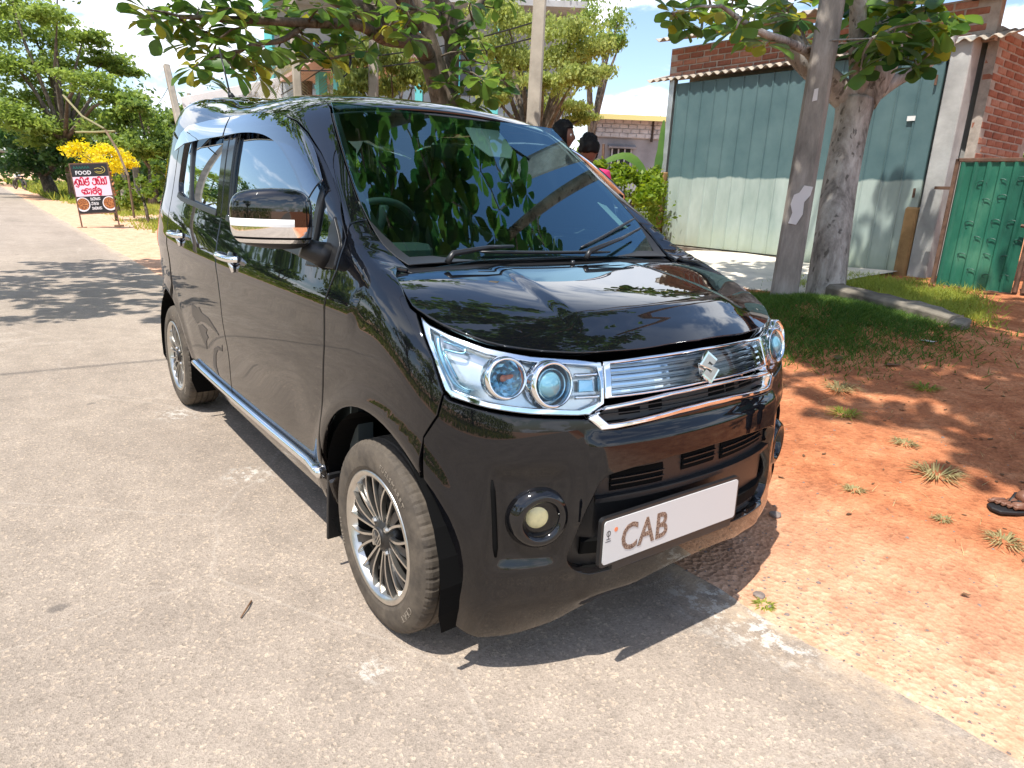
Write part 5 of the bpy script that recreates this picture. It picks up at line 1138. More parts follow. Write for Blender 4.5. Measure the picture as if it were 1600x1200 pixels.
def feet(r, k=1.0, side=(-1, 1)):
    for s in side:
        # foot with five toes on a thong sandal
        V = [Vector((s*.11, -.10, .05)), Vector((s*.11, -.06, .035)), Vector((s*.112, .02, .042)), Vector((s*.115, .10, .032)), Vector((s*.117, .145, .024))]
        skin_body('foot', [Vector((s*.11, -.02, .12)), Vector((s*.11, -.03, .07))]+V, [(0, 1), (1, 3), (3, 2), (1, 4), (4, 5), (5, 6)], [.040, .040, .026, .036, (.036, .030), (.044, .024), (.042, .016)], M['skin'], r)
        for f in range(5):
            x = s*.117+(f-2)*.0175*s*-1; l = (.045, .036, .032, .028, .022)[f]; y0 = .150-(f*.007)
            MB().tube([(x, y0-.02, .026), (x, y0+l*.5, .028), (x, y0+l, .021)], [.0115 if f == 0 else .0085, .011 if f == 0 else .008, .006], 8).obj('toe', M['skin'], r, True)
            MB().box((x, y0+l*.85, .030), (.010, .010, .003)).obj('toenail', M['nail'], r)
        sole = [(s*.117+px_, py_) for px_, py_ in ((-.030, -.13), (.030, -.13), (.040, -.08), (.036, 0), (.048, .09), (.050, .15), (.034, .20), (-.006, .215), (-.040, .20), (-.050, .14), (-.046, .06), (-.034, -.02), (-.040, -.08))]
        MB().prism(sole, .016).obj('sandal', M['sandal'], r, bevel=.004)
        MB().tube([(s*.117-.044, .06, .02), (s*.117-.03, .09, .055), (s*.117-.004, .135, .035)], [.008, .009, .006], 6).obj('sandal_strap', M['sandal'], r, True)
        MB().tube([(s*.117+.046, .06, .02), (s*.117+.032, .09, .055), (s*.117+.004, .135, .035)], [.008, .009, .006], 6).obj('sandal_strap', M['sandal'], r, True)
gp_ = ground_h(-2.9, 2.45)
person('person with thick black hair standing behind the far rear side of the car', (-3.05, 2.56, ground_h(-3.05, 2.56)), rad(-60), 1.58, 'tealcloth', 'denim', hairlong=False)
person('person in a sleeveless pink top standing just behind the car, seen from behind', (-2.50, 2.36, ground_h(-2.50, 2.36)), rad(30), 1.48, 'pink', 'denim', hairlong=False)
FX_, FY_ = 1.03, 1.62
pf = person('person in dark clothes and black thong sandals on the red earth', (FX_, FY_, ground_h(FX_, FY_)), rad(146), 1.68, 'tealcloth', 'denim')
feet(pf)
# ================================================================== THE CAR
def hull_displace(me):
    n = len(me.vertices); co = np.empty(n*3, np.float32); me.vertices.foreach_get('co', co); co = co.reshape(-1, 3).astype(float)
    nn = np.empty(n*3, np.float32); me.vertices.foreach_get('normal', nn); nn = nn.reshape(-1, 3).astype(float)
    x, y, z = co.T; ay = np.abs(y); d = np.zeros(n)
    for xc in (0, -2.425):
        r = np.hypot(x-xc, z-.29); d += .011*np.exp(-((r-.375)/.034)**2)*sstep(.55, .66, ay)*(z < .85)
    # bonnet power bulge
    yb = .335+.06*sstep(-.1, .2, x)
    f = sstep(0, .09, yb-ay)*sstep(.47, .34, x)*sstep(.80, .90, z)*(x > -.25)*sstep(1.02, .99, z)
    d += .0*f
    # crease of the wing below the belt
    side = sstep(.60, .68, ay)
    d += side*.006*np.exp(-((z-.90)/.05)**2)*(x < -.1)
    d -= side*.010*np.exp(-((z-.50)/.12)**2)*sstep(-.35, -.6, x)*sstep(-2.0, -1.7, x)
    # front bumper: fog lamp pocket and raised centre
    front = (x > .2) & (z < .7)
    yy = .60-.02*0; pk = sstep(.620, .580, ay)*sstep(.43, .48, ay)*sstep(.325, .375, z)*sstep(.62, .565, z)
    d -= front*.015*pk
    tri = sstep(.405, .365, ay-.06*(.66-z)/.1*0)*sstep(.685, .650, z)*sstep(.20, .25, z)
    d += front*.014*tri
    d += (x > .2)*.010*sstep(.30, .22, z)*sstep(.26, .44, ay)
    co += nn*d[:, None]
    me.vertices.foreach_set('co', co.astype(np.float32).ravel()); me.update()
hull = build_hull(4); hull_displace(hull)
hn = len(hull.vertices); HC = np.empty(hn*3, np.float32); hull.vertices.foreach_get('co', HC); HC = HC.reshape(-1, 3)
HN = np.empty(hn*3, np.float32); hull.vertices.foreach_get('normal', HN); HN = HN.reshape(-1, 3).astype(float)
if np.sum(HN*(HC-HC.mean(0))) < 0: HN = -HN
HT = []
for p in hull.polygons:
    v = p.vertices
    for k in range(1, len(v)-1): HT.append((v[0], v[k], v[k+1]))
BV = BVHTree.FromPolygons([tuple(map(float, c)) for c in HC], HT)
def hull_at(hit):
    loc, nor, idx, dist = hit
    a, b, c = HT[idx]; A, B, C = (Vector(HC[a].tolist()), Vector(HC[b].tolist()), Vector(HC[c].tolist()))
    v0 = B-A; v1 = C-A; v2 = loc-A; d00 = v0.dot(v0); d01 = v0.dot(v1); d11 = v1.dot(v1); d20 = v2.dot(v0); d21 = v2.dot(v1); den = d00*d11-d01*d01
    if abs(den) < 1e-18: w = (1, 0, 0)
    else:
        q = (d11*d20-d01*d21)/den; s = (d00*d21-d01*d20)/den; w = (1-q-s, q, s)
    nv = HN[a]*w[0]+HN[b]*w[1]+HN[c]*w[2]; nv /= np.linalg.norm(nv)
    return np.array(loc), nv
class Dir:
    def __init__(s, d):
        s.d = Vector(d).normalized(); s.u = s.d.cross(Vector((0, 0, 1))) if abs(s.d.z) < .9 else Vector((1, 0, 0)); s.u.normalize(); s.v = s.d.cross(s.u).normalized()
    def to2(s, p): p = Vector([float(q) for q in p]); return (p.dot(s.u), p.dot(s.v))
    def ray(s, a, b): return s.u*a+s.v*b-s.d*6, s.d
class Cyl:
    S = .62
    def __init__(s, x0=-.3, sx=1): s.x0 = x0; s.sx = sx
    def to2(s, p): return (math.atan2(p[1], (p[0]-s.x0)*s.sx)*s.S, float(p[2]))
    def ray(s, a, b): t = a/s.S; return Vector((s.x0, 0, b)), Vector((math.cos(t)*s.sx, math.sin(t), 0))
def cast(pr, a, b, fall=None):
    o, d = pr.ray(a, b); h = BV.ray_cast(o, d)
    if h[0] is None:
        if fall is None: return None
        h = BV.find_nearest(Vector([float(q) for q in fall]))
    return hull_at(h)
def resample(P, step):
    P = [np.array(p, float) for p in P]; out = []
    for i in range(len(P)):
        a, b = P[i], P[(i+1) % len(P)]; L = np.linalg.norm(b-a); k = max(1, int(round(L/step)))
        for j in range(k): out.append(a+(b-a)*j/k)
    return out
def surf(loops, pr, off=0, step=.02, bstep=.014, gap=.002, rim=.012, rnd=.0025, flat=None):
    """a patch of the body surface inside the first loop and outside the others; returns V, F, Nrm"""
    L3 = [resample(l, bstep) for l in loops]; L2 = [np.array([pr.to2(p) for p in l]) for l in L3]
    o2 = L2[0]; lo = o2.min(0); hi = o2.max(0)
    gx, gy = np.meshgrid(np.arange(lo[0], hi[0], step), np.arange(lo[1], hi[1], step)); gx = gx.ravel(); gy = gy.ravel()
    keep = pinpoly(gx, gy, o2)
    for h in L2[1:]: keep &= ~pinpoly(gx, gy, h)
    gx, gy = gx[keep], gy[keep]
    dm = np.full(len(gx), 9.)
    for l in L2:
        a = l; b = np.roll(l, -1, 0)
        for i in range(len(a)):
            e = b[i]-a[i]; q = max(1e-12, e@e); t = np.clip(((gx-a[i, 0])*e[0]+(gy-a[i, 1])*e[1])/q, 0, 1)
            dm = np.minimum(dm, np.hypot(gx-a[i, 0]-t*e[0], gy-a[i, 1]-t*e[1]))
    k = dm > .5*step; gx, gy = gx[k], gy[k]
    pts = [Vector((float(a), float(b))) for l in L2 for a, b in l]; nb = len(pts); edges = []; st = 0
    for l in L2:
        n = len(l); edges += [(st+i, st+(i+1) % n) for i in range(n)]; st += n
    pts += [Vector((float(a), float(b))) for a, b in zip(gx, gy)]
    r = delaunay_2d_cdt(pts, edges, [], 0, 1e-6); v2, _, fc, ov = r[0], r[1], r[2], r[3]
    cen = np.array([[sum(v2[i][c] for i in f)/len(f) for c in (0, 1)] for f in fc])
    ins = pinpoly(cen[:, 0], cen[:, 1], o2)
    for h in L2[1:]: ins &= ~pinpoly(cen[:, 0], cen[:, 1], h)
    fall = [p for l in L3 for p in l]
    mapb = {}
    P = []; NN = []
    for i, v in enumerate(v2):
        src = ov[i][0] if ov[i] else None
        for q in ov[i]:
            if q < nb: mapb[q] = i
        c = cast(pr, v[0], v[1], fall[src] if src is not None and src < nb else None)
        if c is None:
            j = int(np.argmin([(v[0]-pts[q][0])**2+(v[1]-pts[q][1])**2 for q in range(nb)])); c = hull_at(BV.find_nearest(Vector([float(t) for t in fall[j]])))
        P.append(c[0]+c[1]*off); NN.append(c[1])
    P = np.array(P); NN = np.array(NN); F = []
    for f, k in zip(fc, ins):
        if not k: continue
        a, b, c = P[f[0]], P[f[1]], P[f[2]]
        if np.dot(np.cross(b-a, c-a), NN[f[0]]) < 0: f = (f[0], f[2], f[1])
        F.append(tuple(f))
    # rims
    st = 0; V = [p for p in P]; Nn = [q for q in NN]; newP = P.copy()
    for li, l in enumerate(L2):
        n = len(l); ids = [mapb.get(st+i) for i in range(n)]; st += n; ids = [i for j, i in enumerate(ids) if i is not None and i != ids[j-1]]
        n = len(ids); A = []; B = []
        for j in range(n):
            i = ids[j]; t = P[ids[(j+1) % n]]-P[ids[j-1]]; t /= max(1e-9, np.linalg.norm(t)); inw = np.cross(NN[i], t)
            # sign by 2d test
            A.append(inw)
        # orientation test: sample several
        score = 0
        for j in range(0, n, max(1, n//12)):
            i = ids[j]; q = P[i]+A[j]*.004; 
            u = pr.to2(q); okk = pinpoly(np.array([u[0]]), np.array([u[1]]), o2)[0] and not any(pinpoly(np.array([u[0]]), np.array([u[1]]), h)[0] for h in L2[1:])
            score += 1 if okk else -1
        sg = 1 if score >= 0 else -1
        b0 = len(V)
        for j in range(n):
            i = ids[j]; inw = A[j]*sg
            newP[i] = P[i]+inw*(gap+rnd); e = P[i]+inw*gap-NN[i]*rnd
            V.append(e); Nn.append((NN[i]*.4-inw)/np.linalg.norm(NN[i]*.4-inw))
            V.append(e-NN[i]*rim); Nn.append(-inw)
        for j in range(n):
            k = (j+1) % n; i, i2 = ids[j], ids[k]; a, b = b0+2*j, b0+2*k
            for q in ((i, i2, b, a), (a, b, b+1, a+1)):
                pa, pb, pc = (np.array(newP[q[0]] if q[0] < len(P) else V[q[0]]), np.array(newP[q[1]] if q[1] < len(P) else V[q[1]]), np.array(V[q[2]]))
                if np.dot(np.cross(pb-pa, pc-pa), Nn[q[2]]) < 0: q = q[::-1]
                F.append(q)
    for i in range(len(P)): V[i] = newP[i]
    VFN_n[0] = len(P)
    return V, F, Nn
def refit(VFN, ax, dx, dy, even=None, bump=None, sel=None):
    """replace the sheet by a low-order polynomial in its own plane so that it reflects without ripples"""
    V, F, Nn = VFN; V = np.array([np.array(v, float) for v in V]); Nn = np.array([np.array(v, float) for v in Nn])
    a, b = [i for i in range(3) if i != ax]; nP = VFN_n[0]; m = np.zeros(len(V), bool); m[:nP] = True
    u, w, z = V[:, a], V[:, b], V[:, ax]; u0, w0 = u[m].mean(), (0 if even else w[m].mean())
    T_ = [(i, j) for i in range(dx+1) for j in range(dy+1) if i+j <= max(dx, dy) and (not even or j % 2 == 0)]
    A = np.stack([(u-u0)**i*(w-w0)**j for i, j in T_], 1); mf = m & (sel(u, w) if sel else True); co = np.linalg.lstsq(A[mf], z[mf], rcond=None)[0]
    fit = A@co; du = sum(c*i*(u-u0)**max(0, i-1)*(w-w0)**j for c, (i, j) in zip(co, T_) if i); dw = sum(c*j*(u-u0)**i*(w-w0)**max(0, j-1) for c, (i, j) in zip(co, T_) if j)
    if bump is not None:
        f0, fu, fw_ = bump(u, w); fit = fit+f0; du = du+fu; dw = dw+fw_
    n = np.zeros_like(V); n[:, ax] = 1; n[:, a] = -du; n[:, b] = -dw; n /= np.linalg.norm(n, axis=1)[:, None]
    s = np.sign(np.sum(n[:nP]*Nn[:nP], 1).mean()); n *= s
    delta = (fit-z); 
    P0 = V[:nP].copy()
    for k in range(nP, len(V)):
        j = int(np.argmin(np.sum((P0-V[k])**2, 1))); V[k, ax] += delta[j]
    V[:nP, ax] = fit[:nP]; Nn[:nP] = n[:nP]
    print('refit max residual', abs(delta[:nP]).max()); return list(V), F, list(Nn)
VFN_n = [0]
def put_surf(name, VFN, mat, parent, mirror=False, mirror_only=False, fm=None):
    V, F, Nn = VFN; objs = []
    for sgn in ((-1,) if mirror_only else (1, -1) if mirror else (1,)):
        if sgn == 1: v = V; f = F; n_ = Nn
        else:
            v = [(p[0], -p[1], p[2]) for p in V]; f = [tuple(reversed(q)) for q in F]; n_ = [(q[0], -q[1], q[2]) for q in Nn]
        me = mesh_of(name, v, f, mat, True); me.normals_split_custom_set_from_vertices([tuple(map(float, q)) for q in n_])
        objs.append(obj(name, me, parent))
    return objs
def panel(name, loops, pr, mat, parent, mirror=False, **k): return put_surf(name, surf(loops, pr, **k), mat, parent, mirror)
def sym(P): return list(P)+[(p[0], -p[1], p[2]) for p in reversed(P) if abs(p[1]) > 1e-6]
def rnd_poly(P, r=.02, n=4):
    """round the corners of a closed 3D polyline"""
    P = [np.array(p, float) for p in P]; out = []
    for i in range(len(P)):
        a, b, c = P[i-1], P[i], P[(i+1) % len(P)]; u = a-b; w = c-b; lu, lw = np.linalg.norm(u), np.linalg.norm(w); q = min(r, lu*.45, lw*.45)
        p0 = b+u/lu*q; p1 = b+w/lw*q
        for k in range(n+1):
            t = k/n; out.append((1-t)**2*p0+2*t*(1-t)*b+t*t*p1)
    return out

car = thing('parked_car', 'glossy black boxy hatchback parked half on the roadside with chrome grille and multi-spoke wheels', 'car')
DS = Dir((0, 1, 0)); DT = Dir((0, 0, -1)); DR = Dir((1, 0, 0)); CY = Cyl(); DF = Dir((-.12, .85, -.45)); DA = Dir((-.25, .75, -.6))
Rr = .352
def arch(xc, a0, a1, n=18, r=Rr, y=-.72): return [(xc+r*math.cos(rad(a0+(a1-a0)*i/n)), y, .29+r*math.sin(rad(a0+(a1-a0)*i/n))) for i in range(n+1)]
# ---- bonnet
def hood_bump(x, y):
    def f(x, y): return .0065*sstep(0, .055, .315+.15*x-np.abs(y))*sstep(.405, .345, x+.25*y*y)
    e = 1e-4; return f(x, y), (f(x+e, y)-f(x-e, y))/(2*e), (f(x, y+e)-f(x, y-e))/(2*e)
hf = crv([(.13, -.66, .933), (.174, -.648, .918), (.223, -.628, .903), (.306, -.574, .88), (.372, -.491, .864), (.421, -.392, .856), (.448, -.30, .853), (.467, -.2, .853), (.474, -.1, .856), (.478, 0, .857)], 4)
hs = crv([(-.09, 0, .98), (-.088, -.2, .98), (-.08, -.40, .99), (-.078, -.54, 1.0), (-.086, -.597, 1.018), (-.043, -.625, 1.012), (.043, -.65, .981), (.109, -.663, .943)], 4)
bonnet_half = hs+hf
put_surf('bonnet', refit(surf([sym([tuple(p) for p in bonnet_half])], DT, step=.012, rim=.02), 2, 4, 4, even=True, bump=hood_bump, sel=lambda u, w: u > -.03), M['paint'], car)
# ---- windscreen
wl = crv([(-.115, -.545, 1.015), (-.177, -.568, 1.052), (-.24, -.578, 1.09), (-.374, -.570, 1.188), (-.526, -.542, 1.30), (-.651, -.514, 1.392), (-.735, -.492, 1.452), (-.748, -.47, 1.458), (-.742, -.3, 1.475), (-.735, -.15, 1.485), (-.733, 0, 1.488)], 4)
ws = [(-.135, 0, .99), (-.135, -.3, .99)]+[tuple(p) for p in wl]
wsl = sym(ws[1:])
put_surf('windscreen', refit(surf([wsl], DT, off=.001, step=.025, gap=.001, rim=.004, rnd=.001), 2, 2, 2, even=True), M['windscreen'], car)
# black ceramic band round the glass
inn = [tuple(np.array(p)*[1, 1, 1]+np.array([-.0, 0, 0])) for p in wsl]
c0 = np.mean(np.array(wsl), 0)
band_in = []
for p in wsl:
    q = np.array(p); e = q-c0; band_in.append(tuple(c0+e*np.array([.955 if e[0] < 0 else .90, .955, 1])))
panel('windscreen_border', [wsl, band_in], DT, M['blackpl'], car, off=-.004, step=.03, gap=0, rim=.002, rnd=.001)
# ---- roof
roof = sym([(-.752, -.0, 1.49), (-.75, -.25, 1.485), (-.757, -.455, 1.465), (-.80, -.475, 1.49), (-.90, -.462, 1.52), (-1.1, -.455, 1.54), (-1.6, -.455, 1.56), (-2.2, -.455, 1.58), (-2.5, -.44, 1.58), (-2.63, -.40, 1.57), (-2.66, -.2, 1.56), (-2.66, 0, 1.57)])
panel('roof', [roof], DT, M['paint'], car, step=.03, rim=.01)
# ---- door frame line (top edge of the doors)
frame_top = [(-.262, -.656, 1.085), (-.32, -.646, 1.142), (-.381, -.63, 1.19), (-.434, -.62, 1.226), (-.581, -.602, 1.320), (-.70, -.594, 1.385), (-.80, -.592, 1.425), (-.90, -.594, 1.444), (-1.05, -.598, 1.455), (-1.38, -.603, 1.462), (-1.672, -.608, 1.463), (-2.0, -.62, 1.455), (-2.13, -.63, 1.435), (-2.20, -.64, 1.39)]
# ---- screen pillar and cant rail in one pressing
pil = [(-.262, -.656, 1.085), (-.275, -.64, 1.118), (-.295, -.577, 1.128)]+[tuple(p) for p in crv([(-.374, -.574, 1.188), (-.526, -.546, 1.30), (-.651, -.518, 1.392), (-.735, -.496, 1.452), (-.79, -.482, 1.487), (-.90, -.467, 1.52), (-1.1, -.460, 1.54), (-1.6, -.460, 1.56), (-2.2, -.460, 1.58), (-2.5, -.445, 1.58), (-2.61, -.44, 1.56)], 3)]
pil += [(-2.64, -.52, 1.50), (-2.55, -.58, 1.46), (-2.30, -.63, 1.41)]+frame_top[::-1][:-1]
panel('roof_side_rail', [pil], DA, M['paint'], car, mirror=True, step=.018)
# ---- front wing
wing = [(-.335, -.715, .335), (-.335, -.72, .39), (-.328, -.728, .48), (-.29, -.735, .656), (-.270, -.735, .776), (-.266, -.724, .906), (-.248, -.702, .99), (-.252, -.67, 1.06), (-.262, -.656, 1.085),
        (-.275, -.64, 1.118), (-.295, -.577, 1.128), (-.24, -.580, 1.09), (-.177, -.572, 1.052), (-.115, -.552, 1.018), (-.082, -.553, 1.006), (-.09, -.598, 1.018), (-.046, -.627, 1.012), (.04, -.652, .981), (.106, -.665, .943), (.13, -.66, .933),
        (.175, -.668, .89), (.226, -.671, .839), (.272, -.669, .765), (.268, -.681, .71), (.236, -.70, .65)]
a_f = [p for p in arch(0, 48, 172, 22)]
wing2 = wing+a_f+[(-.345, -.72, .335)][:0]
panel('front_wing', [wing2], DF, M['paint_low'], car, mirror=True, step=.018)
# ---- front door skin with window opening
fr = [np.array(p) for p in frame_top]
ftop = [tuple(p) for p in frame_top[:10]]
fdoor = [(-.345, -.70, .345), (-.345, -.72, .39), (-.332, -.728, .48), (-.294, -.735, .656), (-.274, -.735, .776), (-.270, -.724, .906), (-.252, -.702, .99), (-.256, -.67, 1.06)]+ftop+[(-1.40, -.66, 1.30), (-1.395, -.699, 1.063), (-1.385, -.716, 1.0), (-1.345, -.736, .902), (-1.315, -.743, .751), (-1.318, -.737, .563), (-1.345, -.72, .40), (-1.36, -.71, .345)]
fwin = rnd_poly([(-.335, -.69, 1.022), (-.40, -.65, 1.145), (-.50, -.63, 1.235), (-.66, -.62, 1.325), (-.79, -.61, 1.385), (-.90, -.605, 1.412), (-1.05, -.61, 1.42), (-1.318, -.61, 1.425), (-1.312, -.69, 1.085), (-1.1, -.69, 1.062), (-.70, -.69, 1.035)], .02)
panel('front_door', [fdoor, fwin], DS, M['paint_low'], car, mirror=True, step=.02, rim=.02)
rdoor = [(-1.365, -.71, .345), (-1.35, -.72, .40), (-1.323, -.737, .563), (-1.320, -.743, .751), (-1.35, -.736, .902), (-1.39, -.716, 1.0), (-1.40, -.699, 1.063), (-1.405, -.66, 1.30)]+[(-1.385, -.603, 1.462), (-1.672, -.608, 1.463), (-2.0, -.62, 1.455), (-2.13, -.63, 1.435), (-2.20, -.64, 1.39), (-2.27, -.69, 1.15), (-2.275, -.724, .98), (-2.25, -.733, .80)]+arch(-2.425, 62, 8, 12, r=.375)+[(-2.04, -.72, .335)][:0]+[(-2.03, -.71, .345)]
rwin = rnd_poly([(-1.472, -.69, 1.095), (-1.478, -.61, 1.425), (-1.7, -.61, 1.428), (-2.0, -.62, 1.42), (-2.10, -.63, 1.385), (-2.15, -.67, 1.20), (-2.13, -.69, 1.15), (-2.06, -.69, 1.135), (-1.75, -.69, 1.112)], .02)
panel('rear_door', [rdoor, rwin], DS, M['paint_low'], car, mirror=True, step=.022, rim=.02)
# ---- rear quarter, corner lamp, tailgate
q1 = [(-2.275, -.72, .80)]+[(-2.28, -.724, .98), (-2.275, -.69, 1.15), (-2.205, -.64, 1.39), (-2.30, -.63, 1.41), (-2.55, -.58, 1.46), (-2.64, -.52, 1.50), (-2.70, -.50, 1.42), (-2.72, -.56, 1.12), (-2.66, -.64, 1.11), (-2.66, -.66, .84), (-2.74, -.60, .83), (-2.80, -.55, .70), (-2.82, -.58, .60), (-2.60, -.70, .60), (-2.60, -.705, .50), (-2.745, -.66, .42)]
qa = arch(-2.425, 150, 68, 16, r=Rr)
panel('rear_quarter', [q1[:13]+[(-2.74, -.66, .62)]+qa], Dir((.3, 1, 0)), M['paint_low'], car, mirror=True, step=.022)
panel('rear_bumper', [sym([(-2.747, -.665, .61), (-2.735, -.672, .465), (-2.755, -.66, .34), (-2.80, -.62, .26), (-2.86, -.35, .26), (-2.86, 0, .26)])+[(-2.88, .3, .61), (-2.88, -.3, .61)]], Cyl(-2.3, -1), M['paint_low'], car, step=.03)
panel('tail_lamp', [[(-2.665, -.64, 1.10), (-2.73, -.56, 1.11), (-2.83, -.54, 1.0), (-2.82, -.56, .84), (-2.74, -.61, .84), (-2.665, -.66, .85)]], Dir((.7, .7, 0)), M['red'], car, mirror=True, step=.02, off=.006)
panel('tailgate', [sym([(-2.86, -.54, .64), (-2.84, -.545, .99), (-2.78, -.56, 1.12), (-2.70, -.51, 1.45), (-2.66, -.42, 1.53), (-2.66, -.2, 1.55)]), sym([(-2.80, -.47, 1.12), (-2.72, -.44, 1.42)])], DR, M['paint'], car, step=.03)
panel('tailgate_glass', [sym([(-2.80, -.48, 1.11), (-2.72, -.45, 1.43)])], DR, M['sideglass'], car, step=.04, off=-.004)
# ---- glazing of the doors
gl = [(-.475, -.68, 1.03), (-.50, -.63, 1.228), (-.66, -.62, 1.335), (-.79, -.61, 1.395), (-.90, -.605, 1.422), (-1.05, -.61, 1.43), (-1.33, -.61, 1.435), (-1.325, -.69, 1.078), (-1.1, -.69, 1.055), (-.70, -.69, 1.028)]
put_surf('front_door_glass', refit(surf([gl], DS, off=-.013, step=.04, gap=0, rim=.003), 1, 2, 2), M['sideglass'], car, mirror=True)
panel('quarter_glass', [[(-.345, -.69, 1.035), (-.38, -.66, 1.115), (-.455, -.64, 1.195), (-.455, -.69, 1.03)]], DS, M['sideglass'], car, mirror=True, off=-.010, step=.02, gap=0, rim=.003)
panel('window_bar', [[(-.452, -.69, 1.0), (-.452, -.64, 1.21), (-.482, -.63, 1.23), (-.482, -.69, 1.0)]], DS, M['blackpl'], car, mirror=True, off=.000, step=.02, gap=0, rim=.01)
put_surf('rear_door_glass', refit(surf([[(-1.462, -.69, 1.085), (-1.468, -.61, 1.435), (-1.7, -.61, 1.438), (-1.985, -.62, 1.43), (-1.90, -.69, 1.115)]], DS, off=-.013, step=.04, gap=0, rim=.003), 1, 2, 2), M['sideglass'], car, mirror=True)
panel('rear_fixed_glass', [[(-1.925, -.69, 1.12), (-2.005, -.62, 1.43), (-2.11, -.63, 1.39), (-2.16, -.67, 1.20), (-2.13, -.69, 1.14), (-2.06, -.69, 1.125)]], DS, M['sideglass'], car, mirror=True, off=-.013, step=.03, gap=0, rim=.003)
panel('window_bar', [[(-1.895, -.69, 1.10), (-1.975, -.62, 1.435), (-2.008, -.62, 1.435), (-1.928, -.69, 1.10)]], DS, M['blackpl'], car, mirror=True, off=-.004, step=.02, gap=0, rim=.01)
# inner window frames, black, between glass and skin
for o_, i_ in ((fwin, gl), ):
    pass
panel('window_seal', [[(-.32, -.69, .995), (-.33, -.69, 1.026), (-.70, -.69, 1.040), (-1.1, -.69, 1.067), (-1.325, -.69, 1.09), (-1.325, -.69, 1.068), (-1.1, -.69, 1.045), (-.70, -.69, 1.016)]], DS, M['blackpl'], car, mirror=True, off=.004, step=.012, gap=0, rim=.012, rnd=.002)
panel('window_seal', [[(-1.465, -.69, 1.078), (-1.465, -.69, 1.10), (-1.75, -.69, 1.118), (-2.06, -.69, 1.14), (-2.13, -.69, 1.155), (-2.14, -.69, 1.132), (-2.06, -.69, 1.118), (-1.75, -.69, 1.096)]], DS, M['blackpl'], car, mirror=True, off=.004, step=.012, gap=0, rim=.012, rnd=.002)
panel('door_pillar_trim', [[(-1.312, -.69, 1.07), (-1.318, -.61, 1.43), (-1.39, -.61, 1.43), (-1.392, -.69, 1.075)]], DS, M['blackgl'], car, mirror=True, off=.0025, step=.02, gap=.001, rim=.008)
panel('door_pillar_trim', [[(-1.400, -.69, 1.08), (-1.405, -.61, 1.43), (-1.474, -.61, 1.43), (-1.470, -.69, 1.09)]], DS, M['blackgl'], car, mirror=True, off=.0025, step=.02, gap=.001, rim=.008)
# ---- smoked rain visors
vf = [tuple(p) for p in crv([(-.462, -.62, 1.225), (-.60, -.605, 1.322), (-.72, -.6, 1.385), (-.82, -.6, 1.420), (-.93, -.6, 1.437), (-1.06, -.6, 1.445), (-1.40, -.6, 1.450)], 4)]+[tuple(p) for p in crv([(-1.405, -.65, 1.388), (-1.2, -.65, 1.392), (-1.0, -.65, 1.382), (-.86, -.65, 1.356), (-.76, -.65, 1.32), (-.64, -.65, 1.258), (-.54, -.65, 1.195), (-.50, -.65, 1.165)], 4)]
panel('rain_visor', [vf], DS, M['visor'], car, mirror=True, off=.024, step=.02, gap=0, rim=.004, rnd=.003)
vr = [(-1.425, -.6, 1.450), (-1.7, -.6, 1.452), (-1.98, -.6, 1.445), (-2.10, -.62, 1.42), (-2.17, -.63, 1.37), (-2.185, -.65, 1.345), (-2.0, -.65, 1.375), (-1.7, -.65, 1.385), (-1.428, -.65, 1.388)]
panel('rain_visor', [vr], DS, M['visor'], car, mirror=True, off=.024, step=.02, gap=0, rim=.004, rnd=.003)
# ---- sill with bright strip
panel('sill', [[(-.31, -.70, .335), (-.30, -.70, .25), (-1.0, -.69, .235), (-1.75, -.69, .25), (-2.055, -.70, .30), (-2.05, -.71, .338), (-1.2, -.71, .338)]], DS, M['paint_low'], car, mirror=True, off=.008, step=.025, rim=.03)
def strip_along(name, P, r, mat, parent, off=0, mirror=True, n=8, pr=DS, flat=1.0):
    pts = []
    for p in crv(P, 8):
        a, b = pr.to2(p); c = cast(pr, a, b, p); pts.append(c[0]+c[1]*off)
    for sgn in ((1, -1) if mirror else (1,)):
        MB().tube([(p[0], p[1]*sgn, p[2]) for p in pts], r, n).obj(name, mat, parent, True)
strip_along('sill_strip', [(-.345, -.71, .350), (-1.0, -.71, .340), (-1.72, -.71, .338), (-1.98, -.71, .345)], .0165, M['chrome'], car, off=.012)
# mud flaps
for xc in (0, -2.425):
    for s in ((-1, 1) if xc == 0 else ()):
        MB().box((xc-.330, s*.665, .235), (.012, .11, .24), (0, .10, 0)).obj('mud_flap', M['blackpl'], car, bevel=.003)
# ---- front bumper
def frame_at(y, z, off=0):
    """point, normal, across, up on the front of the hull; y chosen on the right-hand (negative) side"""
    # search the angle for this y
    lo, hi = -100., 100.
    for _ in range(40):
        mid = (lo+hi)/2; h = BV.ray_cast(Vector((-.3, 0, z)), Vector((math.cos(rad(mid)), math.sin(rad(mid)), 0)))
        if h[0] is None or h[0].y < y: lo = mid
        else: hi = mid
    p, n = hull_at(h); n = Vector(n.tolist()); p = Vector(p.tolist())+n*off
    a = Vector((0, 0, 1)).cross(n).normalized(); u = n.cross(a).normalized(); return p, n, a, u
def M4(p, a, u, n): return Matrix(((a.x, u.x, n.x, p.x), (a.y, u.y, n.y, p.y), (a.z, u.z, n.z, p.z), (0, 0, 0, 1)))
bt = crv([(.545, 0, .700), (.53, -.12, .698), (.512, -.27, .686)], 4)+[(.505, -.315, .684), (.498, -.352, .686), (.478, -.392, .713)]+crv([(.468, -.412, .716), (.42, -.521, .724), (.36, -.607, .737), (.288, -.662, .752)], 4)
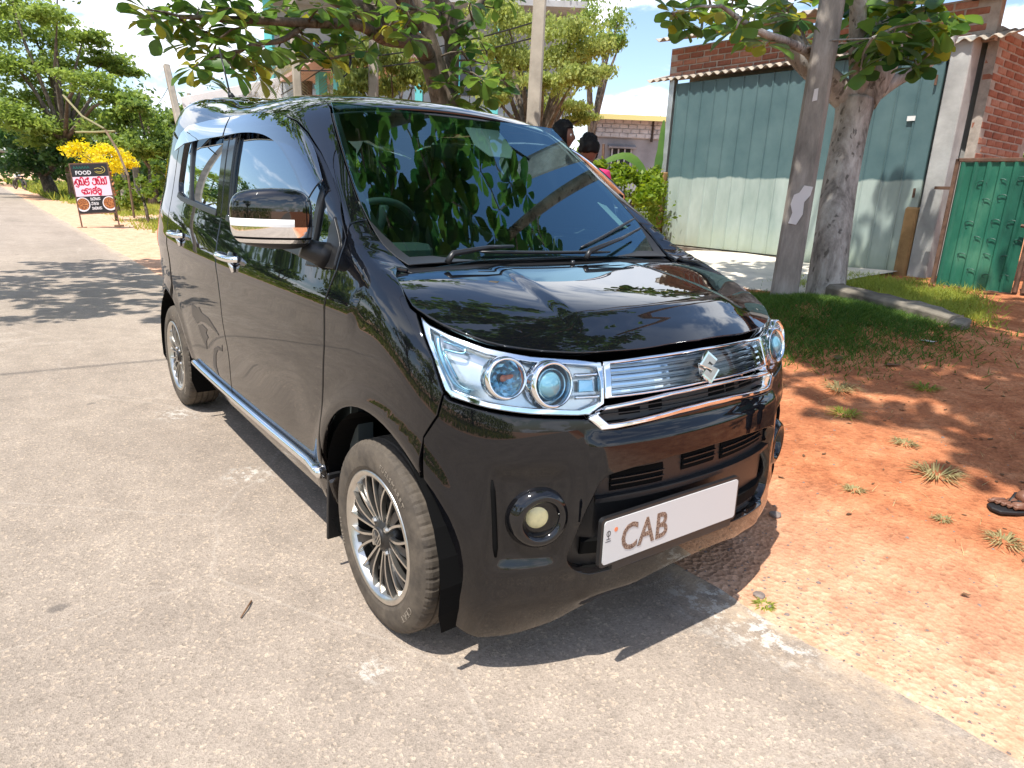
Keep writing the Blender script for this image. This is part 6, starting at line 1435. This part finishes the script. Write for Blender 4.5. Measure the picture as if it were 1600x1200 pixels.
bl_ = [(.272, -.669, .763), (.266, -.681, .71), (.232, -.70, .648)]+arch(0, 47, -22, 16, y=-.70)+[tuple(p) for p in crv([(.345, -.60, .118), (.40, -.52, .125), (.435, -.43, .15), (.459, -.366, .185), (.488, -.278, .212), (.511, -.20, .243), (.53, -.10, .262), (.533, 0, .266)], 4)]
lgs = [(.55, 0, .596), (.545, -.15, .593), (.525, -.28, .584)]+[tuple(p) for p in rnd_poly([(.525, -.28, .584), (.505, -.362, .572), (.48, -.435, .350), (.495, -.400, .310), (.52, -.25, .318)], .028)[5:-5]]+[(.52, -.25, .318), (.545, -.12, .332), (.55, 0, .336)]
panel('front_bumper', [sym([tuple(p) for p in bt]+bl_), sym(lgs)], CY, M['paint_bumper'], car, step=.011, bstep=.010, rim=.035, rnd=.003)
# intake floor with louvres
big = [(.5, q[1]*1.03, q[2]+(.006 if q[2] > .45 else -.006)) for q in sym(lgs)]
panel('lower_intake', [big], CY, M['blackpl'], car, off=-.034, step=.02, gap=0, rim=.002)
def bar_on(name, y0, y1, z, h, d, off, mat, parent, z1=None, n=10):
    V = []; F = []
    for i in range(n+1):
        y = y0+(y1-y0)*i/n; zz_ = z if z1 is None else z+(z1-z)*i/n
        p, nn, a, u = frame_at(y, zz_, off)
        for du, dn in ((-h/2, 0), (-h/2+.15*h, d), (h/2-.15*h, d), (h/2, 0)): V.append(p+u*du+nn*dn)
    for i in range(n):
        for k in range(4):
            k2 = (k+1) % 4; F.append((i*4+k, (i+1)*4+k, (i+1)*4+k2, i*4+k2))
    F.append((3, 2, 1, 0)); F.append(tuple(n*4+k for k in range(4)))
    m = MB(); m.V = [tuple(v) for v in V]; m.F = F; return m.obj(name, mat, parent)
for y0, y1, z in ((-.33, -.16, .547), (-.09, .05, .563), (.08, .33, .558)):
    bar_on('intake_slot', y0, y1, z, .052, .003, -.034, M['black'], car)
    for dz in (-.008, .008): bar_on('slot_louvre', y0, y1, z+dz, .004, .010, -.034, M['blackpl'], car, n=4)
bar_on('intake_step', -.38, .38, .505, .016, .020, -.034, M['blackpl'], car)
bar_on('intake_step', -.40, .40, .372, .05, .016, -.034, M['black'], car)
for z_, o_ in ((.655, -.012), (.69, -.012), (.30, -.012)): bar_on('light_leak_bar', -.47, .47, z_, .03, .08, -.09+o_, M['black'], car, n=24)  # unseen bars added behind the bumper skin to stop sunlight leaking through the slot
# ---- number plate
pp, pn, pa, pu = frame_at(-.150, .428, .003)
pn = Vector((1, -.035, .02)).normalized(); pa = Vector((0, 0, 1)).cross(pn).normalized(); pu = pn.cross(pa)
PM = M4(pp, pa, pu, pn)
plate = MB().prism(rrect(.520, .130, .012), .012, PM).obj('number_plate_frame', M['blackpl'], car)
pl = MB().prism(rrect(.504, .114, .009), .0145, PM).obj('number_plate', M['plate'], car)
MB().prism(rrect(.46, .022, .005), .012, PM@Matrix.Translation((.02, -.076, -.006))).obj('plate_holder_lip', M['greypl'], car)
put_text('plate_lettering', 'CAB', .100, PM@Matrix.Translation((-.112, -.0355, .0150)), M['platetext'], pl, .84, bold=.0018, spacing=1.05)
strokes('plate_crest', [[(-.006, -.010), (.006, -.010)], [(0, -.010), (0, .012)], [(-.006, .004), (-.005, .009), (0, .012), (.005, .009), (.006, .004), (.004, -.001), (0, -.003), (-.004, -.001), (-.006, .004)], [(-.008, -.016), (.008, -.016)]], PM@Matrix.Translation((-.238, .020, .0147)), .0016, .0004, M['darkmetal'], pl)
MB().lathe([(0, .0004), (.006, .0004), (.006, 0)], 14, 'z', (0, 0, 0)).obj('plate_seal', M['amber'], pl).matrix_local = PM@Matrix.Translation((-.214, .030, .0147))
# ---- chrome surround and slot under the grille
def tube_on(name, P, r, mat, parent, off=0, mirror=False, close=False, n=8, sub=5, pr=CY, sq=None):
    Q = []
    for p in (crv(P, sub) if sub else P):
        a, b = pr.to2(p); c = cast(pr, a, b, p); Q.append(c[0]+c[1]*off)
    if close: Q.append(Q[0])
    res = []
    for sgn in ((1, -1) if mirror else (1,)):
        res.append(MB().tube([(q[0], q[1]*sgn, q[2]) for q in Q], r, n).obj(name, mat, parent, True))
    return res
slot_half = [(.545, 0, .752), (.52, -.15, .750), (.49, -.335, .736), (.478, -.382, .722), (.498, -.352, .692), (.505, -.315, .692), (.53, -.12, .705), (.545, 0, .707)]
slot = sym(slot_half)
panel('grille_slot', [slot], CY, M['greypl'], car, off=-.030, step=.015, gap=0, rim=.002)
sl_in = [tuple(np.array(p)+np.array([0, .012 if p[1] < 0 else -.012 if p[1] > 0 else 0, -.004 if p[2] > .735 else .006])) for p in slot]
outer = [tuple(np.array(p)+np.array([0, -.010 if p[1] < -.3 else .010 if p[1] > .3 else 0, .004 if p[2] > .735 else -.008])) for p in slot]
panel('grille_surround', [outer, sl_in], CY, M['chrome'], car, off=.004, step=.006, bstep=.012, gap=0, rim=.03, rnd=.004)
for y0, y1 in ((-.29, -.225), (-.195, -.15), (.04, .115), (.125, .17), (.2, .28)):
    bar_on('slot_opening', y0, y1, .724+.004*(1-abs(y0)*3), .026, .002, -.030, M['black'], car, n=4)
for dz in (-.006, .006): bar_on('slot_louvre', -.34, .34, .724+dz, .003, .008, -.029, M['greypl'], car, n=16)
# ---- grille
gh = [(.478, 0, .850), (.467, -.2, .847), (.446, -.318, .842), (.470, -.328, .80), (.485, -.335, .758), (.52, -.15, .760), (.53, 0, .762)]
gout = sym(gh)
grille = panel('grille', [gout], CY, M['silverpaint'], car, off=-.028, step=.02, gap=0, rim=.002)[0]
gin = [tuple(np.array(p)*np.array([1, .965, 1])+np.array([0, 0, -.007 if p[2] > .80 else .006])) for p in gout]
panel('grille_frame', [[tuple(np.array(p)*np.array([1, 1.03, 1])) for p in gout], gin], CY, M['chrome'], grille, off=.002, step=.008, gap=0, rim=.03, rnd=.003)
for k in range(5):
    z = .772+k*.0165
    bar_on('grille_bar', -.315, .315, z, .0075, .013, -.024, M['chrome'], grille, n=24)
    bar_on('grille_bar', -.315, .315, z+.007, .002, .005, -.026, M['darkmetal'], grille, n=20)
for y in (): bar_on('grille_rib', y, y+.0035, .804, .075, .006, -.026, M['silverpaint'], grille, n=1)
panel('grille_lens', [gin], CY, M['clear'], grille, off=.001, step=.02, gap=.001, rim=.003, rnd=.001)
# emblem
ep, en, ea, eu = frame_at(0, .800, .006); 
ea = Vector((0, 1, 0)); en = Vector((1, 0, .28)).normalized(); eu = en.cross(ea)
EM = M4(ep, ea, eu, en)@Matrix.Scale(.00088, 4)@Matrix.Translation((-50, -50, 0))
S_ = [(50, 100), (92, 69), (73, 55), (50, 72), (38, 63), (94, 38), (94, 34), (50, 0), (8, 31), (27, 45), (50, 28), (62, 37), (6, 62), (6, 66)]
em = MB().prism(S_, 9, EM).obj('emblem', M['chrome'], grille, bevel=.0012)
MB().prism([((x-50)*.80+50, (y-50)*.80+50) for x, y in S_], 9.6, EM).obj('emblem_face', M['satin'], em)
MB().prism([((x-50)*.72+50, (y-50)*.78+50) for x, y in [(50, 102), (98, 69), (98, 34), (50, -4), (2, 31), (2, 66)]], 3, EM@Matrix.Translation((0, 0, -8))).obj('emblem_seat', M['silverpaint'], em)
# ---- headlamps
hl = [(.137, -.657, .930), (.18, -.667, .886), (.226, -.671, .839), (.272, -.668, .772), (.288, -.661, .758), (.36, -.607, .742), (.42, -.521, .729), (.468, -.412, .721), (.480, -.385, .722), (.487, -.345, .745), (.470, -.336, .80), (.447, -.330, .842),
      (.421, -.392, .851), (.372, -.491, .859), (.306, -.574, .875), (.223, -.628, .898), (.174, -.648, .913)]
hl_in = [(.180, -.655, .905), (.235, -.663, .838), (.283, -.655, .776), (.36, -.600, .757), (.42, -.515, .745), (.462, -.405, .736), (.478, -.352, .752), (.462, -.345, .80), (.443, -.345, .832), (.415, -.392, .838), (.366, -.488, .846), (.300, -.568, .861), (.223, -.618, .884)]
for sg in (1, -1):
    mir = lambda objs: objs
    def P1(name, loops, mat, parent, **k):
        return put_surf(name, surf(loops, CY, **k), mat, parent, mirror_only=(sg == -1))[0]
    hlamp = P1('headlight', [hl], M['silverpaint'], car, off=-.040, step=.012, gap=0, rim=.002)
    P1('headlight_rim', [hl, hl_in], M['chrome'], hlamp, off=-.004, step=.006, gap=.001, rim=.034, rnd=.002)
    P1('headlight_lens', [hl], M['clear'], hlamp, off=0, step=.014, gap=.0025, rim=.012, rnd=.003)
    def T(p): return Vector((p[0], p[1]*sg, p[2]))
    def lamp(y, z, r, off, kind):
        p, n_, a, u = frame_at(y, z, off)
        n_ = (n_+Vector((.9, .12, .05))).normalized(); a = Vector((0, 0, 1)).cross(n_).normalized(); u = n_.cross(a)
        if sg == -1: p, n_, a, u = T(p), T(n_), -T(a), T(u)
        Rm = Matrix(((a.x, u.x, n_.x), (a.y, u.y, n_.y), (a.z, u.z, n_.z)))
        ring = MB().lathe([(r*.90, -.020), (r*.93, .012), (r*1.0, .020), (r*1.10, .017), (r*1.16, .004), (r*1.18, -.020)], 40, 'z', p, R=Rm).obj('lamp_bezel', M['chrome'], hlamp, True)
        if kind == 'projector':
            MB().lathe([(0, -.03), (r*.95, -.03), (r*.93, .01)], 32, 'z', p, R=Rm).obj('lamp_shroud', M['bluechrome'], ring, True)
            MB().lathe([(r*.62, -.03), (r*.70, .004), (r*.74, .010), (r*.78, .004), (r*.86, -.03)], 32, 'z', p, R=Rm).obj('projector_ring', M['bluechrome'], ring, True)
            q = p+Rm@Vector((-.006*sg, .0, 0))
            MB().lathe([(r*.68*math.cos(rad(t)), .024*math.sin(rad(t))) for t in range(0, 91, 9)], 32, 'z', q, R=Rm).obj('projector_lens', M['blueglass'], ring, True)
        else:
            # faceted bowl with bulb
            m = MB(); V = []; F = []; nr, ns = 6, 20
            for i in range(nr+1):
                rr_ = r*.92*i/nr
                for k in range(ns):
                    t = 2*math.pi*(k+.5*(i % 2))/ns; V.append(p+Rm@Vector((rr_*math.cos(t), rr_*math.sin(t), -.022+.020*(i/nr)**2+.0045*((i*7+k*5) % 3-1))))
            for i in range(nr):
                for k in range(ns): F.append((i*ns+k, i*ns+(k+1) % ns, (i+1)*ns+(k+1) % ns, (i+1)*ns+k))
            m.V = [tuple(v) for v in V]; m.F = F; m.obj('lamp_bowl', M['bluechrome'], ring)
            MB().tube([p+Rm@Vector((0, 0, -.03)), p+Rm@Vector((0, 0, -.006))], [.009, .008], 10).obj('bulb', M['amber'], ring, True)
            MB().box(p+Rm@Vector((r*.35, r*.05, -.014)), (.006, .030, .010)).obj('bulb', M['amber'], ring)
            MB().box(p+Rm@Vector((-r*.15, r*.05, -.012)), (.006, .012, .016)).obj('bulb_shield', M['darkmetal'], ring)
    lamp(-.466, .797, .0500, -.012, 'projector')
    lamp(-.562, .812, .0450, -.012, 'bowl')
    # light guide, bluish L
    gd = [(.205, -.652, .892), (.235, -.661, .850), (.285, -.655, .792), (.322, -.632, .774)]
    for P_, w_ in ((gd, .0055), ([(.222, -.643, .884), (.27, -.617, .874), (.268, -.617, .862), (.228, -.643, .866)], .003), ([(.232, -.652, .862), (.286, -.643, .800)], .003), ([(.19, -.656, .905), (.262, -.624, .889), (.33, -.56, .868)], .003)):
        Q = []
        for p in crv(P_, 4):
            c = cast(CY, *CY.to2(p), p); q = c[0]-c[1]*.016; Q.append((q[0], q[1]*sg, q[2]))
        MB().tube(Q, w_, 6).obj('light_guide', M['bluechrome'], hlamp, True)
    # inner marker lamp
    Q = [(.449, -.392, .806), (.461, -.356, .805), (.468, -.357, .776), (.457, -.397, .776)]
    P1('marker_lamp', [Q], M['bluechrome'], hlamp, off=-.022, step=.006, bstep=.01, gap=0, rim=.004)
    for zz_ in (.816, .764):
        Q = []
        for p in crv([(.44, -.405, zz_), (.455, -.37, zz_), (.47, -.345, zz_)], 3):
            c = cast(CY, *CY.to2(p), p); q = c[0]-c[1]*.016; Q.append((q[0], q[1]*sg, q[2]))
        MB().tube(Q, .005, 6).obj('marker_trim', M['chrome'], hlamp, True)
# ---- fog lamps
for sg in (1, -1):
    p, n_, a, u = frame_at(-.497, .470, .004)
    n_ = (n_*.8+Vector((.5, -.05, 0))).normalized(); a = Vector((0, 0, 1)).cross(n_).normalized(); u = n_.cross(a)
    if sg == -1: T = lambda q: Vector((q.x, -q.y, q.z)); p, n_, a, u = T(p), T(n_), -T(a), T(u)
    Rm = Matrix(((a.x, u.x, n_.x), (a.y, u.y, n_.y), (a.z, u.z, n_.z)))
    pod = MB().lathe([(.040, -.030), (.043, .002), (.048, .014), (.056, .019), (.066, .016), (.076, .004), (.083, -.014), (.086, -.035)], 40, 'z', p, R=Rm).obj('fog_lamp_pod', M['blackgl'], car, True)
    MB().lathe([(.042, -.03), (.042, -.008)], 24, 'z', p, R=Rm).obj('fog_lamp_bowl', M['black'], pod, True)
    q = p+Rm@Vector((-.0*sg, 0, -.018))
    MB().lathe([(.038*math.cos(rad(t)), .020*math.sin(rad(t))) for t in range(0, 91, 9)], 32, 'z', q, R=Rm).obj('fog_lamp_lens', M['fog'], pod, True)
    # vertical slit beside the pocket
    Q = []
    for z in np.linspace(.37, .57, 9):
        h = frame_at(-.603+.012*(.57-z)/.2, z, .001); Q.append((h[0].x, h[0].y*sg, h[0].z))
    MB().tube(Q, [.003]+[.0065]*7+[.003], 6).obj('bumper_slit', M['black'], car, True)
# ---- wipers, cowl
panel('cowl', [sym([(-.06, -.0, .97), (-.06, -.3, .975), (-.06, -.52, .99), (-.10, -.555, 1.01), (-.15, -.548, 1.03), (-.155, -.3, 1.01), (-.155, 0, 1.0)])], DT, M['blackpl'], car, off=-.016, step=.02, gap=0, rim=.003)
def on_glass(x, y, off): 
    c = cast(DT, *DT.to2((x, y, 1.2))); return Vector((c[0]+c[1]*off).tolist())
for (px_, py_), (ax, ay), (bx, by), (cx_, cy_) in (((-.085, -.44), (-.155, -.16), (-.155, -.28), (-.135, .26)), ((-.085, .10), (-.235, .50), (-.17, .15), (-.30, .545))):
    w = MB().tube([on_glass(px_, py_, .012), on_glass(px_-.01, py_+.02, .035), on_glass((px_*.4+ax*.6), (py_*.4+ay*.6), .042), on_glass(ax, ay, .032)], [.010, .009, .0065, .0045], 8).obj('wiper_arm', M['blackpl'], car, True)
    n = 8; pts = [on_glass(bx+(cx_-bx)*k/n, by+(cy_-by)*k/n, .013) for k in range(n+1)]
    MB().tube(pts, [.003]+[.0055]*(n-1)+[.003], 6).obj('wiper_blade', M['blackpl'], w, True)
MB().tube([on_glass(-.07, .03, -.004), on_glass(-.07, .03, .012)], [.010, .006], 10).obj('washer_nozzle', M['blackpl'], car, True)
# ---- camera housing and licence sticker behind the glass
def glass_patch(name, pts, mat, off, **k): return panel(name, [[(x, y, 1.2) for x, y in pts]], DT, mat, car, off=off, gap=0, rim=.001, **k)
glass_patch('camera_housing', [(-.62, .02), (-.70, .03), (-.71, .19), (-.62, .20), (-.575, .16), (-.575, .06)], M['paper'], -.022, step=.02)
glass_patch('licence_sticker', [(-.40, .453), (-.292, .478), (-.275, .512), (-.385, .488)], M['white'], -.012, step=.03)
# ---- door mirrors
for sg in (1, -1):
    bm = bmesh.new(); bmesh.ops.create_cube(bm, size=2)
    bmesh.ops.subdivide_edges(bm, edges=bm.edges[:], cuts=11, use_grid_fill=True)
    for v in bm.verts:
        x, y, z = v.co; e = 4.0
        r = (abs(x)**e+abs(y)**e+abs(z)**e)**(1/e); s = 1/r; x, y, z = x*s, y*s, z*s
        # front face bulges, outer end lower than inner
        yy = y*.108; zz_ = z*.081*(1.0+.02*y)*(1-.10*max(0, -y)); xx = x*.052
        v.co = Vector((xx+.02*(1-y*y)*(x > 0), yy*1.0, zz_))
    me = bpy.data.meshes.new('mirror_shell'); bm.to_mesh(me); bm.free()
    ctr = (-.372, -.832, 1.128) if sg == 1 else (-.60, -.765, 1.10); fold = -22 if sg == 1 else 78
    base = Matrix.Translation(ctr)@Euler((0, 0, rad(fold))).to_matrix().to_4x4()
    me.transform(base)
    if sg == -1: me.transform(Matrix.Diagonal((1, -1, 1, 1))); me.flip_normals()
    def clip(z0, z1, grow):
        b = bmesh.new(); b.from_mesh(me)
        c = Vector((ctr[0], ctr[1]*sg, ctr[2]))
        for v in b.verts: v.co = c+(v.co-c)*grow
        bmesh.ops.bisect_plane(b, geom=b.verts[:]+b.edges[:]+b.faces[:], plane_co=(0, 0, z1), plane_no=(0, 0, 1), clear_outer=True)
        bmesh.ops.bisect_plane(b, geom=b.verts[:]+b.edges[:]+b.faces[:], plane_co=(0, 0, z0), plane_no=(0, 0, 1), clear_inner=True)
        m2 = bpy.data.meshes.new('m'); b.to_mesh(m2); b.free(); m2.polygons.foreach_set('use_smooth', [True]*len(m2.polygons)); return m2
    def mo(name, me2, mat, par): me2.materials.append(mat); return obj(name, me2, par)
    shell = mo('door_mirror', clip(1.0, 1.3, 1.0), M['paint'], car)
    mo('mirror_chrome', clip(1.080, 1.108, 1.012), M['chrome'], shell)
    mo('mirror_groove', clip(1.074, 1.080, 1.006), M['black'], shell)
    mo('mirror_chrome', clip(1.064, 1.074, 1.012), M['chrome'], shell)
    mo('mirror_foot', clip(1.03, 1.064, 1.004), M['blackpl'], shell)
    # indicator, outer half only
    b = bmesh.new(); b.from_mesh(clip(1.108, 1.128, 1.010)); bmesh.ops.bisect_plane(b, geom=b.verts[:]+b.edges[:]+b.faces[:], plane_co=(0, -.80*sg, 0), plane_no=(0, sg, 0), clear_outer=True)
    m3 = bpy.data.meshes.new('i'); b.to_mesh(m3); b.free(); mo('mirror_indicator', m3, M['white'], shell)
    MB().tube([(-.35, -.76*sg, 1.05), (-.34, -.72*sg, 1.035), (-.335, -.68*sg, 1.02)], [.030, .034, .045], 12).obj('mirror_arm', M['blackpl'], shell, True)
panel('mirror_sail', [[(-.262, -.70, .995), (-.27, -.68, 1.06), (-.345, -.66, 1.135), (-.36, -.66, 1.10), (-.345, -.69, 1.035), (-.45, -.70, 1.03), (-.45, -.70, .985)]], DS, M['blackpl'], car, mirror=True, off=.006, step=.02, gap=0, rim=.01)
# ---- door handles
for xa, zb in ((-1.18, .940), (-2.02, .965)):
    for sg in (1, -1):
        P0 = [cast(DS, *DS.to2((xa+t, -.7, zb)))[0] for t in (-.11, -.09, -.04, .04, .09, .11)]
        off = (.0, .022, .032, .034, .026, .0)
        pts = [(p[0], (p[1]-o)*sg, p[2]) for p, o in zip(P0, off)]
        h = MB().tube([tuple(q) for q in crv(pts, 4)], .0125, 10).obj('door_handle', M['chrome'], car, True)
        c = cast(DS, *DS.to2((xa+.02, -.7, zb-.006)))
        cup = MB().lathe([(.050, .003), (.042, .002), (.030, -.004), (0, -.006)], 20, 'y', (0, 0, 0)).obj('handle_cup', M['blackgl'], h, True)
        cup.location = (c[0][0], (c[0][1]-.004)*sg, c[0][2]); cup.scale = (1.1, 1, .6)
        c = cast(DS, *DS.to2((xa+.075, -.7, zb-.018)))
        MB().tube([(c[0][0]-.012, (c[0][1]-.012)*sg, c[0][2]+.012), (c[0][0]+.012, (c[0][1]-.010)*sg, c[0][2]-.030)], [.013, .007], 10).obj('handle_guard', M['chrome'], h, True)
# ---- roof aerial
p = cast(DT, *DT.to2((-2.30, -.36, 1.6)))[0]
an = MB().tube([p, p+np.array([-.02, 0, .015]), p+np.array([-.05, 0, .03])], [.018, .014, .006], 10).obj('aerial', M['blackpl'], car, True)
MB().tube([p+np.array([-.03, 0, .02]), p+np.array([-.17, -.0, .26])], [.005, .004], 8).obj('aerial_rod', M['blackpl'], an, True)
# ---- decal on the rear door
dec = [[(-1.86, .60), (-1.84, .66), (-1.74, .655), (-1.70, .665), (-1.66, .645), (-1.55, .64), (-1.44, .60), (-1.42, .585), (-1.52, .60), (-1.62, .605), (-1.72, .595), (-1.80, .57)],
       [(-1.79, .565), (-1.70, .585), (-1.62, .575), (-1.655, .55), (-1.63, .535), (-1.68, .51), (-1.70, .465), (-1.77, .52)],
       [(-1.62, .40), (-1.60, .45), (-1.56, .50), (-1.49, .525), (-1.43, .525), (-1.40, .55), (-1.42, .515), (-1.50, .505), (-1.545, .47), (-1.565, .42), (-1.545, .375)]]
for q in dec: panel('decal', [[(x, -.74, z-.0) for x, z in q]], DS, M['decal'], car, off=.0015, step=.03, bstep=.02, gap=0, rim=.0005, rnd=.0002)
# ---- black interior liners
MB().box((.02, 0, .62), (.56, .98, .40)).obj('engine_bay', M['black'], car)
MB().box((-1.35, 0, .27), (2.0, 1.30, .08)).obj('floor_pan', M['black'], car)
MB().box((-1.2, 0, .24), (2.9, .9, .06)).obj('underbody', M['black'], car)
for xc in (0, -2.425):
    for s in (-1, 1):
        m = MB(); n = 18; V = []; F = []
        for i in range(n+1):
            a = rad(-25+230*i/n); 
            for yy in (.44, .715 if -20 < math.degrees(a) < 200 else .69): V.append((xc+.345*math.cos(a), s*yy, .29+.345*math.sin(a)))
        for i in range(n): F.append((2*i, 2*i+1, 2*i+3, 2*i+2))
        c0_ = len(V); V.append((xc, s*.44, .29)); 
        for i in range(n): F.append((2*i, 2*i+2, c0_))
        m.add(V, F).obj('wheel_arch_liner', M['black'], car)
# cabin
MB().box((.40, 0, .50), (.08, .80, .36)).obj('light_leak_block', M['black'], car)  # added unseen box that blocks sunlight leaking down through the car nose
MB().box((.47, 0, .52), (.045, .56, .34)).obj('light_leak_block', M['black'], car)  # narrower light blocker, likewise added, closer to the bumper skin
MB().box((-.42, 0, .93), (.40, 1.22, .10), (0, rad(-6), 0)).obj('dashboard', M['intgrey'], car, bevel=.03)
MB().box((-.60, -.35, 1.0), (.12, .30, .07)).obj('instrument_hood', M['intgrey'], car, bevel=.02)
sw = MB(); sw.lathe([(.178+.013*math.cos(t), .013*math.sin(t)) for t in np.linspace(0, 2*math.pi, 9)[:-1]], 40, 'z', closed=True)
sw.box((0, 0, -.02), (.34, .03, .02)).box((0, -.08, -.02), (.03, .16, .02)); sw.lathe([(0, .01), (.06, .0), (.065, -.03)], 20, 'z')
swo = sw.obj('steering_wheel', M['intgrey'], car, True); swo.location = (-.74, -.35, 1.02); swo.rotation_euler = (0, rad(-62), 0)
def seat(x, y):
    s = MB().box((x, y, .58), (.50, .48, .16)).obj('seat', M['fabric'], car, bevel=.04)
    MB().box((x-.27, y, .88), (.13, .46, .56), (0, rad(-12), 0)).obj('seat_back', M['fabric'], s, bevel=.04)
    MB().box((x-.34, y, 1.24), (.09, .26, .17), (0, rad(-8), 0)).obj('headrest', M['fabric'], s, bevel=.03)
for x in (-1.15, -2.0):
    for y in (-.33, .33): seat(x, y)
for s in (-1, 1): MB().box((-1.3, s*.62, .68), (2.1, .05, .72)).obj('door_trim', M['intgrey'], car)
MB().box((-.16, 0, .80), (.05, 1.3, .32)).obj('bulkhead', M['black'], car)
MB().box((-2.5, 0, .7), (.5, 1.1, .5)).obj('luggage_bay', M['intgrey'], car)
MB().box((-.73, 0, 1.36), (.02, .22, .06)).obj('interior_mirror', M['blackpl'], car, bevel=.008)
MB().box((-1.7, 0, 1.49), (1.6, .8, .02)).obj('headlining', M['intgrey'], car)
# ---- wheels
def wheel(xc, s):
    """s=-1 right-hand side (outside towards -y)"""
    R = .277; n = 240
    prof = [(.182, -.058), (.190, -.070), (.205, -.076), (.228, -.0775), (.246, -.075), (.258, -.0705), (.267, -.066), (.2725, -.060), (.2755, -.052), (.2765, -.040), (.2765, -.033), (.2700, -.031), (.2700, -.026), (.2768, -.024), (.2770, -.004), (.2705, -.002), (.2705, .004), (.2770, .006), (.2768, .026), (.2700, .028), (.2700, .033), (.2765, .035), (.2765, .058), (.2700, .060), (.2700, .066), (.2765, .068), (.274, .084), (.262, .096), (.24, .104), (.205, .105), (.182, .088)]
    m = MB(); V = []; F = []; k_ = len(prof)
    for j in range(n):
        t = 2*math.pi*j/n
        for i, (r, w) in enumerate(prof):
            if j % 4 == 0 and (i in (6, 7, 8, 9, 22, 23, 26, 27)): r = r-.0026
            if j % 8 == 4 and i in (13, 14, 17, 18): r = r-.002
            if r > .2735:
                zt = r*math.sin(t)+.277
                # flattened where it stands
                if zt < .003: r = r-.002
            V.append((r*math.cos(t), w, r*math.sin(t)))
    for j in range(n):
        j2 = (j+1) % n
        for i in range(k_-1): F.append((j*k_+i, j2*k_+i, j2*k_+i+1, j*k_+i+1))
    m.add(V, F)
    F = None
    root = MB().lathe([(.192, -.066), (.194, -.071), (.190, -.0745), (.184, -.075), (.177, -.071), (.172, -.060), (.166, -.050)], 64, 'y')
    wm = root.obj('wheel', M['satin'], car, True); wm.location = (xc, -.642*s*-1, .277)
    wm.location = (xc, .642*s, .277)
    if s == 1: wm.rotation_euler = (0, 0, math.pi)
    rt_ = wm
    m.obj('tyre', M['tyre'], rt_, True, auto=14)
    MB().lathe([(.1665, -.050), (.160, .02), (.158, .06)], 64, 'y').obj('rim_barrel', M['darkmetal'], rt_, True)
    MB().lathe([(.165, .0), (.06, .0), (0, .0)], 40, 'y').obj('wheel_well_back', M['black'], rt_, True)
    MB().lathe([(.125, .005), (.125, -.008), (.06, -.008), (.05, -.03), (0, -.03)], 40, 'y').obj('brake_disc', M['darkmetal'], rt_, True)
    hub = MB().lathe([(.030, -.062), (.034, -.060), (.058, -.048), (.064, -.040), (.066, -.02)], 40, 'y').obj('hub', M['darkmetal'], rt_, True)
    NS = 9
    for k in range(NS):
        a0 = 2*math.pi*k/NS+.12
        # a forked spoke: two thin curved silver blades on a dark web
        L = []
        for sgn in (-1, 1):
            c_ = []
            for i in range(9):
                u = i/8; r = .040+(.178-.040)*u; a = a0+sgn*(.13+.10*u**.8-.035*math.sin(u*math.pi)); w = -.052-.012*math.sin(u*math.pi*.8)-.006*u
                c_.append((r, a, w))
            L.append(c_)
        for c_ in L:
            bl = MB(); V = []; F = []
            for r, a, w in c_:
                d = .0034/r
                for da, dw in ((-d, .014), (-d, 0), (d, 0), (d, .014)): V.append((r*math.cos(a+da), w+dw, r*math.sin(a+da)))
            for i in range(8):
                for q in range(4): F.append((4*i+q, 4*i+(q+1) % 4, 4*i+4+(q+1) % 4, 4*i+4+q))
            bl.add(V, F).obj('spoke', M['satin'], rt_)
        web = MB(); V = []; F = []
        for i in range(9):
            (r, a1, w1), (_, a2, _) = L[0][i], L[1][i]; am = (a1+a2)/2; u = i/8
            half = (a2-a1)/2*(.95 if u < .30 else max(.30, .95-1.1*(u-.30)))
            for da, dw in ((-half, .008), (half, .008), (half, .02), (-half, .02)): V.append((r*math.cos(am+da), w1+dw, r*math.sin(am+da)))
        for i in range(8):
            for q in range(4): F.append((4*i+q, 4*i+(q+1) % 4, 4*i+4+(q+1) % 4, 4*i+4+q))
        web.add(V, F).obj('spoke_web', M['darkmetal'], rt_)
    for k in range(4):
        a = 2*math.pi*(k+.5)/4; c = (.050*math.cos(a), -.052, .050*math.sin(a))
        MB().lathe([(.0, -.012), (.007, -.011), (.0095, -.004), (.0095, .008)], 6, 'y', c).obj('wheel_nut', M['satin'], rt_)
    cap = MB().lathe([(0, -.069), (.020, -.0685), (.027, -.066), (.030, -.060)], 32, 'y').obj('centre_cap', M['darkmetal'], rt_, True)
    CM = Matrix(((1, 0, 0, 0), (0, 0, -1, -.0690), (0, 1, 0, 0), (0, 0, 0, 1)))
    cir = [(.024*math.cos(t), .024*math.sin(t)) for t in np.linspace(0, 2*math.pi, 25)]
    strokes('cap_mark', [cir, [(-.016, .014), (-.004, -.006), (.0, .004), (.004, -.006), (.016, .014)], [(-.020, .004), (-.006, -.019), (.0, -.008), (.006, -.019), (.020, .004)]], CM, .0036, .0015, M['satin'], cap)
    # sidewall lettering
    for txt, ang, sz in (('FUELSMARRT', 62, .020), ('CEAT', -38, .026), ('155/65 R14', 200, .016)):
        me = text_mesh(txt, sz, .0006, spacing=1.15)
        for v in me.vertices:
            r = .226+v.co.y; a = rad(ang)-v.co.x/.235*1.15
            w = -.0775 if r < .236 else -.0775+(r-.236)*.22
            v.co = Vector((r*math.cos(a), w-.0004-v.co.z, r*math.sin(a)))
        me.materials.clear(); me.materials.append(M['tyretext']); obj('tyre_lettering', me, rt_)
wheel(0, -1); wheel(0, 1); wheel(-2.425, -1); wheel(-2.425, 1)
